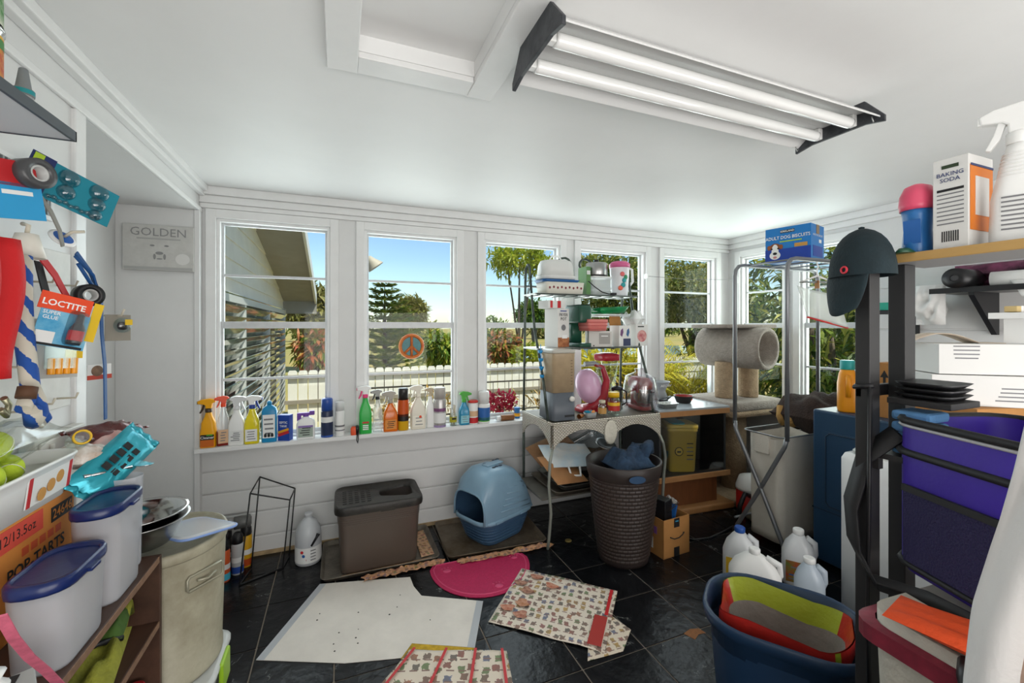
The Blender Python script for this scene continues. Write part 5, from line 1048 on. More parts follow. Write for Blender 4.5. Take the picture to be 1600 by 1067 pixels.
# scroll at the top back
for s_, cx_ in ((-1, RX1/2-.07), (1, RX1/2+.07)):
    rp(MB().tube([(cx_+s_*(.13-.0)*0+s_*(.09-.011*i)*math.cos(.5+i*.42), RYB-.01, 1.875+(.095-.010*i)*math.sin(.5+i*.42)) for i in range(11)], .009, 6), 'scroll')
rp(MB().tube([(RX1/2-.02, RYB-.01, 1.655), (RX1/2-.02, RYB-.01, 1.86)], .008, 6), 'scroll_stem'); rp(MB().tube([(0, RYB-.01, 1.72), (RX1, RYB-.01, 1.72)], .005, 6), 'back_rail')
rp(MB().box(-.05, RX1, .05, RYB, .285, .30), 'shelf', mat('grey_board', '6a675f', .6, var=.3, vs=8), bevel=.002)
R0 = Vector((1.27, 2.45, 0))
def onrack(px, y, z): v = P(px, 500, Y=2.45+y); return (v.x, 2.45+y, z)
# --- top shelf items
T1 = 1.656; Yt = 2.45+.345
t = thing('cake_carrier', 'white domed cake carrier on the top rack shelf', 'carrier', onrack(868, .35, T1+.106)); t.scale = (1, 1, 1.3); cw = mat('carrier_white', 'd6d6d3', .4)
MB().loft([rr(.27, .17, .05, 0), rr(.28, .18, .055, .012), rr(.28, .18, .055, .02)]).build('tray', cw, t); MB().loft([rr(.265, .165, .055, .02), rr(.255, .16, .06, .08), rr(.225, .14, .06, .105), rr(.12, .08, .035, .112)]).build('dome', cw, t); MB().tube([(-.05, 0, .11), (-.03, 0, .135), (.03, 0, .135), (.05, 0, .11)], .006).build('handle', pwhite, t)
t = thing('blue_tray', 'blue flat tray between the cake carrier and the patterned box', 'tray', onrack(870, .35, T1+.084)); MB().loft([rr(.28, .17, .03, 0), rr(.31, .19, .035, .018), rr(.305, .185, .034, .018), rr(.275, .165, .03, .004)]).build('tray', mat('tray_blue', '1f5a94', .35), t)
t = thing('patterned_box', 'cream box with dark red berry border on the top rack shelf', 'box', onrack(875, .345, T1)); t.scale = (1, 1, 1.15); MB().loft([rr(.30, .17, .02, 0), rr(.32, .185, .024, .072)]).build('body', mat('box_cream', 'd8d4c8', .5), t)
for k in range(9): MB().lathe([(.008, 0), (.008, .001)], 8, T=frame((-.13+k*.032, -.0905, .036+.004*(k % 2)), X3, Z3)).build('printed_berry', mat('berry_red', '7a2a34', .5), t)
t = thing('steel_canister', 'steel lidded pot with black knob on the top rack shelf', 'pot', onrack(932, .36, T1+.145)); t.scale = (1.15, 1.15, 1.15); MB().lathe([(.07, 0), (.072, .003), (.072, .085), (.066, .092), (.02, .097)], 28).build('pot', steel, t); MB().lathe([(.016, .094), (.016, .112), (.012, .116)], 14).build('knob', black, t); MB().lathe([(.073, .0), (.073, .01)], 28, cap0=False, cap1=False).build('base_band', black, t)
t = thing('clear_jar_box', 'clear ribbed plastic box under the steel pot', 'box', onrack(933, .36, T1)); t.scale = (1.1, 1.1, 1.1); MB().loft([rr(.15, .13, .02, 0), rr(.16, .14, .025, .125)]).build('body', frosted('clear_tub', 'e4e9ea', .5, .15), t); MB().loft([rr(.165, .145, .025, .122), rr(.165, .145, .025, .13)]).build('lid', pwhite, t)
t = thing('green_book', 'tall narrow green carton standing beside the cake carrier', 'box', onrack(913, .37, T1)); MB().box(-.018, .018, -.06, .06, 0, .215).build('carton', mat('carton_green', '5f8a52', .5), t, bevel=.001); decal(t, 'printed_band', (0, -.0602, .17), X3, Z3, .03, .03, MATS['label_pale'])
t = thing('floral_pitcher', 'clear pitcher with pink lid and tropical flower print', 'pitcher', onrack(968, .345, T1)); t.scale = (1.2, 1.2, 1.2); MB().loft([el(.05, .05, 0), el(.053, .053, .006), el(.062, .062, .17), el(.064, .064, .195)], cap1=False).build('body', frosted('pitcher_clear', 'eef0f2', .7, .2), t); MB().loft([el(.066, .066, .185), el(.067, .067, .21), el(.05, .05, .225), el(.02, .02, .227)]).build('lid', mat('pitcher_pink', 'd0608e', .35), t)
MB().tube([(.06, 0, .19), (.10, 0, .18), (.105, 0, .10), (.062, 0, .05)], .008).build('handle', pwhite, t)
for k, (a, z_, c_) in enumerate(((-1.9, .14, 'e06a6a'), (-1.7, .10, '2a9a9e'), (-2.1, .05, 'e86a50'), (-1.5, .12, '2f8a5a'), (-1.8, .07, '2a9a9e'))): MB().lathe([(.016, 0), (.012, .002), (.001, .003)], 8, T=frame((.0615*math.cos(a), .0615*math.sin(a), z_), (-math.sin(a), math.cos(a), 0), Z3)).build('printed_flower', mat('flower_'+c_, c_, .5), t)
t = thing('power_cord', 'black appliance cord trailing over the top rack shelf', 'cord', onrack(925, .25, T1)); MB().tube([(-.02, .02, .10), (.02, 0, .06), (.08, -.01, .02), (.13, -.02, .006), (.17, -.01, .006)], .004).build('cable', black, t); MB().box(.16, .20, -.025, .0, .0, .016).build('plug', black, t)
# --- middle shelf
T2 = 1.272
t = thing('fryer_pot_box', 'tall white carton reading FRYER POT with food photo', 'box', onrack(870, .30, T2), .25); MB().box(-.055, .055, -.07, .07, 0, .275).build('carton', mat('carton_white', 'dcdad6', .5), t, bevel=.001); text(t, 'FRYER\nPOT', .030, (0, -.07, .215), X3, Z3, ink, .01); decal(t, 'printed_band', (0, -.0703, .258), X3, Z3, .06, .007, mat('band_navy', '2a3a8a')); decal(t, 'printed_food', (0, -.0703, .035), X3, Z3, .108, .068, mat('chicken', '7a3a22', .6, var=.8, vs=30, col2='c08050')); MB().lathe([(.018, 0), (.022, .02), (.022, .022)], 12, T=frame((0, -.0705, .14), X3, Z3) @ Matrix.Diagonal((1, 1, .05, 1))).build('printed_pot', greyink, t); decal(t, 'price_tag', (.01, -.0712, .075), X3, Z3, .05, .025, pwhite)
t = thing('flat_red_box', 'flat white and red carton lying on the fryer carton', 'box', onrack(862, .30, T2+.277), .2); MB().box(-.075, .075, -.06, .06, 0, .055).build('carton', MATS['carton_white'], t, bevel=.001); decal(t, 'printed_block', (.02, -.0603, .028), X3, Z3, .03, .05, redink); decal(t, 'printed_block', (-.05, -.0603, .028), X3, Z3, .02, .05, redink)
t = thing('coffee_maker', 'slim dark green single cup coffee maker', 'coffee maker', onrack(903, .28, T2), .1); gm2 = mat('maker_green', '1f4a3a', .35)
MB().loft([rr(.105, .19, .02, 0), rr(.11, .20, .022, .004), rr(.11, .20, .022, .028)]).build('base', gm2, t); MB().loft([rr(.095, .09, .02, .028, 0, .05), rr(.095, .09, .02, .19, 0, .05)]).build('column', gm2, t); MB().loft([rr(.11, .19, .022, .175), rr(.115, .20, .024, .19), rr(.115, .20, .024, .285), rr(.10, .18, .02, .30)]).build('head', gm2, t); MB().loft([rr(.10, .18, .02, .30), rr(.10, .18, .02, .305)]).build('lid', mat('maker_dark', '142a22', .3), t); MB().tube([(.05, .02, .02), (.085, -.03, .02), (.09, -.06, .012), (.08, -.085, .008)], .005).build('cable', black, t)
t = thing('green_glass_dish', 'emerald green glass dish stacked above the pink food boxes', 'dish', onrack(950, .30, T2+.245), .1, rot=(0, -.06, .1)); MB().loft([rr(.22, .15, .03, 0), rr(.31, .19, .04, .05), rr(.305, .185, .04, .05), rr(.215, .145, .03, .006)]).build('dish', mat('emerald_glass', '1aa05a', .08, trans=.6), t)
t = thing('glass_lid', 'clear glass tray under the green dish', 'tray', onrack(952, .30, T2+.222)); MB().loft([rr(.27, .17, .03, 0), rr(.30, .185, .034, .018)]).build('tray', frosted('clear_tub', 'e4e9ea'), t)
t = thing('pink_food_box', 'coral plastic food box with wave ribs on the middle shelf', 'box', onrack(926, .24, T2+.115), .12); MB().loft([rr(.165, .13, .02, 0), rr(.19, .15, .024, .085)]).build('body', mat('coral_plastic', 'd98078', .3, var=.1), t)
for k in range(3): MB().tube(rr(.170+.008*k, .134+.008*k, .022, .016+.024*k), .004, 6, closed=True).build('rib', mat('coral_dark', 'c05f5a', .3), t)
t = thing('white_carton', 'plain white and grey carton under the coral food box', 'box', onrack(935, .25, T2), -.35); MB().box(-.085, .085, -.065, .065, 0, .113).build('carton', mat('carton_grey2', 'c9c6c0', .5), t, bevel=.001); decal(t, 'printed_panel', (.03, -.0653, .06), X3, Z3, .08, .08, mat('carton_grey3', '9a9792', .5)); decal(t, 'print_line', (.03, -.0663, .078), X3, Z3, .05, .006, pwhite)
t = thing('mixer_box', 'open white carton printed with purple and blue hand mixers', 'box', onrack(969, .25, T2), .15); MB().box(-.06, .06, -.05, .05, 0, .155).build('carton', MATS['carton_white'], t, bevel=.001); decal(t, 'printed_band', (.02, -.0503, .03), X3, Z3, .075, .055, mat('band_ink_navy', '2a3358')); 
for (x, c_) in ((-.035, '6a3a6a'), (.028, '2f5a8a')):
    MB().prism([(x-.014, .085), (x+.004, .07), (x+.018, .105), (x+.012, .135), (x-.008, .12)], 0, .001, T=frame((0, -.0503, 0), X3, Z3)).build('printed_mixer', mat('mixer_'+c_, c_, .5), t)
o = MB().add([(-.06, .05, .155), (.06, .05, .155), (.055, .06, .235), (-.055, .06, .235), (-.06, .052, .155), (.06, .052, .155), (.055, .062, .235), (-.055, .062, .235)], [(0, 1, 2, 3), (7, 6, 5, 4), (2, 1, 5, 6), (3, 2, 6, 7), (0, 3, 7, 4)]).build('open_flap', card, t)
t = thing('dessert_maker_box', 'white carton with big round red dessert picture', 'box', onrack(996, .27, T2), .05); MB().box(-.06, .06, -.05, .05, 0, .165).build('carton', MATS['carton_white'], t, bevel=.001); MB().lathe([(.045, 0), (.045, .001)], 24, T=frame((0, -.0503, .075), X3, Z3)).build('printed_dessert', mat('dessert', 'b8505a', .5, var=.5, vs=25, col2='e0b0a8'), t); decal(t, 'print_line', (-.01, -.0503, .147), X3, Z3, .06, .008, ink)
t = thing('white_bag_bundle', 'crumpled white plastic bundle on the dessert carton', 'bag', onrack(990, .30, T2+.168), .2); pillow(.16, .12, .09, seed=41, rough=.8).build('bundle', mat('bundle_white', 'dcdcda', .35, bump=.5, bs=14), t).location = (0, 0, .04)
# --- wicker top items
T3 = TZ+.011
t = thing('cereal_dispenser', 'grey countertop food dispenser with tan filled hopper', 'dispenser', onrack(870, .13, T3), .0); t.scale = (1.15, 1.1, 1.08); dg = mat('dispenser_grey', '5a6068', .4)
MB().loft([rr(.145, .20, .02, 0), rr(.15, .205, .022, .004), rr(.14, .19, .02, .17)]).build('base', dg, t); MB().loft([rr(.142, .192, .02, .17), rr(.150, .20, .022, .40), rr(.153, .203, .022, .41)]).build('hopper', mat('hopper_tan', 'b09a7c', .3, var=.15, vs=20), t); MB().loft([rr(.156, .207, .022, .41), rr(.156, .207, .022, .425), rr(.12, .17, .02, .435)]).build('lid', mat('lid_clear', 'b8b4aa', .2), t)
MB().lathe([(.017, 0), (.016, .01), (.001, .011)], 18, T=frame((.045, -.101, .13), X3, Z3)).build('dial', mat('dial_white', 'dcd8d0', .35), t); MB().box(.0, .06, -.106, -.098, .022, .034).build('chute', black, t)
for k in range(9): decal(t, 'scale_mark', (.045, -.1004, .22+k*.018), X3, Z3, .012, .003, mat('scale_ink', '5a4a38'), .0006)
t = thing('blue_utensils', 'bright blue plastic measuring cups hanging on the rack side', 'cups', (1.262, 2.59, 1.10)); 
for k in range(4): MB().lathe([(.012, 0), (.017, .02), (.015, .02), (.010, .003)], 14, c=(-.01+.004*k, -.0, .14-.055*k), cap1=False).build('cup', mat('cup_blue', '1f8fd0', .3), t)
MB().tube([(-.008, 0, .20), (-.004, 0, .02)], .003).build('ring_cord', MATS['cup_blue'], t)
t = thing('pink_appliance', 'pink and red rounded kitchen appliance with curved handle', 'appliance', onrack(922, .26, T3)); t.scale = (1.2, 1.2, 1.2); 
MB().lathe([(.02, -.05), (.095, -.045), (.11, -.02), (.105, .02), (.07, .05), (.02, .056)], 28, T=Matrix.Translation((0, 0, .15)) @ Matrix.Rotation(math.radians(68), 4, 'X') @ Matrix.Rotation(.5, 4, 'Y')).build('drum', mat('drum_pink', 'c9a0bc', .25), t); MB().tube([(-.06, -.02, .02), (-.01, -.05, .03), (.06, -.055, .09), (.10, -.03, .18), (.09, .0, .26), (.03, .0, .285)], [.022, .026, .026, .022, .016, .013], 12).build('handle', mat('slicer_red', '9a1f2c', .3), t); MB().loft([rr(.18, .14, .04, 0), rr(.15, .12, .04, .03)]).build('foot', MATS['slicer_red'], t); MB().tube([(.09, .0, .258), (.03, 0, .288), (-.04, 0, .285)], .014, 10).build('grip', mat('grip_grey', '8a8d90', .4), t)
t = thing('blender', 'glass blender jar with red lid at the back of the wicker top', 'blender', onrack(948, .37, T3)); MB().loft([rr(.13, .13, .03, 0), rr(.11, .11, .03, .10)]).build('base', MATS['slicer_red'], t); MB().loft([rr(.10, .10, .03, .10), rr(.15, .15, .035, .36)], cap1=False).build('jar', clear('jar_glass'), t); MB().loft([rr(.16, .16, .036, .355), rr(.165, .165, .036, .40), rr(.08, .08, .02, .415)]).build('lid', mat('blender_red', 'a82a38', .3), t)
t = thing('spice_jar', 'empty glass jar with cream lid on the wicker top', 'jar', onrack(941, .05, T3)); MB().lathe([(.026, 0), (.028, .004), (.028, .075), (.02, .092)], 20).build('body', clear('jar_glass'), t); MB().lathe([(.022, .09), (.022, .108), (.018, .11)], 18).build('lid', mat('lid_cream', 'c8bfa8', .4), t); MB().lathe([(.0285, .02), (.0285, .06)], 20, cap0=False, cap1=False).build('paper_label', mat('label_amber', 'b88a4a'), t)
t = thing('coffee_jar', 'instant coffee jar with yellow lid and red label', 'jar', onrack(959, .06, T3)); t.scale = (1.15, 1.15, 1.1); MB().lathe([(.034, 0), (.036, .004), (.036, .105), (.03, .116)], 22).build('body', clear('jar_glass'), t); MB().lathe([(.0365, .03), (.0365, .085)], 22, cap0=False, cap1=False).build('paper_label', mat('label_red', 'b02a26'), t); MB().lathe([(.037, .062), (.037, .082)], 22, cap0=False, cap1=False).build('label_band', mat('ring_yellow', 'e0b42a'), t); MB().lathe([(.034, .114), (.034, .142), (.031, .144)], 22).build('lid', mat('lid_yellow', 'e0b01e', .35), t)
t = thing('french_press', 'black framed glass coffee press behind the coffee jar', 'coffee press', onrack(964, .20, T3)); MB().lathe([(.042, 0), (.042, .15)], 22, cap1=False).build('beaker', clear('jar_glass'), t); MB().lathe([(.044, .148), (.044, .165), (.02, .175), (.006, .178), (.006, .19), (.012, .195), (.001, .204)], 22).build('lid', black, t); MB().tube([(.042, 0, .15), (.085, 0, .13), (.085, 0, .05), (.042, 0, .03)], .006).build('handle', black, t); 
for a in (0, 1.57, 3.14, 4.71): MB().tube([(.043*math.cos(a), .043*math.sin(a), 0), (.043*math.cos(a), .043*math.sin(a), .15)], .003, 6).build('frame_rod', black, t)
t = thing('bagged_mixer', 'red stand mixer wrapped in a clear plastic bag', 'mixer', onrack(1000, .18, T3)); t.scale = (1.12, 1.1, 1.1); MB().loft([rr(.10, .17, .03, 0), rr(.10, .17, .03, .025)]).build('base', MATS['slicer_red'], t); MB().loft([rr(.06, .06, .025, .025, 0, .05), rr(.055, .055, .025, .14, 0, .05)]).build('column', MATS['slicer_red'], t); MB().loft([rr(.08, .20, .035, .14), rr(.085, .21, .04, .18), rr(.06, .16, .03, .215)]).build('head', MATS['slicer_red'], t); MB().lathe([(.04, .03), (.065, .07), (.068, .12)], 22, c=(0, -.04, 0), cap1=False).build('mixing_bowl', chrome, t)
MB().loft([rr(.15, .21, .05, .0), rr(.18, .24, .06, .05), rr(.16, .23, .06, .16), rr(.13, .22, .05, .22), rr(.05, .07, .02, .25), rr(.07, .05, .02, .275)], cap0=False).build('plastic_bag', clear('bag_film2', 'f0eef0', .28, .2), t)
t = thing('copper_funnel', 'small copper coloured funnel lying on the wicker top', 'funnel', onrack(905, .03, T3+.016), rot=(0, PI/2, .5)); MB().lathe([(.016, 0), (.015, .03), (.006, .06), (.004, .075)], 16, cap0=False, cap1=False).build('cone', mat('copper', 'b0703a', .3, metal=.7), t); MB().lathe([(.0165, -.004), (.0175, 0), (.0165, .004)], 16, cap0=False, cap1=False).build('rim', MATS['copper'], t)
t = thing('clip_basket', 'small grey basket of coloured clips beside the funnel', 'basket', onrack(922, .05, T3)); MB().loft([rr(.07, .05, .015, 0), rr(.085, .06, .018, .035), rr(.08, .055, .018, .035), rr(.066, .046, .015, .004)]).build('basket', mat('basket_grey', '8f9190', .4), t)
for k in range(7): MB().box(-.004, .004, -.014, .014, 0, .02).build('clip', mat('clip_%d' % (k % 3), ['1f8fb0', 'c23a2a', 'd9862a'][k % 3], .4), t, loc=(rnd(-.025, .025), rnd(-.015, .015), .026), rot=(rnd(-.6, .6), rnd(-.6, .6), rnd(0, 3)))
# --- under the rack: trays, paper bags
pans = mat('pan_steel', '8f8d88', .35, metal=.8, var=.3, vs=7)
for k in range(4):
    sheetpan('oven_tray', ['lowest wide metal oven tray stacked on the rack base', 'second metal oven tray in the stack', 'third metal oven tray in the stack', 'topmost deep metal pan of the stack under the paper bags'][k], 1.27+.36+.02*k, 2.45+.23-.005*k, .64-.05*k, .42-.02*k, .02*k, [trayM, pans, trayM, mat('pan_dark', '3a3835', .4, metal=.6)][k], .03 if k < 3 else .05, 'trays stacked under the rack', z=.302+.033*k)
def pbag(label, x, y, z, L_, W_, H_, rot, m_, seed, handle=None):
    t = thing('paper_bag', label, 'bag', (x, y, z), group='paper bags stuffed under the rack', rot=rot); pillow(L_, W_, H_, seed=seed, rough=.5).build('bag', m_, t)
    if handle: MB().tube([(-.05, -W_/2, .0), (-.045, -W_/2-.05, -.03), (.02, -W_/2-.055, -.03), (.03, -W_/2, 0)], .008, 6).build('handle', handle, t)
kraft = mat('kraft_paper', 'a9794e', .85, var=.2, vs=10); 
pbag('brown kraft paper bag drooping over the tray edge', 1.37, 2.50, .475, .26, .26, .05, (.45, .1, .2), kraft, 51)
pbag('white and sky blue paper bag with white handle', 1.46, 2.58, .535, .36, .26, .06, (.32, .05, -.1), mat('bag_blue_white', 'a9c4d4', .7, var=.5, vs=4, col2='d8d6d0'), 55, pwhite)
pbag('creased brown paper bag leaning at the back under the rack', 1.42, 2.74, .545, .34, .20, .06, (.5, -.25, .15), mat('kraft_dark', '85603f', .85, var=.3, vs=8), 58)
pbag('folded tan paper bag behind the laundry basket', 1.80, 2.62, .475, .30, .24, .08, (.2, .1, -.2), kraft, 62)
t = thing('clear_food_boxes', 'stack of clear plastic clamshell trays under the wicker', 'tray', (1.70, 2.70, .52), rot=(.3, -.35, .1)); 
for k in range(3): MB().loft([rr(.24, .16, .03, k*.018), rr(.28, .19, .035, k*.018+.035), rr(.275, .185, .035, k*.018+.035), rr(.235, .155, .03, k*.018+.003)], cap1=False).build('clamshell', clear('clamshell', 'eef2f4', .2, .1), t)
t = thing('ridged_disc', 'round ridged metal disc lying on the clear trays', 'disc', (1.78, 2.60, .572), rot=(.35, .1, 0)); MB().lathe([(.075, 0), (.078, .004), (.06, .008), (.055, .006), (.03, .009), (.001, .008)], 28).build('lid', steel, t)
t = thing('brass_coin_lid', 'small brass coloured lid on the floor under the rack', 'lid', P(888, 845, z=0)); MB().lathe([(.022, 0), (.022, .005), (.018, .007)], 18).build('disc', mat('brass2', 'a08c52', .4, metal=.7), t)
# ================================================================ laundry basket, parcel box
t = thing('laundry_basket', 'tall dark brown rattan style laundry basket with jeans inside', 'basket', (1.625, 2.185, 0)); bb = mat('rattan_brown', '2e2624', .45)
def bring(z, k=1): r_ = .145+.07*(z/.60)**.9; return [Vector((r_*k*math.cos(2*PI*i/36)*1.04, r_*k*math.sin(2*PI*i/36)*.96, z)) for i in range(36)]
q = MB(); q.loft([bring(0), bring(.02)]+[bring(.02+.5*k/8) for k in range(1, 9)], cap1=False); q.loft([bring(z, .95) for z in (.52, .3, .03)], cap0=False); q.build('body', bb, t)
q = MB()
for k in range(22):
    z0 = .03+k*.0225
    for i in range(36):
        a0 = 2*PI*(i+.5*(k % 2))/36; a1 = a0+2*PI/36*.86; r0 = .145+.07*(z0/.60)**.9+.002
        vs = [Vector((rr_*math.cos(a)*1.04, rr_*math.sin(a)*.96, z)) for (rr_, z) in ((r0, z0), (r0+.004, z0+.008), (r0, z0+.017)) for a in (a0, (a0+a1)/2, a1)]
        q.add(vs, [(0, 1, 4, 3), (1, 2, 5, 4), (3, 4, 7, 6), (4, 5, 8, 7)], 0, True)
o = q.build('woven_strands', mat('rattan_strand', '3a302c', .4), t); o['kind'] = 'stuff'
MB().loft([bring(.515, 1.02), bring(.53, 1.05), bring(.60, 1.05), bring(.605, 1.02), bring(.60, .97), bring(.52, .95)], cap0=False, cap1=False).build('rim', bb, t)
MB().lathe([(1, 0), (1, .004)], 20, T=frame((-.065, -.2145, .552), (1, -.3, 0), (0, -.1, 1)) @ Matrix.Diagonal((.048, .022, 1, 1))).build('handle_hole', mat('jean_blue', '2f4a68', .85), t)
t = thing('denim_jeans', 'blue denim jeans spilling from the laundry basket', 'jeans', (1.66, 2.185, .57)); jm = mat('denim', '2c4560', .9, var=.35, vs=14, col2='1c2c40', bump=.4, bs=60)
q = pillow(.26, .22, .14, seed=71, rough=.9); q.build('heap', jm, t)
for k in range(4): MB().tube([(-.06+k*.04, -.06+.03*k, .02), (.0+k*.03, -.02+.02*k, .06+.01*k), (.06+k*.022, .03, .075), (.10+k*.02, .06, .03)], [.028, .034, .032, .02], 9).build('fold', jm, t)
MB().tube([(.08, -.03, .02), (.12, -.02, .09), (.155, -.0, .10), (.17, .0, .05)], [.03, .036, .036, .025], 10).build('trouser_leg', jm, t)
t = thing('parcel_box', 'open brown parcel box with curved arrow logo and black tape', 'box', (1.93, 2.165, 0), math.radians(4)); pw, pd, ph = .22, .19, .235
q = MB(); q.box(-pw/2, pw/2, -pd/2, -pd/2+.004, 0, ph); q.box(-pw/2, pw/2, pd/2-.004, pd/2, 0, ph); q.box(-pw/2, -pw/2+.004, -pd/2, pd/2, 0, ph); q.box(pw/2-.004, pw/2, -pd/2, pd/2, 0, ph); q.box(-pw/2, pw/2, -pd/2, pd/2, 0, .004); q.build('carton', card, t)
MB().tube([(-.055, -pd/2-.001, .125), (-.02, -pd/2-.001, .108), (.02, -pd/2-.001, .108), (.05, -pd/2-.001, .122), (.058, -pd/2-.001, .130)], .0035, 6).build('printed_arrow', ink, t); decal(t, 'arrow_tip', (.058, -pd/2-.001, .132), X3, Z3, .014, .010, ink); decal(t, 'black_tape', (.0, -pd/2-.0005, .205), X3, Z3, .045, .055, ink); decal(t, 'black_tape', (.0, -pd/2-.0005, .028), X3, Z3, .045, .055, ink); decal(t, 'tape_logo', (0, -pd/2-.002, .215), X3, Z3, .025, .006, mat('logo_blue', '3a9ac0'))
decal(t, 'shipping_label', (-pw/2-.0005, .02, .07), -Y3, Z3, .06, .07, MATS['label_white']); decal(t, 'purple_sticker', (-pw/2-.0005, -.03, .155), -Y3, Z3, .025, .045, mat('sticker_purple', '8a5a9e')); 
t = thing('parcel_contents', 'black and blue packaged gadgets poking out of the parcel box', 'package', (1.91, 2.165, .20), .3); MB().box(-.05, .03, -.05, .06, 0, .13).build('black_case', black, t, bevel=.006); MB().box(.03, .045, -.06, .06, .0, .10).build('blue_card', mat('card_blue2', '1f5a9e', .4), t).rotation_euler = (0, .35, 0); pillow(.12, .10, .06, seed=81, rough=.7).build('clear_pouch', clear('bag_film2', 'f0eef0'), t).location = (.06, 0, .08); MB().tube([(-.04, -.06, .06), (.0, -.085, .10), (.07, -.06, .09), (.09, .0, .06)], .003).build('cable', black, t)
# ================================================================ cabinet, cat tree, right side
pine = mat('pine_edge', 'a9784a', .55, var=.2, vs=8, stretch=(1, 6, 1)); dk = mat('cabinet_black', '2a2b2d', .45)
t = thing('media_cabinet', 'black media cabinet with oak edges and glass door', 'cabinet', (2.52, 2.74, 0), math.radians(-4)); w_, d_ = .62, .50
def cp(nm, x0, x1, y0, y1, z0, z1, m_, bevel=.003): return MB().box(x0, x1, y0, y1, z0, z1).build(nm, m_, t, bevel=bevel)
cp('top_panel', -w_/2-.02, w_/2+.02, -d_/2-.01, d_/2, .785, .80, mat('cab_top_grey', '9aa0a4', .25)); cp('top_edge', -w_/2-.02, w_/2+.02, -d_/2-.012, -d_/2+.02, .745, .785, pine)
cp('side_panel', -w_/2, -w_/2+.02, -d_/2+.01, d_/2, .30, .785, dk); cp('side_panel', w_/2-.02, w_/2, -d_/2+.01, d_/2, .30, .785, dk); cp('back_panel', -w_/2+.02, w_/2-.02, d_/2-.02, d_/2, .30, .785, dk)
cp('shelf', -w_/2-.01, w_/2+.01, -d_/2-.01, d_/2, .265, .30, dk); cp('shelf_edge', -w_/2-.02, w_/2+.02, -d_/2-.018, -d_/2-.002, .262, .302, pine)
cp('pedestal', -w_/2+.02, w_/2-.05, -d_/2+.05, d_/2-.02, .05, .265, mat('pine_dark', '7a4a2a', .5, var=.25, vs=6, stretch=(8, 8, 1))); cp('plinth', -w_/2-.02, w_/2+.06, -d_/2-.02, d_/2, 0, .05, pine, .012)
cp('glass_door', -w_/2+.02, w_/2-.02, -d_/2+.012, -d_/2+.016, .30, .745, clear('smoked_glass', 'eef0f2', .08, .02), 0)
t = thing('litter_bucket', 'yellow square litter bucket behind the cabinet glass', 'bucket', (2.48, 2.64, .302), -.35); yb = mat('bucket_yellow', 'd9b84a', .4)
MB().loft([rr(.20, .19, .03, 0), rr(.205, .195, .03, .005), rr(.23, .22, .035, .31), rr(.24, .23, .036, .312), rr(.24, .23, .036, .335)]).build('pail', yb, t); MB().loft([rr(.246, .236, .036, .335), rr(.246, .236, .036, .36), rr(.20, .19, .03, .366)]).build('lid', yb, t); MB().loft([rr(.10, .20, .02, .362, -.03), rr(.10, .20, .02, .374, -.03)]).build('flip_top', mat('teal_flip', '2a9aa0', .4), t)
MB().lathe([(.034, 0), (.034, .001)], 20, T=frame((-.035, -.1065, .16), X3, (0, .06, 1))).build('printed_badge', ink, t); MB().lathe([(.027, 0), (.027, .001)], 20, T=frame((-.035, -.1078, .16), X3, (0, .06, 1))).build('badge_face', yb, t); decal(t, 'printed_cat', (-.035, -.109, .158), X3, (0, .06, 1), .03, .014, ink, .0006); 
for k in range(5): decal(t, 'print_line', (.05, -.107-.002*k*.2, .10+.03*k), X3, (0, .06, 1), .05, .008, ink if k in (1, 4) else greyink, .0008)
MB().lathe([(.05, 0), (.05, .001)], 20, T=frame((-.1075, -.03, .14), -Y3, Z3)).build('teal_spot', mat('teal_flip', '2a9aa0'), t)
CT = .8005
def oncab(px, y): v = P(px, 620, Y=y); return (v.x, y, CT)
t = thing('red_rim_bowl', 'black bowl with red inside and orange emblem on the cabinet', 'bowl', oncab(1068, 2.70)); MB().lathe([(.05, 0), (.055, .004), (.075, .055), (.078, .058), (.072, .057), (.05, .012), (.001, .01)], 26).build('bowl', [mat('bowl_black', '26221f', .35)], t); MB().lathe([(.071, .0565), (.05, .0125), (.001, .0105)], 26, cap0=False).build('inside_glaze', mat('bowl_red', 'a02a22', .3), t); MB().lathe([(.012, 0), (.012, .001)], 4, T=frame((.02, -.066, .032), (1, .3, 0), (0, -.4, 1))).build('emblem', mat('emblem_orange', 'd8502a'), t)
t = thing('grey_pet_bowl', 'grey pet bowl with raised white lettering at the window', 'bowl', oncab(1030, 2.90)); MB().lathe([(.06, 0), (.07, .01), (.05, .07), (.055, .09), (.088, .15), (.09, .153), (.08, .15), (.05, .10)], 28, cap1=False).build('bowl', mat('bowl_grey', '9a9da0', .4), t); text(t, 'MEOW', .035, (0, -.078, .125), X3, (0, -.5, 1), pwhite, .02, lift=.004)
t = thing('foil_tray', 'small foil food tray on the cabinet corner', 'tray', oncab(1042, 2.58)); MB().loft([rr(.12, .09, .02, 0), rr(.15, .11, .025, .035), rr(.16, .12, .028, .036), rr(.145, .105, .025, .034), rr(.115, .085, .02, .004)]).build('tray', mat('foil', 'c8c8c4', .25, metal=.8, bump=.4, bs=60), t)
t = thing('black_dustpan', 'small black hand brush lying by the grey bowl', 'brush', oncab(1038, 2.76), .4); MB().box(-.06, .03, -.02, .02, 0, .03).build('head', black, t, bevel=.006); MB().tube([(.02, 0, .02), (.11, 0, .035)], [.012, .009]).build('handle', black, t)
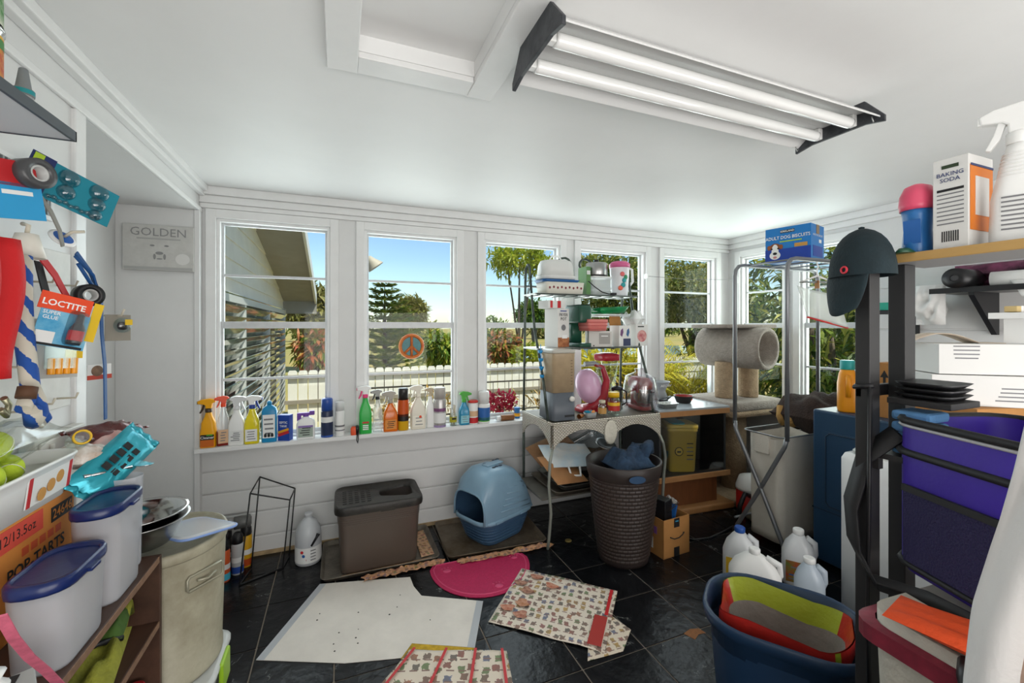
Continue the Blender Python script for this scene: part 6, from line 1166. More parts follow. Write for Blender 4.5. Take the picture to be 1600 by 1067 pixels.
# cat tree
t = thing('cat_tree', 'beige carpeted cat tree with tunnel and two platforms', 'cat tree', (3.15, 2.70, 0)); cg = mat('carpet_grey', 'a49a90', .95, var=.25, vs=30, bump=.9, bs=90); cb_ = mat('carpet_beige', 'b59c7e', .95, var=.3, vs=30, bump=.9, bs=90)
MB().loft([rr(.56, .50, .05, 0), rr(.57, .51, .05, .04), rr(.56, .50, .05, .05)]).build('base', cb_, t)
MB().loft([rr(.60, .50, .08, .74), rr(.62, .52, .09, .76), rr(.62, .52, .09, .80), rr(.60, .50, .08, .815)]).build('platform', cg, t); MB().loft([rr(.61, .51, .08, .70), rr(.61, .51, .08, .745)]).build('platform_skirt', cb_, t)
for (x, y) in ((-.10, .0), (.13, -.04)): MB().lathe([(.075, .815), (.078, .83), (.078, 1.10), (.075, 1.12)], 22, c=(x, y, 0)).build('post', cb_, t)
MB().lathe([(.10, .05), (.10, .70)], 22, c=(0, 0, 0)).build('post', cb_, t)
T_ = Matrix.Translation((.0, -.02, 1.24)) @ Matrix.Rotation(math.radians(-80), 4, 'Z') @ Matrix.Rotation(PI/2, 4, 'Y')
q = MB(); q.lathe([(.150, -.28), (.168, -.275), (.172, -.26), (.172, .26), (.168, .275), (.150, .28), (.138, .27), (.138, -.27), (.150, -.28)], 32, cap0=False, cap1=False, T=T_); tun = q.build('tunnel', cg, t)
MB().lathe([(.137, -.2), (.137, -.19)], 28, T=T_).build('tunnel_lining', cb_, tun)
MB().loft([rr(.62, .40, .09, 1.405), rr(.64, .42, .10, 1.415), rr(.64, .42, .10, 1.43), rr(.62, .40, .09, 1.437)]).build('top_platform', cg, t)
# folded blanket, on a dark crate added out of sight to support it
t = thing('added_crate', 'added dark wooden crate, an unseen support under the striped blanket', 'crate', (3.14, 1.97, 0)); 
for k in range(5): MB().box(-.22, .22, -.19, .19, .01+k*.13, .125+k*.13).build('slat', mat('added_crate_wood', '4a3a30', .8, var=.3, vs=9), t, bevel=.004)
t = thing('folded_blanket', 'brown and gold striped fur blanket bundled on the added crate', 'blanket', (3.12, 1.98, .805)); pillow(.46, .40, .29, seed=91, rough=.35).build('bundle', mat('fur_brown', '3f2f28', .95, var=.5, vs=8, col2='241a16', bump=.6, bs=80), t)
for k in range(4): MB().tube([(-.20+k*.02, .13-.07*k, .05), (-.22+k*.015, .12-.07*k, -.02), (-.19+k*.01, .12-.07*k, -.08)], .022, 8).build('gold_stripe', mat('fur_gold', 'b08a52', .95, bump=.5, bs=80), t)
# ---------------- garment rack with canvas bag
gr = thing('garment_rack', 'grey tube garment rack with crossed folding legs', 'rack', (2.5, 2.13, 0)); G0 = Vector((2.5, 2.13, 0))
def gp(nm, pts, r=.013, m_=greymetal): return MB().tube([Vector(p)-G0 for p in pts], r, 10).build(nm, m_, gr)
ZT2 = 1.84
def U(x0, x1, y, z0): return [(x0, y, z0), (x0, y, ZT2-.08), (x0+.01, y, ZT2-.035), (x0+.035, y, ZT2-.01), (x0+.08, y, ZT2), (x1-.08, y, ZT2), (x1-.035, y, ZT2-.01), (x1-.01, y, ZT2-.035), (x1, y, ZT2-.08), (x1, y, z0)]
gp('hanging_bar', U(2.5, 3.36, 2.13, .76)); gp('hanging_bar', U(2.53, 3.36, 1.785, .72))
gp('leg', [(2.5, 2.13, .78), (2.5, 2.12, .72), (2.515, 1.95, .38), (2.53, 1.80, .05), (2.53, 1.78, .0)]); gp('leg', [(2.53, 1.785, .74), (2.53, 1.80, .68), (2.515, 1.95, .38), (2.50, 2.11, .08), (2.5, 2.13, 0)])
gp('leg', [(3.36, 2.13, .78), (3.36, 1.95, .38), (3.36, 1.78, 0)]); gp('leg', [(3.36, 1.785, .74), (3.36, 1.95, .38), (3.36, 2.13, 0)])
for k in range(4): gp('top_bar', [(2.62+k*.2, 1.785, ZT2), (2.62+k*.2, 2.13, ZT2)], .006)
gp('base_bar', [(2.5, 2.13, .12), (3.36, 2.13, .12)], .008); gp('foot_cap', [(2.5, 2.13, 0), (2.5, 2.13, .05)], .018, black)
t = thing('canvas_hamper', 'white canvas laundry bag hanging on a wire frame', 'laundry bag', (2.74, 1.965, 0)); cv = mat('canvas_white', 'd6d0c4', .85, var=.08, vs=6, bump=.15, bs=90)
def hamp(k, z, s): return [Vector((v.x*(1+.035*math.sin(9*math.atan2(v.y, v.x)+s)*k), v.y*(1+.06*math.sin(7*math.atan2(v.y, v.x)+s)*k), z+(.012*math.sin(5*math.atan2(v.y, v.x)) if z > .6 else 0))) for v in rr(.36, .24, .05, 0, n=12)]
q = MB(); q.loft([hamp(.4, .05, 0), hamp(.9, .10, .3), hamp(1, .35, .8), hamp(1, .60, 1.2), hamp(.5, .71, 1.5)], cap1=False); q.loft([[Vector((v.x*.97, v.y*.96, v.z)) for v in hamp(.5, z, 1.5)] for z in (.71, .30)], cap0=False, cap1=False); q.build('bag', cv, t)
MB().tube([Vector((v.x, v.y, .725)) for v in rr(.40, .28, .04, 0, n=5)], .005, 6, closed=True).build('wire_frame', greymetal, t); MB().box(-.20, -.18, -.05, .05, .60, .725).build('strap', cv, t, bevel=.003)
MB().tube([(.165+.0*i, -.128, .42+.0*i) for i in range(1)]+[(.14+.035*math.cos(2*PI*i/14), -.135, .42+.05*math.sin(2*PI*i/14)) for i in range(15)], .002, 5).build('pull_ring', greymetal, t)
t = thing('red_canister', 'small red canister with white top and black hose behind the canvas bag', 'canister', (2.93, 2.33, 0)); MB().lathe([(.11, 0), (.12, .03), (.12, .18)], 24).build('tank', mat('vac_red', 'b8241f', .35), t); MB().lathe([(.125, .18), (.125, .20), (.10, .27), (.03, .29)], 24).build('lid', pwhite, t); MB().tube([(-.10, -.05, .16), (-.19, -.08, .20), (-.24, -.08, .12), (-.24, -.07, .02)], .016).build('hose', black, t); MB().lathe([(.045, -.02), (.045, .02)], 18, c=(0, 0, 0), T=Matrix.Translation((-.13, -.09, .046)) @ Matrix.Rotation(PI/2, 4, 'X')).build('wheel', mat('wheel_tan', '8a8270', .6), t)
t = thing('floor_cable', 'black cable trailing over the tiles to the rack foot', 'cord', P(1060, 838, z=0)); o0 = Vector(t.location); MB().tube([P(x, y, z=.006)-o0 for x, y in ((1060, 838), (1085, 843), (1110, 840), (1135, 828), (1146, 822))], .006).build('cable', black, t)
# dog biscuit box
t = thing('dog_biscuit_box', 'blue carton reading ADULT DOG BISCUITS with bulldog picture', 'box', (2.885, 1.985, ZT2+.014), math.radians(14)); bx_, by_, bz_ = .22, .275, .235; bl_ = mat('biscuit_blue', '1f78c0', .4)
MB().box(-bx_/2, bx_/2, -by_/2, by_/2, 0, bz_).build('carton', bl_, t, bevel=.002); fx = -bx_/2-.0004; V_ = -Y3
decal(t, 'printed_band', (fx, 0, .045), V_, Z3, by_, .09, mat('biscuit_navy', '1a3f9e', .4)); text(t, 'ADULT DOG BISCUITS', .031, (fx, 0, .165), V_, (0, 0, 1), pwhite, .008, squash=.86); text(t, 'KIRKLAND', .017, (fx, 0, .205), V_, Z3, pwhite, .015); decal(t, 'logo_plate', (fx, 0, .205), V_, Z3, .085, .02, ink); decal(t, 'subtitle', (fx, -.02, .138), V_, Z3, .13, .007, mat('label_lime2', 'a8c42a'))
decal(t, 'printed_bone', (fx, -.08, .105), V_, Z3, .075, .024, mat('bone_tan', 'c09048', .6)); 
dogm = mat('dog_brown', '9a5a34', .7, var=.4, vs=30)
def dd(y, z, ry, rz_, m_, lift=0): MB().lathe([(1, 0), (1, .001)], 20, T=frame((fx-lift, y, z), V_, Z3) @ Matrix.Diagonal((ry, rz_, 1, 1))).build('printed_bulldog', m_, t)
dd(.075, .07, .048, .062, dogm); dd(.075, .075, .022, .05, pwhite, .0012); dd(.075, .05, .034, .028, pwhite, .0018); dd(.075, .062, .013, .009, ink, .0028); dd(.095, .095, .006, .006, ink, .0028); dd(.055, .095, .006, .006, ink, .0028); dd(.075, .036, .012, .008, mat('tongue', 'd08a8a'), .0028); dd(.112, .105, .012, .016, dogm, .0012); dd(.038, .105, .012, .016, dogm, .0012)
for k in range(4): decal(t, 'print_line', (fx, -.05, .03+.013*k), V_, Z3, .06, .004, pwhite, .001)
text(t, 'ADULT DOG BISCUITS', .018, (0, -by_/2, .165), X3, Z3, pwhite, .008, squash=.9); decal(t, 'printed_panel', (0, -by_/2-.0004, .06), X3, Z3, .16, .07, mat('biscuit_navy', '1a3f9e')); decal(t, 'round_logo', (.04, -by_/2-.0004, .13), X3, Z3, .04, .022, pwhite); decal(t, 'packing_tape', (0, 0, bz_+.0002), X3, Y3, .06, by_*.98, mat('tape_brown', '8a6f4a', .3)); decal(t, 'packing_tape', (0, -by_/2-.0006, bz_-.03), X3, Z3, .05, .06, mat('tape_brown', '8a6f4a'))
# zip bag on a hanger
t = thing('zip_bag', 'clear zip bag with red seal clipped to a white hanger', 'bag', (2.80, 1.78, 1.60)); 
MB().tube([(0, .0, .225), (0, .0, .215), (.012, 0, .20), (0, 0, .18), (-.0, 0, .14)], .004).build('hanger_hook', pwhite, t); MB().tube([(0, 0, .14), (-.10, .04, .10), (.10, -.04, .10), (0, 0, .14)], .006).build('hanger', pwhite, t)
q = MB(); q.sheet(lambda u, v: ((u-.5)*.20+.05*v, -(u-.5)*.12-.03*v+.008*math.sin(u*6), .08-.20*v-.07*u), 10, 10, th=.002); q.build('film', frosted('zip_film', 'dfe6e2', .5, .15), t)
MB().tube([(-.05, .03, -.12), (.05, -.03, -.155), (.15, -.09, -.19)], .006).build('red_seal', mat('seal_red', 'd03a3a', .4), t); MB().box(-.005, .005, -.012, .012, .06, .11).build('peg', pine, t)
# ---------------- dryer and white cabinet
t = thing('blue_dryer', 'dark blue front load dryer with recessed door panel', 'dryer', (2.67, 1.725, 0)); bd = mat('dryer_blue', '22425f', .4, var=.1, vs=4)
MB().box(0, .70, -.66, 0, .02, .92).build('body', bd, t, bevel=.012); MB().box(-.004, .0, -.60, -.06, .36, .80).build('door', bd, t, bevel=.02); MB().tube([(-.005, -.08, .38), (-.005, -.08, .77), (-.005, -.10, .79), (-.005, -.56, .79), (-.005, -.58, .77), (-.005, -.58, .38), (-.005, -.56, .36), (-.005, -.10, .36)], .004, 6, closed=True).build('door_seam', mat('dryer_dark', '152c42', .4), t); MB().box(-.002, .0, -.66, 0, .325, .332).build('kick_seam', MATS['dryer_dark'], t)
t = thing('white_appliance', 'white enamel appliance with rounded top in front of the dryer', 'appliance', (2.30, 1.36, 0)); MB().loft([rr(.34, .62, .03, .01, .17, -.31), rr(.34, .62, .03, .77, .17, -.31), rr(.32, .60, .03, .795, .17, -.31), rr(.28, .56, .03, .80, .17, -.31)]).build('body', mat('enamel_white', 'e4e6e6', .3), t); MB().lathe([(.04, .80), (.045, .815), (.03, .83), (.005, .832)], 18, c=(.06, -.08, 0)).build('knob', mat('knob_grey', 'b8bcb8', .3), t)
t = thing('orange_detergent', 'orange detergent bottle with teal cap on the dryer', 'bottle', (2.78, 1.595, .921), .6); MB().loft([rr(.12, .09, .03, 0), rr(.125, .095, .03, .01), rr(.125, .095, .03, .16), rr(.10, .08, .03, .22), rr(.06, .06, .028, .25)]).build('body', mat('det_orange', 'e8961a', .35), t); MB().lathe([(.034, .245), (.036, .25), (.036, .295), (.033, .30)], 20).build('cap', mat('det_teal', '2aa0a0', .35), t); MB().tube([(-.05, .0, .21), (-.075, 0, .18), (-.06, 0, .09)], .014).build('handle', MATS['det_orange'], t); decal(t, 'paper_label', (0, -.048, .08), X3, Z3, .08, .09, mat('label_aqua', '8ac4cf'))
t = thing('sheets_carton', 'brown carton printed They\'re sheets standing on the dryer', 'box', (2.90, 1.27, .921), .0); MB().box(-.14, .14, -.17, .17, 0, .30).build('carton', card, t, bevel=.002); text(t, "They're\nsheets", .075, (-.1405, -.01, .13), -Y3, Z3, ink, .02, lift=.001); MB().prism([(-.02, .22), (.02, .22), (0, .26)], 0, .001, T=frame((-.1402, .13, 0), -Y3, Z3)).build('printed_arrow', ink, t); decal(t, 'arrow_stem', (-.1402, .13, .20), -Y3, Z3, .012, .05, ink)
t = thing('added_support_carton', 'added brown carton on the white appliance, an unseen support under the white boxes', 'box', (2.45, .96, .801), -.3); MB().box(-.13, .13, -.15, .15, 0, .30).build('carton', card, t, bevel=.002); decal(t, 'packing_tape', (-.1303, 0, .15), -Y3, Z3, .05, .29, mat('tape_brown', '8a6f4a'))  # unseen carton, added to hold up the white boxes
wbx = mat('box_white', 'd9d8d5', .5)
for k in range(2):
    t = thing('shipping_carton', ['lower white carton with red end panel', 'upper white carton with raised flap on top'][k], 'box', (2.43+.02*k, .95, 1.102+k*.125), math.radians(-41+3*k), 'white cartons stacked on the appliance'); L_ = .31-.01*k
    MB().box(-L_/2, L_/2, -.10, .10, 0, .122).build('carton', wbx, t, bevel=.0015)
    for j in range(4): decal(t, 'print_line', (-.06+(.16 if k == 0 else 0), -.1003, .025+.016*j+(.04 if k else 0)), X3, Z3, rnd(.07, .12), .005, greyink, .0006)
    if k == 0: decal(t, 'red_panel', (L_/2+.0003, 0, .10), Y3, Z3, .2, .035, redink); decal(t, 'printed_word', (L_/2+.0003, .0, .05), Y3, Z3, .12, .03, mat('word_red', 'b84038')); MB().lathe([(.025, 0), (.025, .001)], 18, T=frame((L_/2+.0004, -.06, .02), Y3, Z3)).build('printed_fruit', redink, t)
    else:
        MB().sheet(lambda u, v: (-L_/2-.05+u*(L_+.03), .0+.10*v, .125+.04*math.sin(min(1, u*1.35)*PI)), 16, 2, th=.003).build('raised_flap', mat('flap_tan', 'c4b4a2', .7), t)
t = thing('striped_stand', 'small ribbed white stand behind the upper carton', 'stand', (2.62, .86, 1.352)); MB().box(-.03, .03, -.03, .03, 0, .10).build('column', pwhite, t); 
for k in range(9): MB().box(-.075+k*.0165, -.065+k*.0165, -.06, .06, .10, .125).build('rib', [pwhite, mat('rib_grey', 'a4a4a2', .5)][k % 2], t)
t = thing('tan_bar', 'small tan bar lying on the ribbed stand', 'bar', (2.60, .86, 1.479)); MB().box(-.04, .03, -.02, .02, 0, .025).build('bar', mat('bar_tan', 'c9b07a', .6), t, bevel=.004); MB().box(-.01, .01, -.0205, .0205, -.0002, .0255).build('paper_band', pwhite, t)
# ---------------- wall shelf on the right wall
t = thing('black_wall_shelf', 'black wall shelf on a folding bracket', 'shelf', (RX-.01, .95, 1.612)); MB().box(-.30, 0, -.55, .45, 0, .02).build('board', [mat('shelf_grey', '8d8d8c', .5)], t, bevel=.002); MB().box(-.306, -.30, -.55, .45, -.004, .026).build('front_edge', black, t)
for y in (.28, -.4): MB().add([(-.005, y-.012, 0), (-.28, y-.012, 0), (-.28, y-.012, -.02), (-.03, y-.012, -.24), (-.005, y-.012, -.24), (-.005, y+.012, 0), (-.28, y+.012, 0), (-.28, y+.012, -.02), (-.03, y+.012, -.24), (-.005, y+.012, -.24)], [(0, 1, 2, 3, 4), (9, 8, 7, 6, 5), (0, 5, 6, 1), (1, 6, 7, 2), (2, 7, 8, 3), (3, 8, 9, 4), (4, 9, 5, 0)]).build('bracket', black, t)
WS = 1.633
t = thing('black_bag_roll', 'roll of black bags on the right wall shelf', 'roll', (3.30, 1.28, WS+.056)); MB().lathe([(.02, -.13), (.055, -.13), (.055, .13), (.02, .13), (.02, -.13)], 26, cap0=False, cap1=False, T=Matrix.Rotation(PI/2, 4, 'Y')).build('roll', mat('bag_black', '1b1b1d', .35), t); MB().lathe([(.012, -.128), (.021, -.128), (.021, .128)], 18, T=Matrix.Rotation(PI/2, 4, 'Y')).build('core', mat('core_dark', '3a3a3c', .5), t)
t = thing('white_bag_roll', 'roll of white bags with loose end on the right wall shelf', 'roll', (3.27, 1.03, WS+.04), .1); MB().lathe([(.02, -.14), (.040, -.135), (.040, .135), (.02, .14)], 22, T=Matrix.Rotation(PI/2, 4, 'X')).build('roll', mat('bag_white', 'e2e2e0', .4, bump=.2, bs=30), t); MB().sheet(lambda u, v: (-.04-.03*v, (u-.5)*.12*(1-.8*v), -.01-.09*v), 4, 5, th=.001).build('loose_end', MATS['bag_white'], t)
t = thing('shiny_package', 'shiny black and rainbow foil bag at the back of the wall shelf', 'bag', (3.40, 1.12, WS+.075), rot=(PI/2, 0, PI/2)); pillow(.50, .14, .09, seed=101, rough=.5).build('pouch', mat('foil_dark', '1c1a20', .2, metal=.5, var=1, vs=9, col2='8a4a6a', bump=.4, bs=18), t)
t = thing('white_tub', 'white plastic tub on the right wall shelf', 'tub', (3.28, .76, WS)); MB().lathe([(.05, 0), (.054, .004), (.06, .12), (.062, .122), (.062, .135), (.05, .138)], 24).build('body', pwhite, t); MB().lathe([(.064, .125), (.064, .142), (.055, .146)], 24).build('lid', mat('lid_white2', 'd8d8d6', .4), t)
t = thing('white_grocery_bag', 'crumpled white grocery bag hanging from the wall shelf end', 'bag', (3.30, 1.44, 1.55)); q = pillow(.14, .24, .10, seed=111, rough=.8); q.build('bag', mat('bag_white', 'e2e2e0'), t).rotation_euler = (PI/2, 0, PI/2); MB().tube([(0, -.03, .07), (.0, -.05, .11), (.02, -.06, .09)], .006).build('handle', MATS['bag_white'], t)
t = thing('corner_shelf', 'narrow black shelf bar carrying the teal box by the right window', 'shelf', (RX-.01, 1.60, 1.50)); MB().box(-.22, 0, -.14, .12, 0, .025).build('board', black, t, bevel=.002); MB().box(-.02, 0, -.02, .0, -.16, 0).build('bracket', black, t)
t = thing('teal_box', 'flat teal box on the narrow black shelf bar', 'box', (3.40, 1.60, 1.526)); MB().box(-.11, .09, -.12, .10, 0, .05).build('carton', mat('box_teal', '1f9a82', .4), t, bevel=.002); decal(t, 'printed_word', (-.1102, -.05, .025), -Y3, Z3, .06, .014, pwhite)
# ---------------- black post rack with cap
bp_ = mat('post_black', '2b2a2b', .5, var=.2, vs=9); t = thing('utility_rack', 'black post utility rack with wood edged top board', 'rack', (1.32, .68, 0))
def up(nm, x0, x1, y0, y1, z0, z1, m_=bp_): o = MB().box(x0, x1, y0, y1, z0, z1).build(nm, m_, t, bevel=.002); o.location = -t.location; return o
up('post', 1.262, 1.306, .672, .706, 0, 1.655); up('post', 1.376, 1.424, .652, .690, 0, 1.583); up('post', 1.262, 1.306, -.32, -.286, 0, 1.60); up('post', 1.376, 1.424, -.32, -.286, 0, 1.583)
up('top_board', 1.326, 1.53, -.34, .682, 1.584, 1.602, mat('board_grey', '8c8b8a', .5)); up('board_edge', 1.318, 1.326, -.34, .682, 1.582, 1.604, mat('board_oak', 'c09a5e', .5, var=.2, vs=10, stretch=(1, .1, 1)))
up('cross_bar', 1.262, 1.424, .69, .705, 1.235, 1.265); up('shelf_board', 1.30, 1.43, .53, .655, 1.225, 1.24); up('cross_bar', 1.262, 1.424, .69, .705, .30, .33)
q = MB(); o0 = t.location; q.tube([Vector(v)-o0 for v in ((1.258, .66, 1.27), (1.25, .70, 1.262), (1.30, .715, 1.268), (1.34, .71, 1.285))], .006); q.tube([Vector(v)-o0 for v in ((1.256, .668, 1.27), (1.252, .668, 1.0), (1.250, .67, .7), (1.254, .668, .45))], .005); q.build('tied_cord', black, t)
t = thing('baseball_cap', 'dark teal baseball cap hung on the rack post', 'cap', (1.268, .694, 1.625), rot=(0, 0, math.radians(-20))); cpm = mat('cap_teal_dark', '16282e', .85, var=.3, vs=20, bump=.25, bs=120)
def capring(k, n=20):
    a = PI/2*k/8; rad = math.cos(a); return [Vector((.066*rad*math.cos(2*PI*i/n), .078*rad*math.sin(2*PI*i/n)*1.0, .125*math.sin(a)**.9-.075)) for i in range(n)]
q = MB(); q.loft([capring(k) for k in range(8)]+[[Vector((.004*math.cos(2*PI*i/20), .004*math.sin(2*PI*i/20), .051)) for i in range(20)]], cap0=False); q.build('crown', cpm, t)
MB().sheet(lambda u, v: (-.04-.02*math.sin(PI*u)-.012*v, (u-.5)*.13*(1-.3*v*v), -.074-.085*v-.02*v*math.sin(PI*u)), 12, 8, th=.003).build('brim', cpm, t); MB().lathe([(.006, 0), (.007, .004), (.001, .006)], 10, c=(0, 0, .05)).build('button', cpm, t)
MB().tube([(-.064, -.02+.009*math.cos(2*PI*i/14), -.06+.008*math.sin(2*PI*i/14)) for i in range(14)], .0025, 6, closed=True).build('red_logo', mat('logo_red', 'd03040', .5), t); MB().box(.05, .062, -.02, .02, -.03, -.005).build('strap', cpm, t)
BT = 1.6035
t = thing('scent_bead_bottle', 'blue bottle with domed pink cap on the rack board', 'bottle', (1.375, .625, BT)); MB().loft([el(.036, .03, 0), el(.038, .032, .004), el(.031, .027, .06), el(.034, .03, .10), el(.038, .033, .115)]).build('body', mat('bead_blue', '2a6aa8', .3), t); MB().loft([el(.040, .035, .112), el(.042, .037, .125), el(.040, .035, .15), el(.03, .026, .172), el(.012, .01, .18)]).build('cap', mat('bead_pink', 'd8506e', .3), t); decal(t, 'paper_label', (-.0345, -.004, .055), -Y3, (-.05, 0, 1), .035, .06, mat('label_bluegreen', '2a62a8')); MB().loft([el(.03, .02, .0, -.055), el(.015, .01, .012, -.06)]).build('green_scoop', mat('scoop_green', '1f4a34', .4), t)
t = thing('baking_soda_box', 'tall white and orange BAKING SODA carton with nutrition panel', 'box', (1.392, .547, BT)); MB().box(-.055, .055, -.032, .032, 0, .215).build('carton', wbx, t, bevel=.0015); text(t, 'BAKING\nSODA', .0135, (-.0555, 0, .170), -Y3, Z3, mat('soda_navy', '2a3a6a'), .01, squash=1.0); decal(t, 'brand_plate', (-.0553, 0, .195), -Y3, Z3, .03, .008, mat('soda_green', '2a3a24'))
for k in range(9): decal(t, 'nutrition_line', (-.0553, 0, .06+.010*k), -Y3, Z3, .048, .0028 if k != 8 else .006, greyink if k < 8 else ink, .0006)
for k in range(8): decal(t, 'barcode_bar', (-.0553, -.014+k*.004, .03), -Y3, Z3, .002, .025, ink, .0006)
decal(t, 'orange_panel', (.0, -.0323, .115), X3, Z3, .10, .15, mat('soda_orange', 'd8781e', .5)); decal(t, 'white_panel', (.0, -.0336, .12), X3, Z3, .06, .09, wbx); decal(t, 'blue_stripe', (0, -.0336, .19), X3, Z3, .10, .005, MATS['soda_navy'])
t = thing('large_spray_bottle', 'large white trigger bottle at the end of the rack board', 'bottle', (1.392, .455, BT), -PI/2+.3); MB().loft([rr(.085, .06, .02, 0), rr(.09, .064, .022, .006), rr(.085, .06, .022, .10), rr(.062, .048, .02, .16), rr(.045, .04, .018, .20), rr(.034, .034, .0165, .222)]).build('body', pwhite, t); sprayhead(t, .222, pwhite, pwhite, -1, 1.25)
for k in range(7): MB().tube(rr(.064-.0025*k, .05-.0012*k, .02, .150+.008*k), .0016, 5, closed=True).build('grip_ring', pwhite, t)
for k in range(8): decal(t, 'print_line', (0, -.0325, .03+.010*k), X3, Z3, .05, .0035, greyink, .0006)
t = thing('black_trays', 'stack of flat black trays on the lower rack board', 'tray', (1.375, .595, 1.241)); 
for k in range(3): MB().loft([rr(.10, .09, .02, k*.014), rr(.13, .115, .024, k*.014+.012)]).build('tray', black, t)
# ---------------- hamper, purple bag, foreground cloth
t = thing('cream_hamper', 'cream vinyl hamper with worn red rim below the purple bag', 'hamper', (1.27, .30, 0), math.radians(-4)); cvn = mat('vinyl_cream', 'b9b4a8', .6, bump=.5, bs=50); rd = mat('rim_red', '8a2a3c', .5, var=.35, vs=12, col2='5e1c2a')
MB().loft([rr(.36, .50, .04, .0), rr(.38, .53, .05, .40), rr(.40, .55, .05, .74), rr(.40, .55, .05, .80)], cap1=True).build('body', cvn, t); MB().loft([rr(.405, .555, .05, .73), rr(.44, .60, .05, .735), rr(.44, .60, .05, .77), rr(.405, .555, .05, .775)], cap0=False, cap1=False, smooth=False).build('rim', rd, t); MB().tube([(-.20, .10, .80), (-.225, .09, .785), (-.23, .08, .74), (-.228, .10, .70)], .016, 8).build('pull_tab', black, t)
t = thing('orange_towel', 'orange cloth strip squeezed under the purple bag', 'cloth', (1.15, .30, .822), .2); pillow(.12, .50, .035, seed=121, rough=.5).build('cloth', mat('cloth_orange', 'd84a1a', .8, bump=.4, bs=60), t)
t = thing('purple_bag', 'open purple cooler bag with black trim and mesh pocket', 'bag', (1.335, .37, .835), math.radians(-20)); pu = mat('nylon_purple', '3a1f9a', .5, var=.15, vs=5, bump=.1, bs=30); pd_ = mat('mesh_dark', '1a1440', .75, bump=.6, bs=220); bk = mat('trim_black', '19191b', .6)
W2, D2, H2 = .30, .46, .36
q = MB(); q.loft([rr(W2*.94, D2*.96, .05, 0), rr(W2, D2, .06, .02), rr(W2, D2, .06, H2-.07), rr(W2*.99, D2*.99, .06, H2)], cap1=False); q.loft([rr(W2*.95, D2*.96, .055, H2), rr(W2*.9, D2*.92, .05, .06)], cap0=False); q.build('body', pu, t)
for zz, k in ((H2, 1.0), (H2-.075, 1.012), (.02, 1.01)): MB().tube(rr(W2*k, D2*k, .06, zz), .009 if zz > .1 else .007, 6, closed=True).build('piping', bk, t)
MB().tube(rr(W2*1.01, D2*1.01, .06, H2-.012), .004, 6, closed=True).build('zip', mat('zip_grey', 'a9a9ac', .4), t)
MB().loft([rr(.006, D2*.80, .003, .03, -W2/2-.006), rr(.006, D2*.80, .003, .20, -W2/2-.006)], smooth=False).build('mesh_pocket', pd_, t); MB().box(-W2/2-.012, -W2/2-.004, -D2*.40, D2*.40, .195, .21).build('pocket_trim', bk, t)
decal(t, 'care_label', (-W2/2-.006, -.10, .235), -Y3, (0, .3, 1), .06, .075, MATS['label_white'], .002)
q = MB(); ring = []
for (x, y, z) in ((-.13, .225, .32), (-.17, .275, .25), (-.20, .285, .12), (-.20, .275, .02), (-.185, .235, -.055), (-.165, .10, -.02), (-.16, -.10, .0)): ring.append([Vector((x, y, z))+Vector(v) for v in ((-.003, .02, .012), (-.003, -.02, -.012), (.003, -.02, -.012), (.003, .02, .012))])
q.loft(ring, smooth=True); q.build('shoulder_strap', bk, t)
t = thing('blue_shop_towels', 'folded blue shop towels on the rack next to the purple bag', 'towels', (1.345, .60, 1.10)); 
for k in range(4): MB().box(-.05, .04, -.035, .045, .002+k*.028, .026+k*.028).build('folded_towel', mat('towel_blue', '5a8ab8', .9, bump=.3, bs=80), t, bevel=.008)
t2 = thing('towel_ledge', 'small dark ledge carrying the blue shop towels', 'ledge', (1.345, .60, 1.085)); MB().box(-.07, .06, -.045, .075, 0, .014).build('board', bp_, t2); MB().box(-.07, -.05, .06, .075, -.03, 0).build('bracket', bp_, t2)
t = thing('hanging_towel', 'white and peach towel hanging at the doorway edge', 'towel', (.86, .27, .30)); o0 = Vector(t.location)
ed = [P(1606, 640, X=.86), P(1580, 735, X=.86), P(1545, 850, X=.86), P(1518, 950, X=.86), P(1508, 1067, X=.86)]; ed.append(Vector((ed[4].x, ed[4].y+.02, .35)))
def edge(v): k = min(4, int(v*5)); return ed[k].lerp(ed[k+1], v*5-k)
tw = mat('towel_white', 'd9d6d4', .9, bump=.12, bs=120); tp = mat('towel_peach', 'e0bca8', .9, bump=.12, bs=120)
MB().sheet(lambda u, v: edge(v)-o0+Vector((.012*math.sin(u*8+v*3), -.10*u, 0)), 14, 24, th=.006).build('white_panel', tw, t)
MB().sheet(lambda u, v: edge(v)-o0+Vector((-.012+.012*math.sin(u*6+v*2), -.045-.012*v-.16*u, -.02)), 14, 24, th=.006).build('peach_panel', tp, t)
MB().tube([ed[0]-o0+Vector((0, .0, .004)), ed[0]-o0+Vector((.0, -.30, .01))], .008).build('rail', greymetal, t)
# ---------------- blue bin, jugs
t = thing('blue_bin', 'large round cornered navy blue rubbish bin', 'bin', (1.36, .975, 0), math.radians(-54)); nb_ = mat('bin_navy', '1c3450', .4, var=.1, vs=6)
def br2(a_, z): return rr(a_, a_*.80, .15, z, n=8)
q = MB(); q.loft([br2(.36, 0), br2(.37, .01), br2(.43, .40), br2(.435, .43), br2(.465, .435), br2(.475, .47), br2(.462, .478), br2(.445, .47), br2(.35, .02)]); q.build('body', nb_, t)
t = thing('feed_sack', 'empty woven pet food sack with red and lime print standing inside the bin', 'sack', (1.365, .98, .026), math.radians(-54))
def sack(k, z, s): return [Vector((v.x*(1+.05*math.sin(5*math.atan2(v.y, v.x)+s)), v.y*(1+.05*math.sin(4*math.atan2(v.y, v.x)+s*1.3)), z+.014*math.sin(3*math.atan2(v.y, v.x)+s)*(z > .3))) for v in rr(k, k*.74, .09, 0, n=8)]
rings = [sack(.27, 0, 0), sack(.29, .15, .5), sack(.34, .33, .9), sack(.375, .41, 1.2), sack(.37, .448, 1.3)]
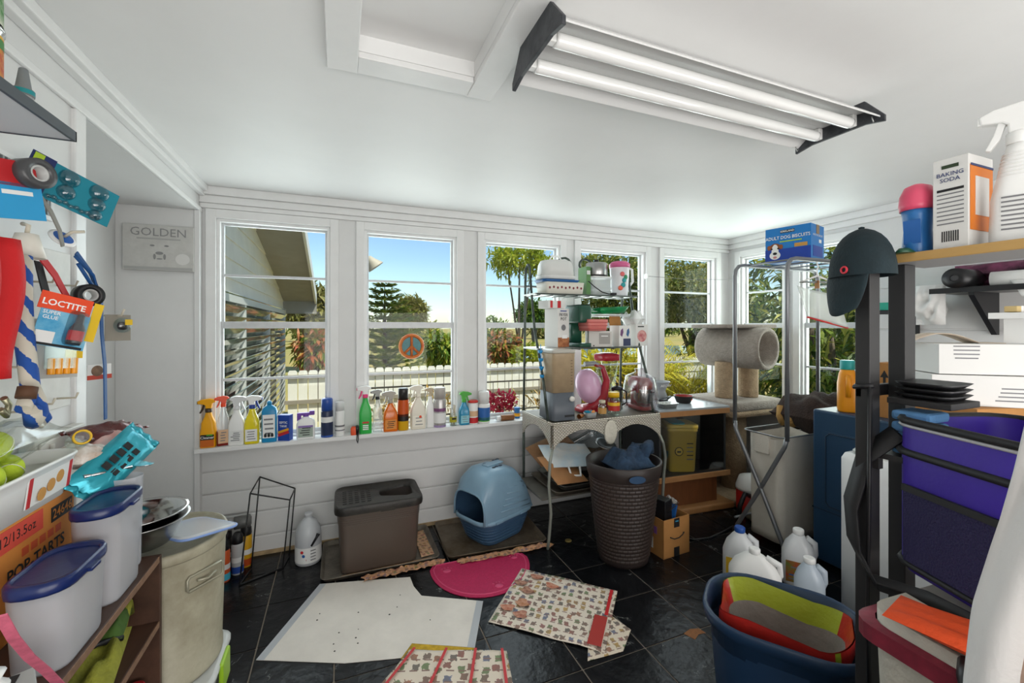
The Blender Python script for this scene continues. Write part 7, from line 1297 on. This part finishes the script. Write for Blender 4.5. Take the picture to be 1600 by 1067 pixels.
q = MB(); q.loft(rings, cap1=False); n0 = len(q.f)
for fi in range(n0):
    if len(q.f[fi]) == 4: k = fi % 32; q.m[fi] = 1 if 5 <= k < 13 or k == 26 else 0
q.loft([sack(.364, .449, 1.3), sack(.325, .375, 1.2)], 0, cap0=False, cap1=False)
for j in range(32): q.m[len(q.f)-32+j] = 1 if 2 <= j <= 11 else 0
q.loft([sack(.325, .375, 1.2), sack(.29, .28, .9), sack(.24, .12, .5), sack(.2, .08, 0)], 2, cap0=False); q.build('sack', [mat('sack_red', 'b82a22', .35, var=.3, vs=12, bump=.3, bs=30), mat('sack_lime', '9aa82a', .4, bump=.3, bs=30), mat('sack_woven', '8f8a82', .6, var=.2, vs=10, bump=.3, bs=40)], t)
def jug(label, x, y, rz, h, w_, d_, m_, capm, lab, name='detergent_jug', handle=True):
    t = thing(name, label, 'jug', (x, y, 0), rz, 'plastic jugs on the floor by the bin')
    MB().loft([rr(w_*.95, d_*.95, .04, 0), rr(w_, d_, .045, .01), rr(w_, d_, .045, h*.55), rr(w_*.8, d_*.85, .045, h*.72), rr(w_*.4, d_*.5, .03, h*.87), rr(.045, .045, .022, h*.91)]).build('body', m_, t); MB().lathe([(.025, h*.90), (.027, h*.91), (.027, h*.985), (.022, h)], 18).build('cap', capm, t)
    if handle: MB().tube([(w_*.22, 0, h*.86), (w_*.46, 0, h*.78), (w_*.47, 0, h*.60), (w_*.40, 0, h*.50)], .016, 10).build('handle', m_, t)
    if lab: decal(t, 'paper_label', (0, -d_/2-.0006, h*.28), X3, Z3, w_*.75, h*.38, lab); [decal(t, 'print_line', (rnd(-.02, .02), -d_/2-.0018, h*(.15+.07*k)), X3, Z3, w_*.45, .007, [greyink, mat('label_bluegreen', '2a62a8'), mat('label_green', '4fa52e')][k % 3], .0005) for k in range(4)]
    return t
mj = frosted('milky_jug2', 'dcdee0', .93, .3)
jug('white bleach jug with blue cap and yellow label', 2.08, 1.74, -.95, .30, .17, .12, mj, mat('cap_blue', '1f4fa0', .4), mat('label_yellow', 'd8b02a')); jug('broad white laundry detergent jug with green printed label', 2.00, 1.585, -.95, .27, .24, .12, pwhite, pwhite, mat('label_white', 'e6e6e4')); jug('white jug with red and green label beside the dryer', 2.36, 1.60, -.95, .30, .16, .13, mj, pwhite, mat('label_redgreen', '4a8a3a', .5, var=1, vs=12, col2='b83a2a')); jug('pale blue tinted jug with yellow label next to the white appliance', 2.19, 1.43, -.95, .26, .13, .12, frosted('milky_blue', 'c0ccd8', .92, .3), pwhite, mat('label_yellow', 'd8b02a'))
# clothes line
t = thing('line_wire', 'thin wire strung across the corner windows', 'wire', (2.5, 3.02, 1.86)); MB().tube([(0, 0, 0), (.45, -.03, -.012), (.97, -.07, -.0)], .0018, 5).build('wire', greyink, t); MB().box(.985, 1.0, -.09, -.05, -.03, .03).build('end_clip', pwhite, t); MB().box(-.012, .0, -.01, .03, -.02, .02).build('end_clip', pwhite, t)
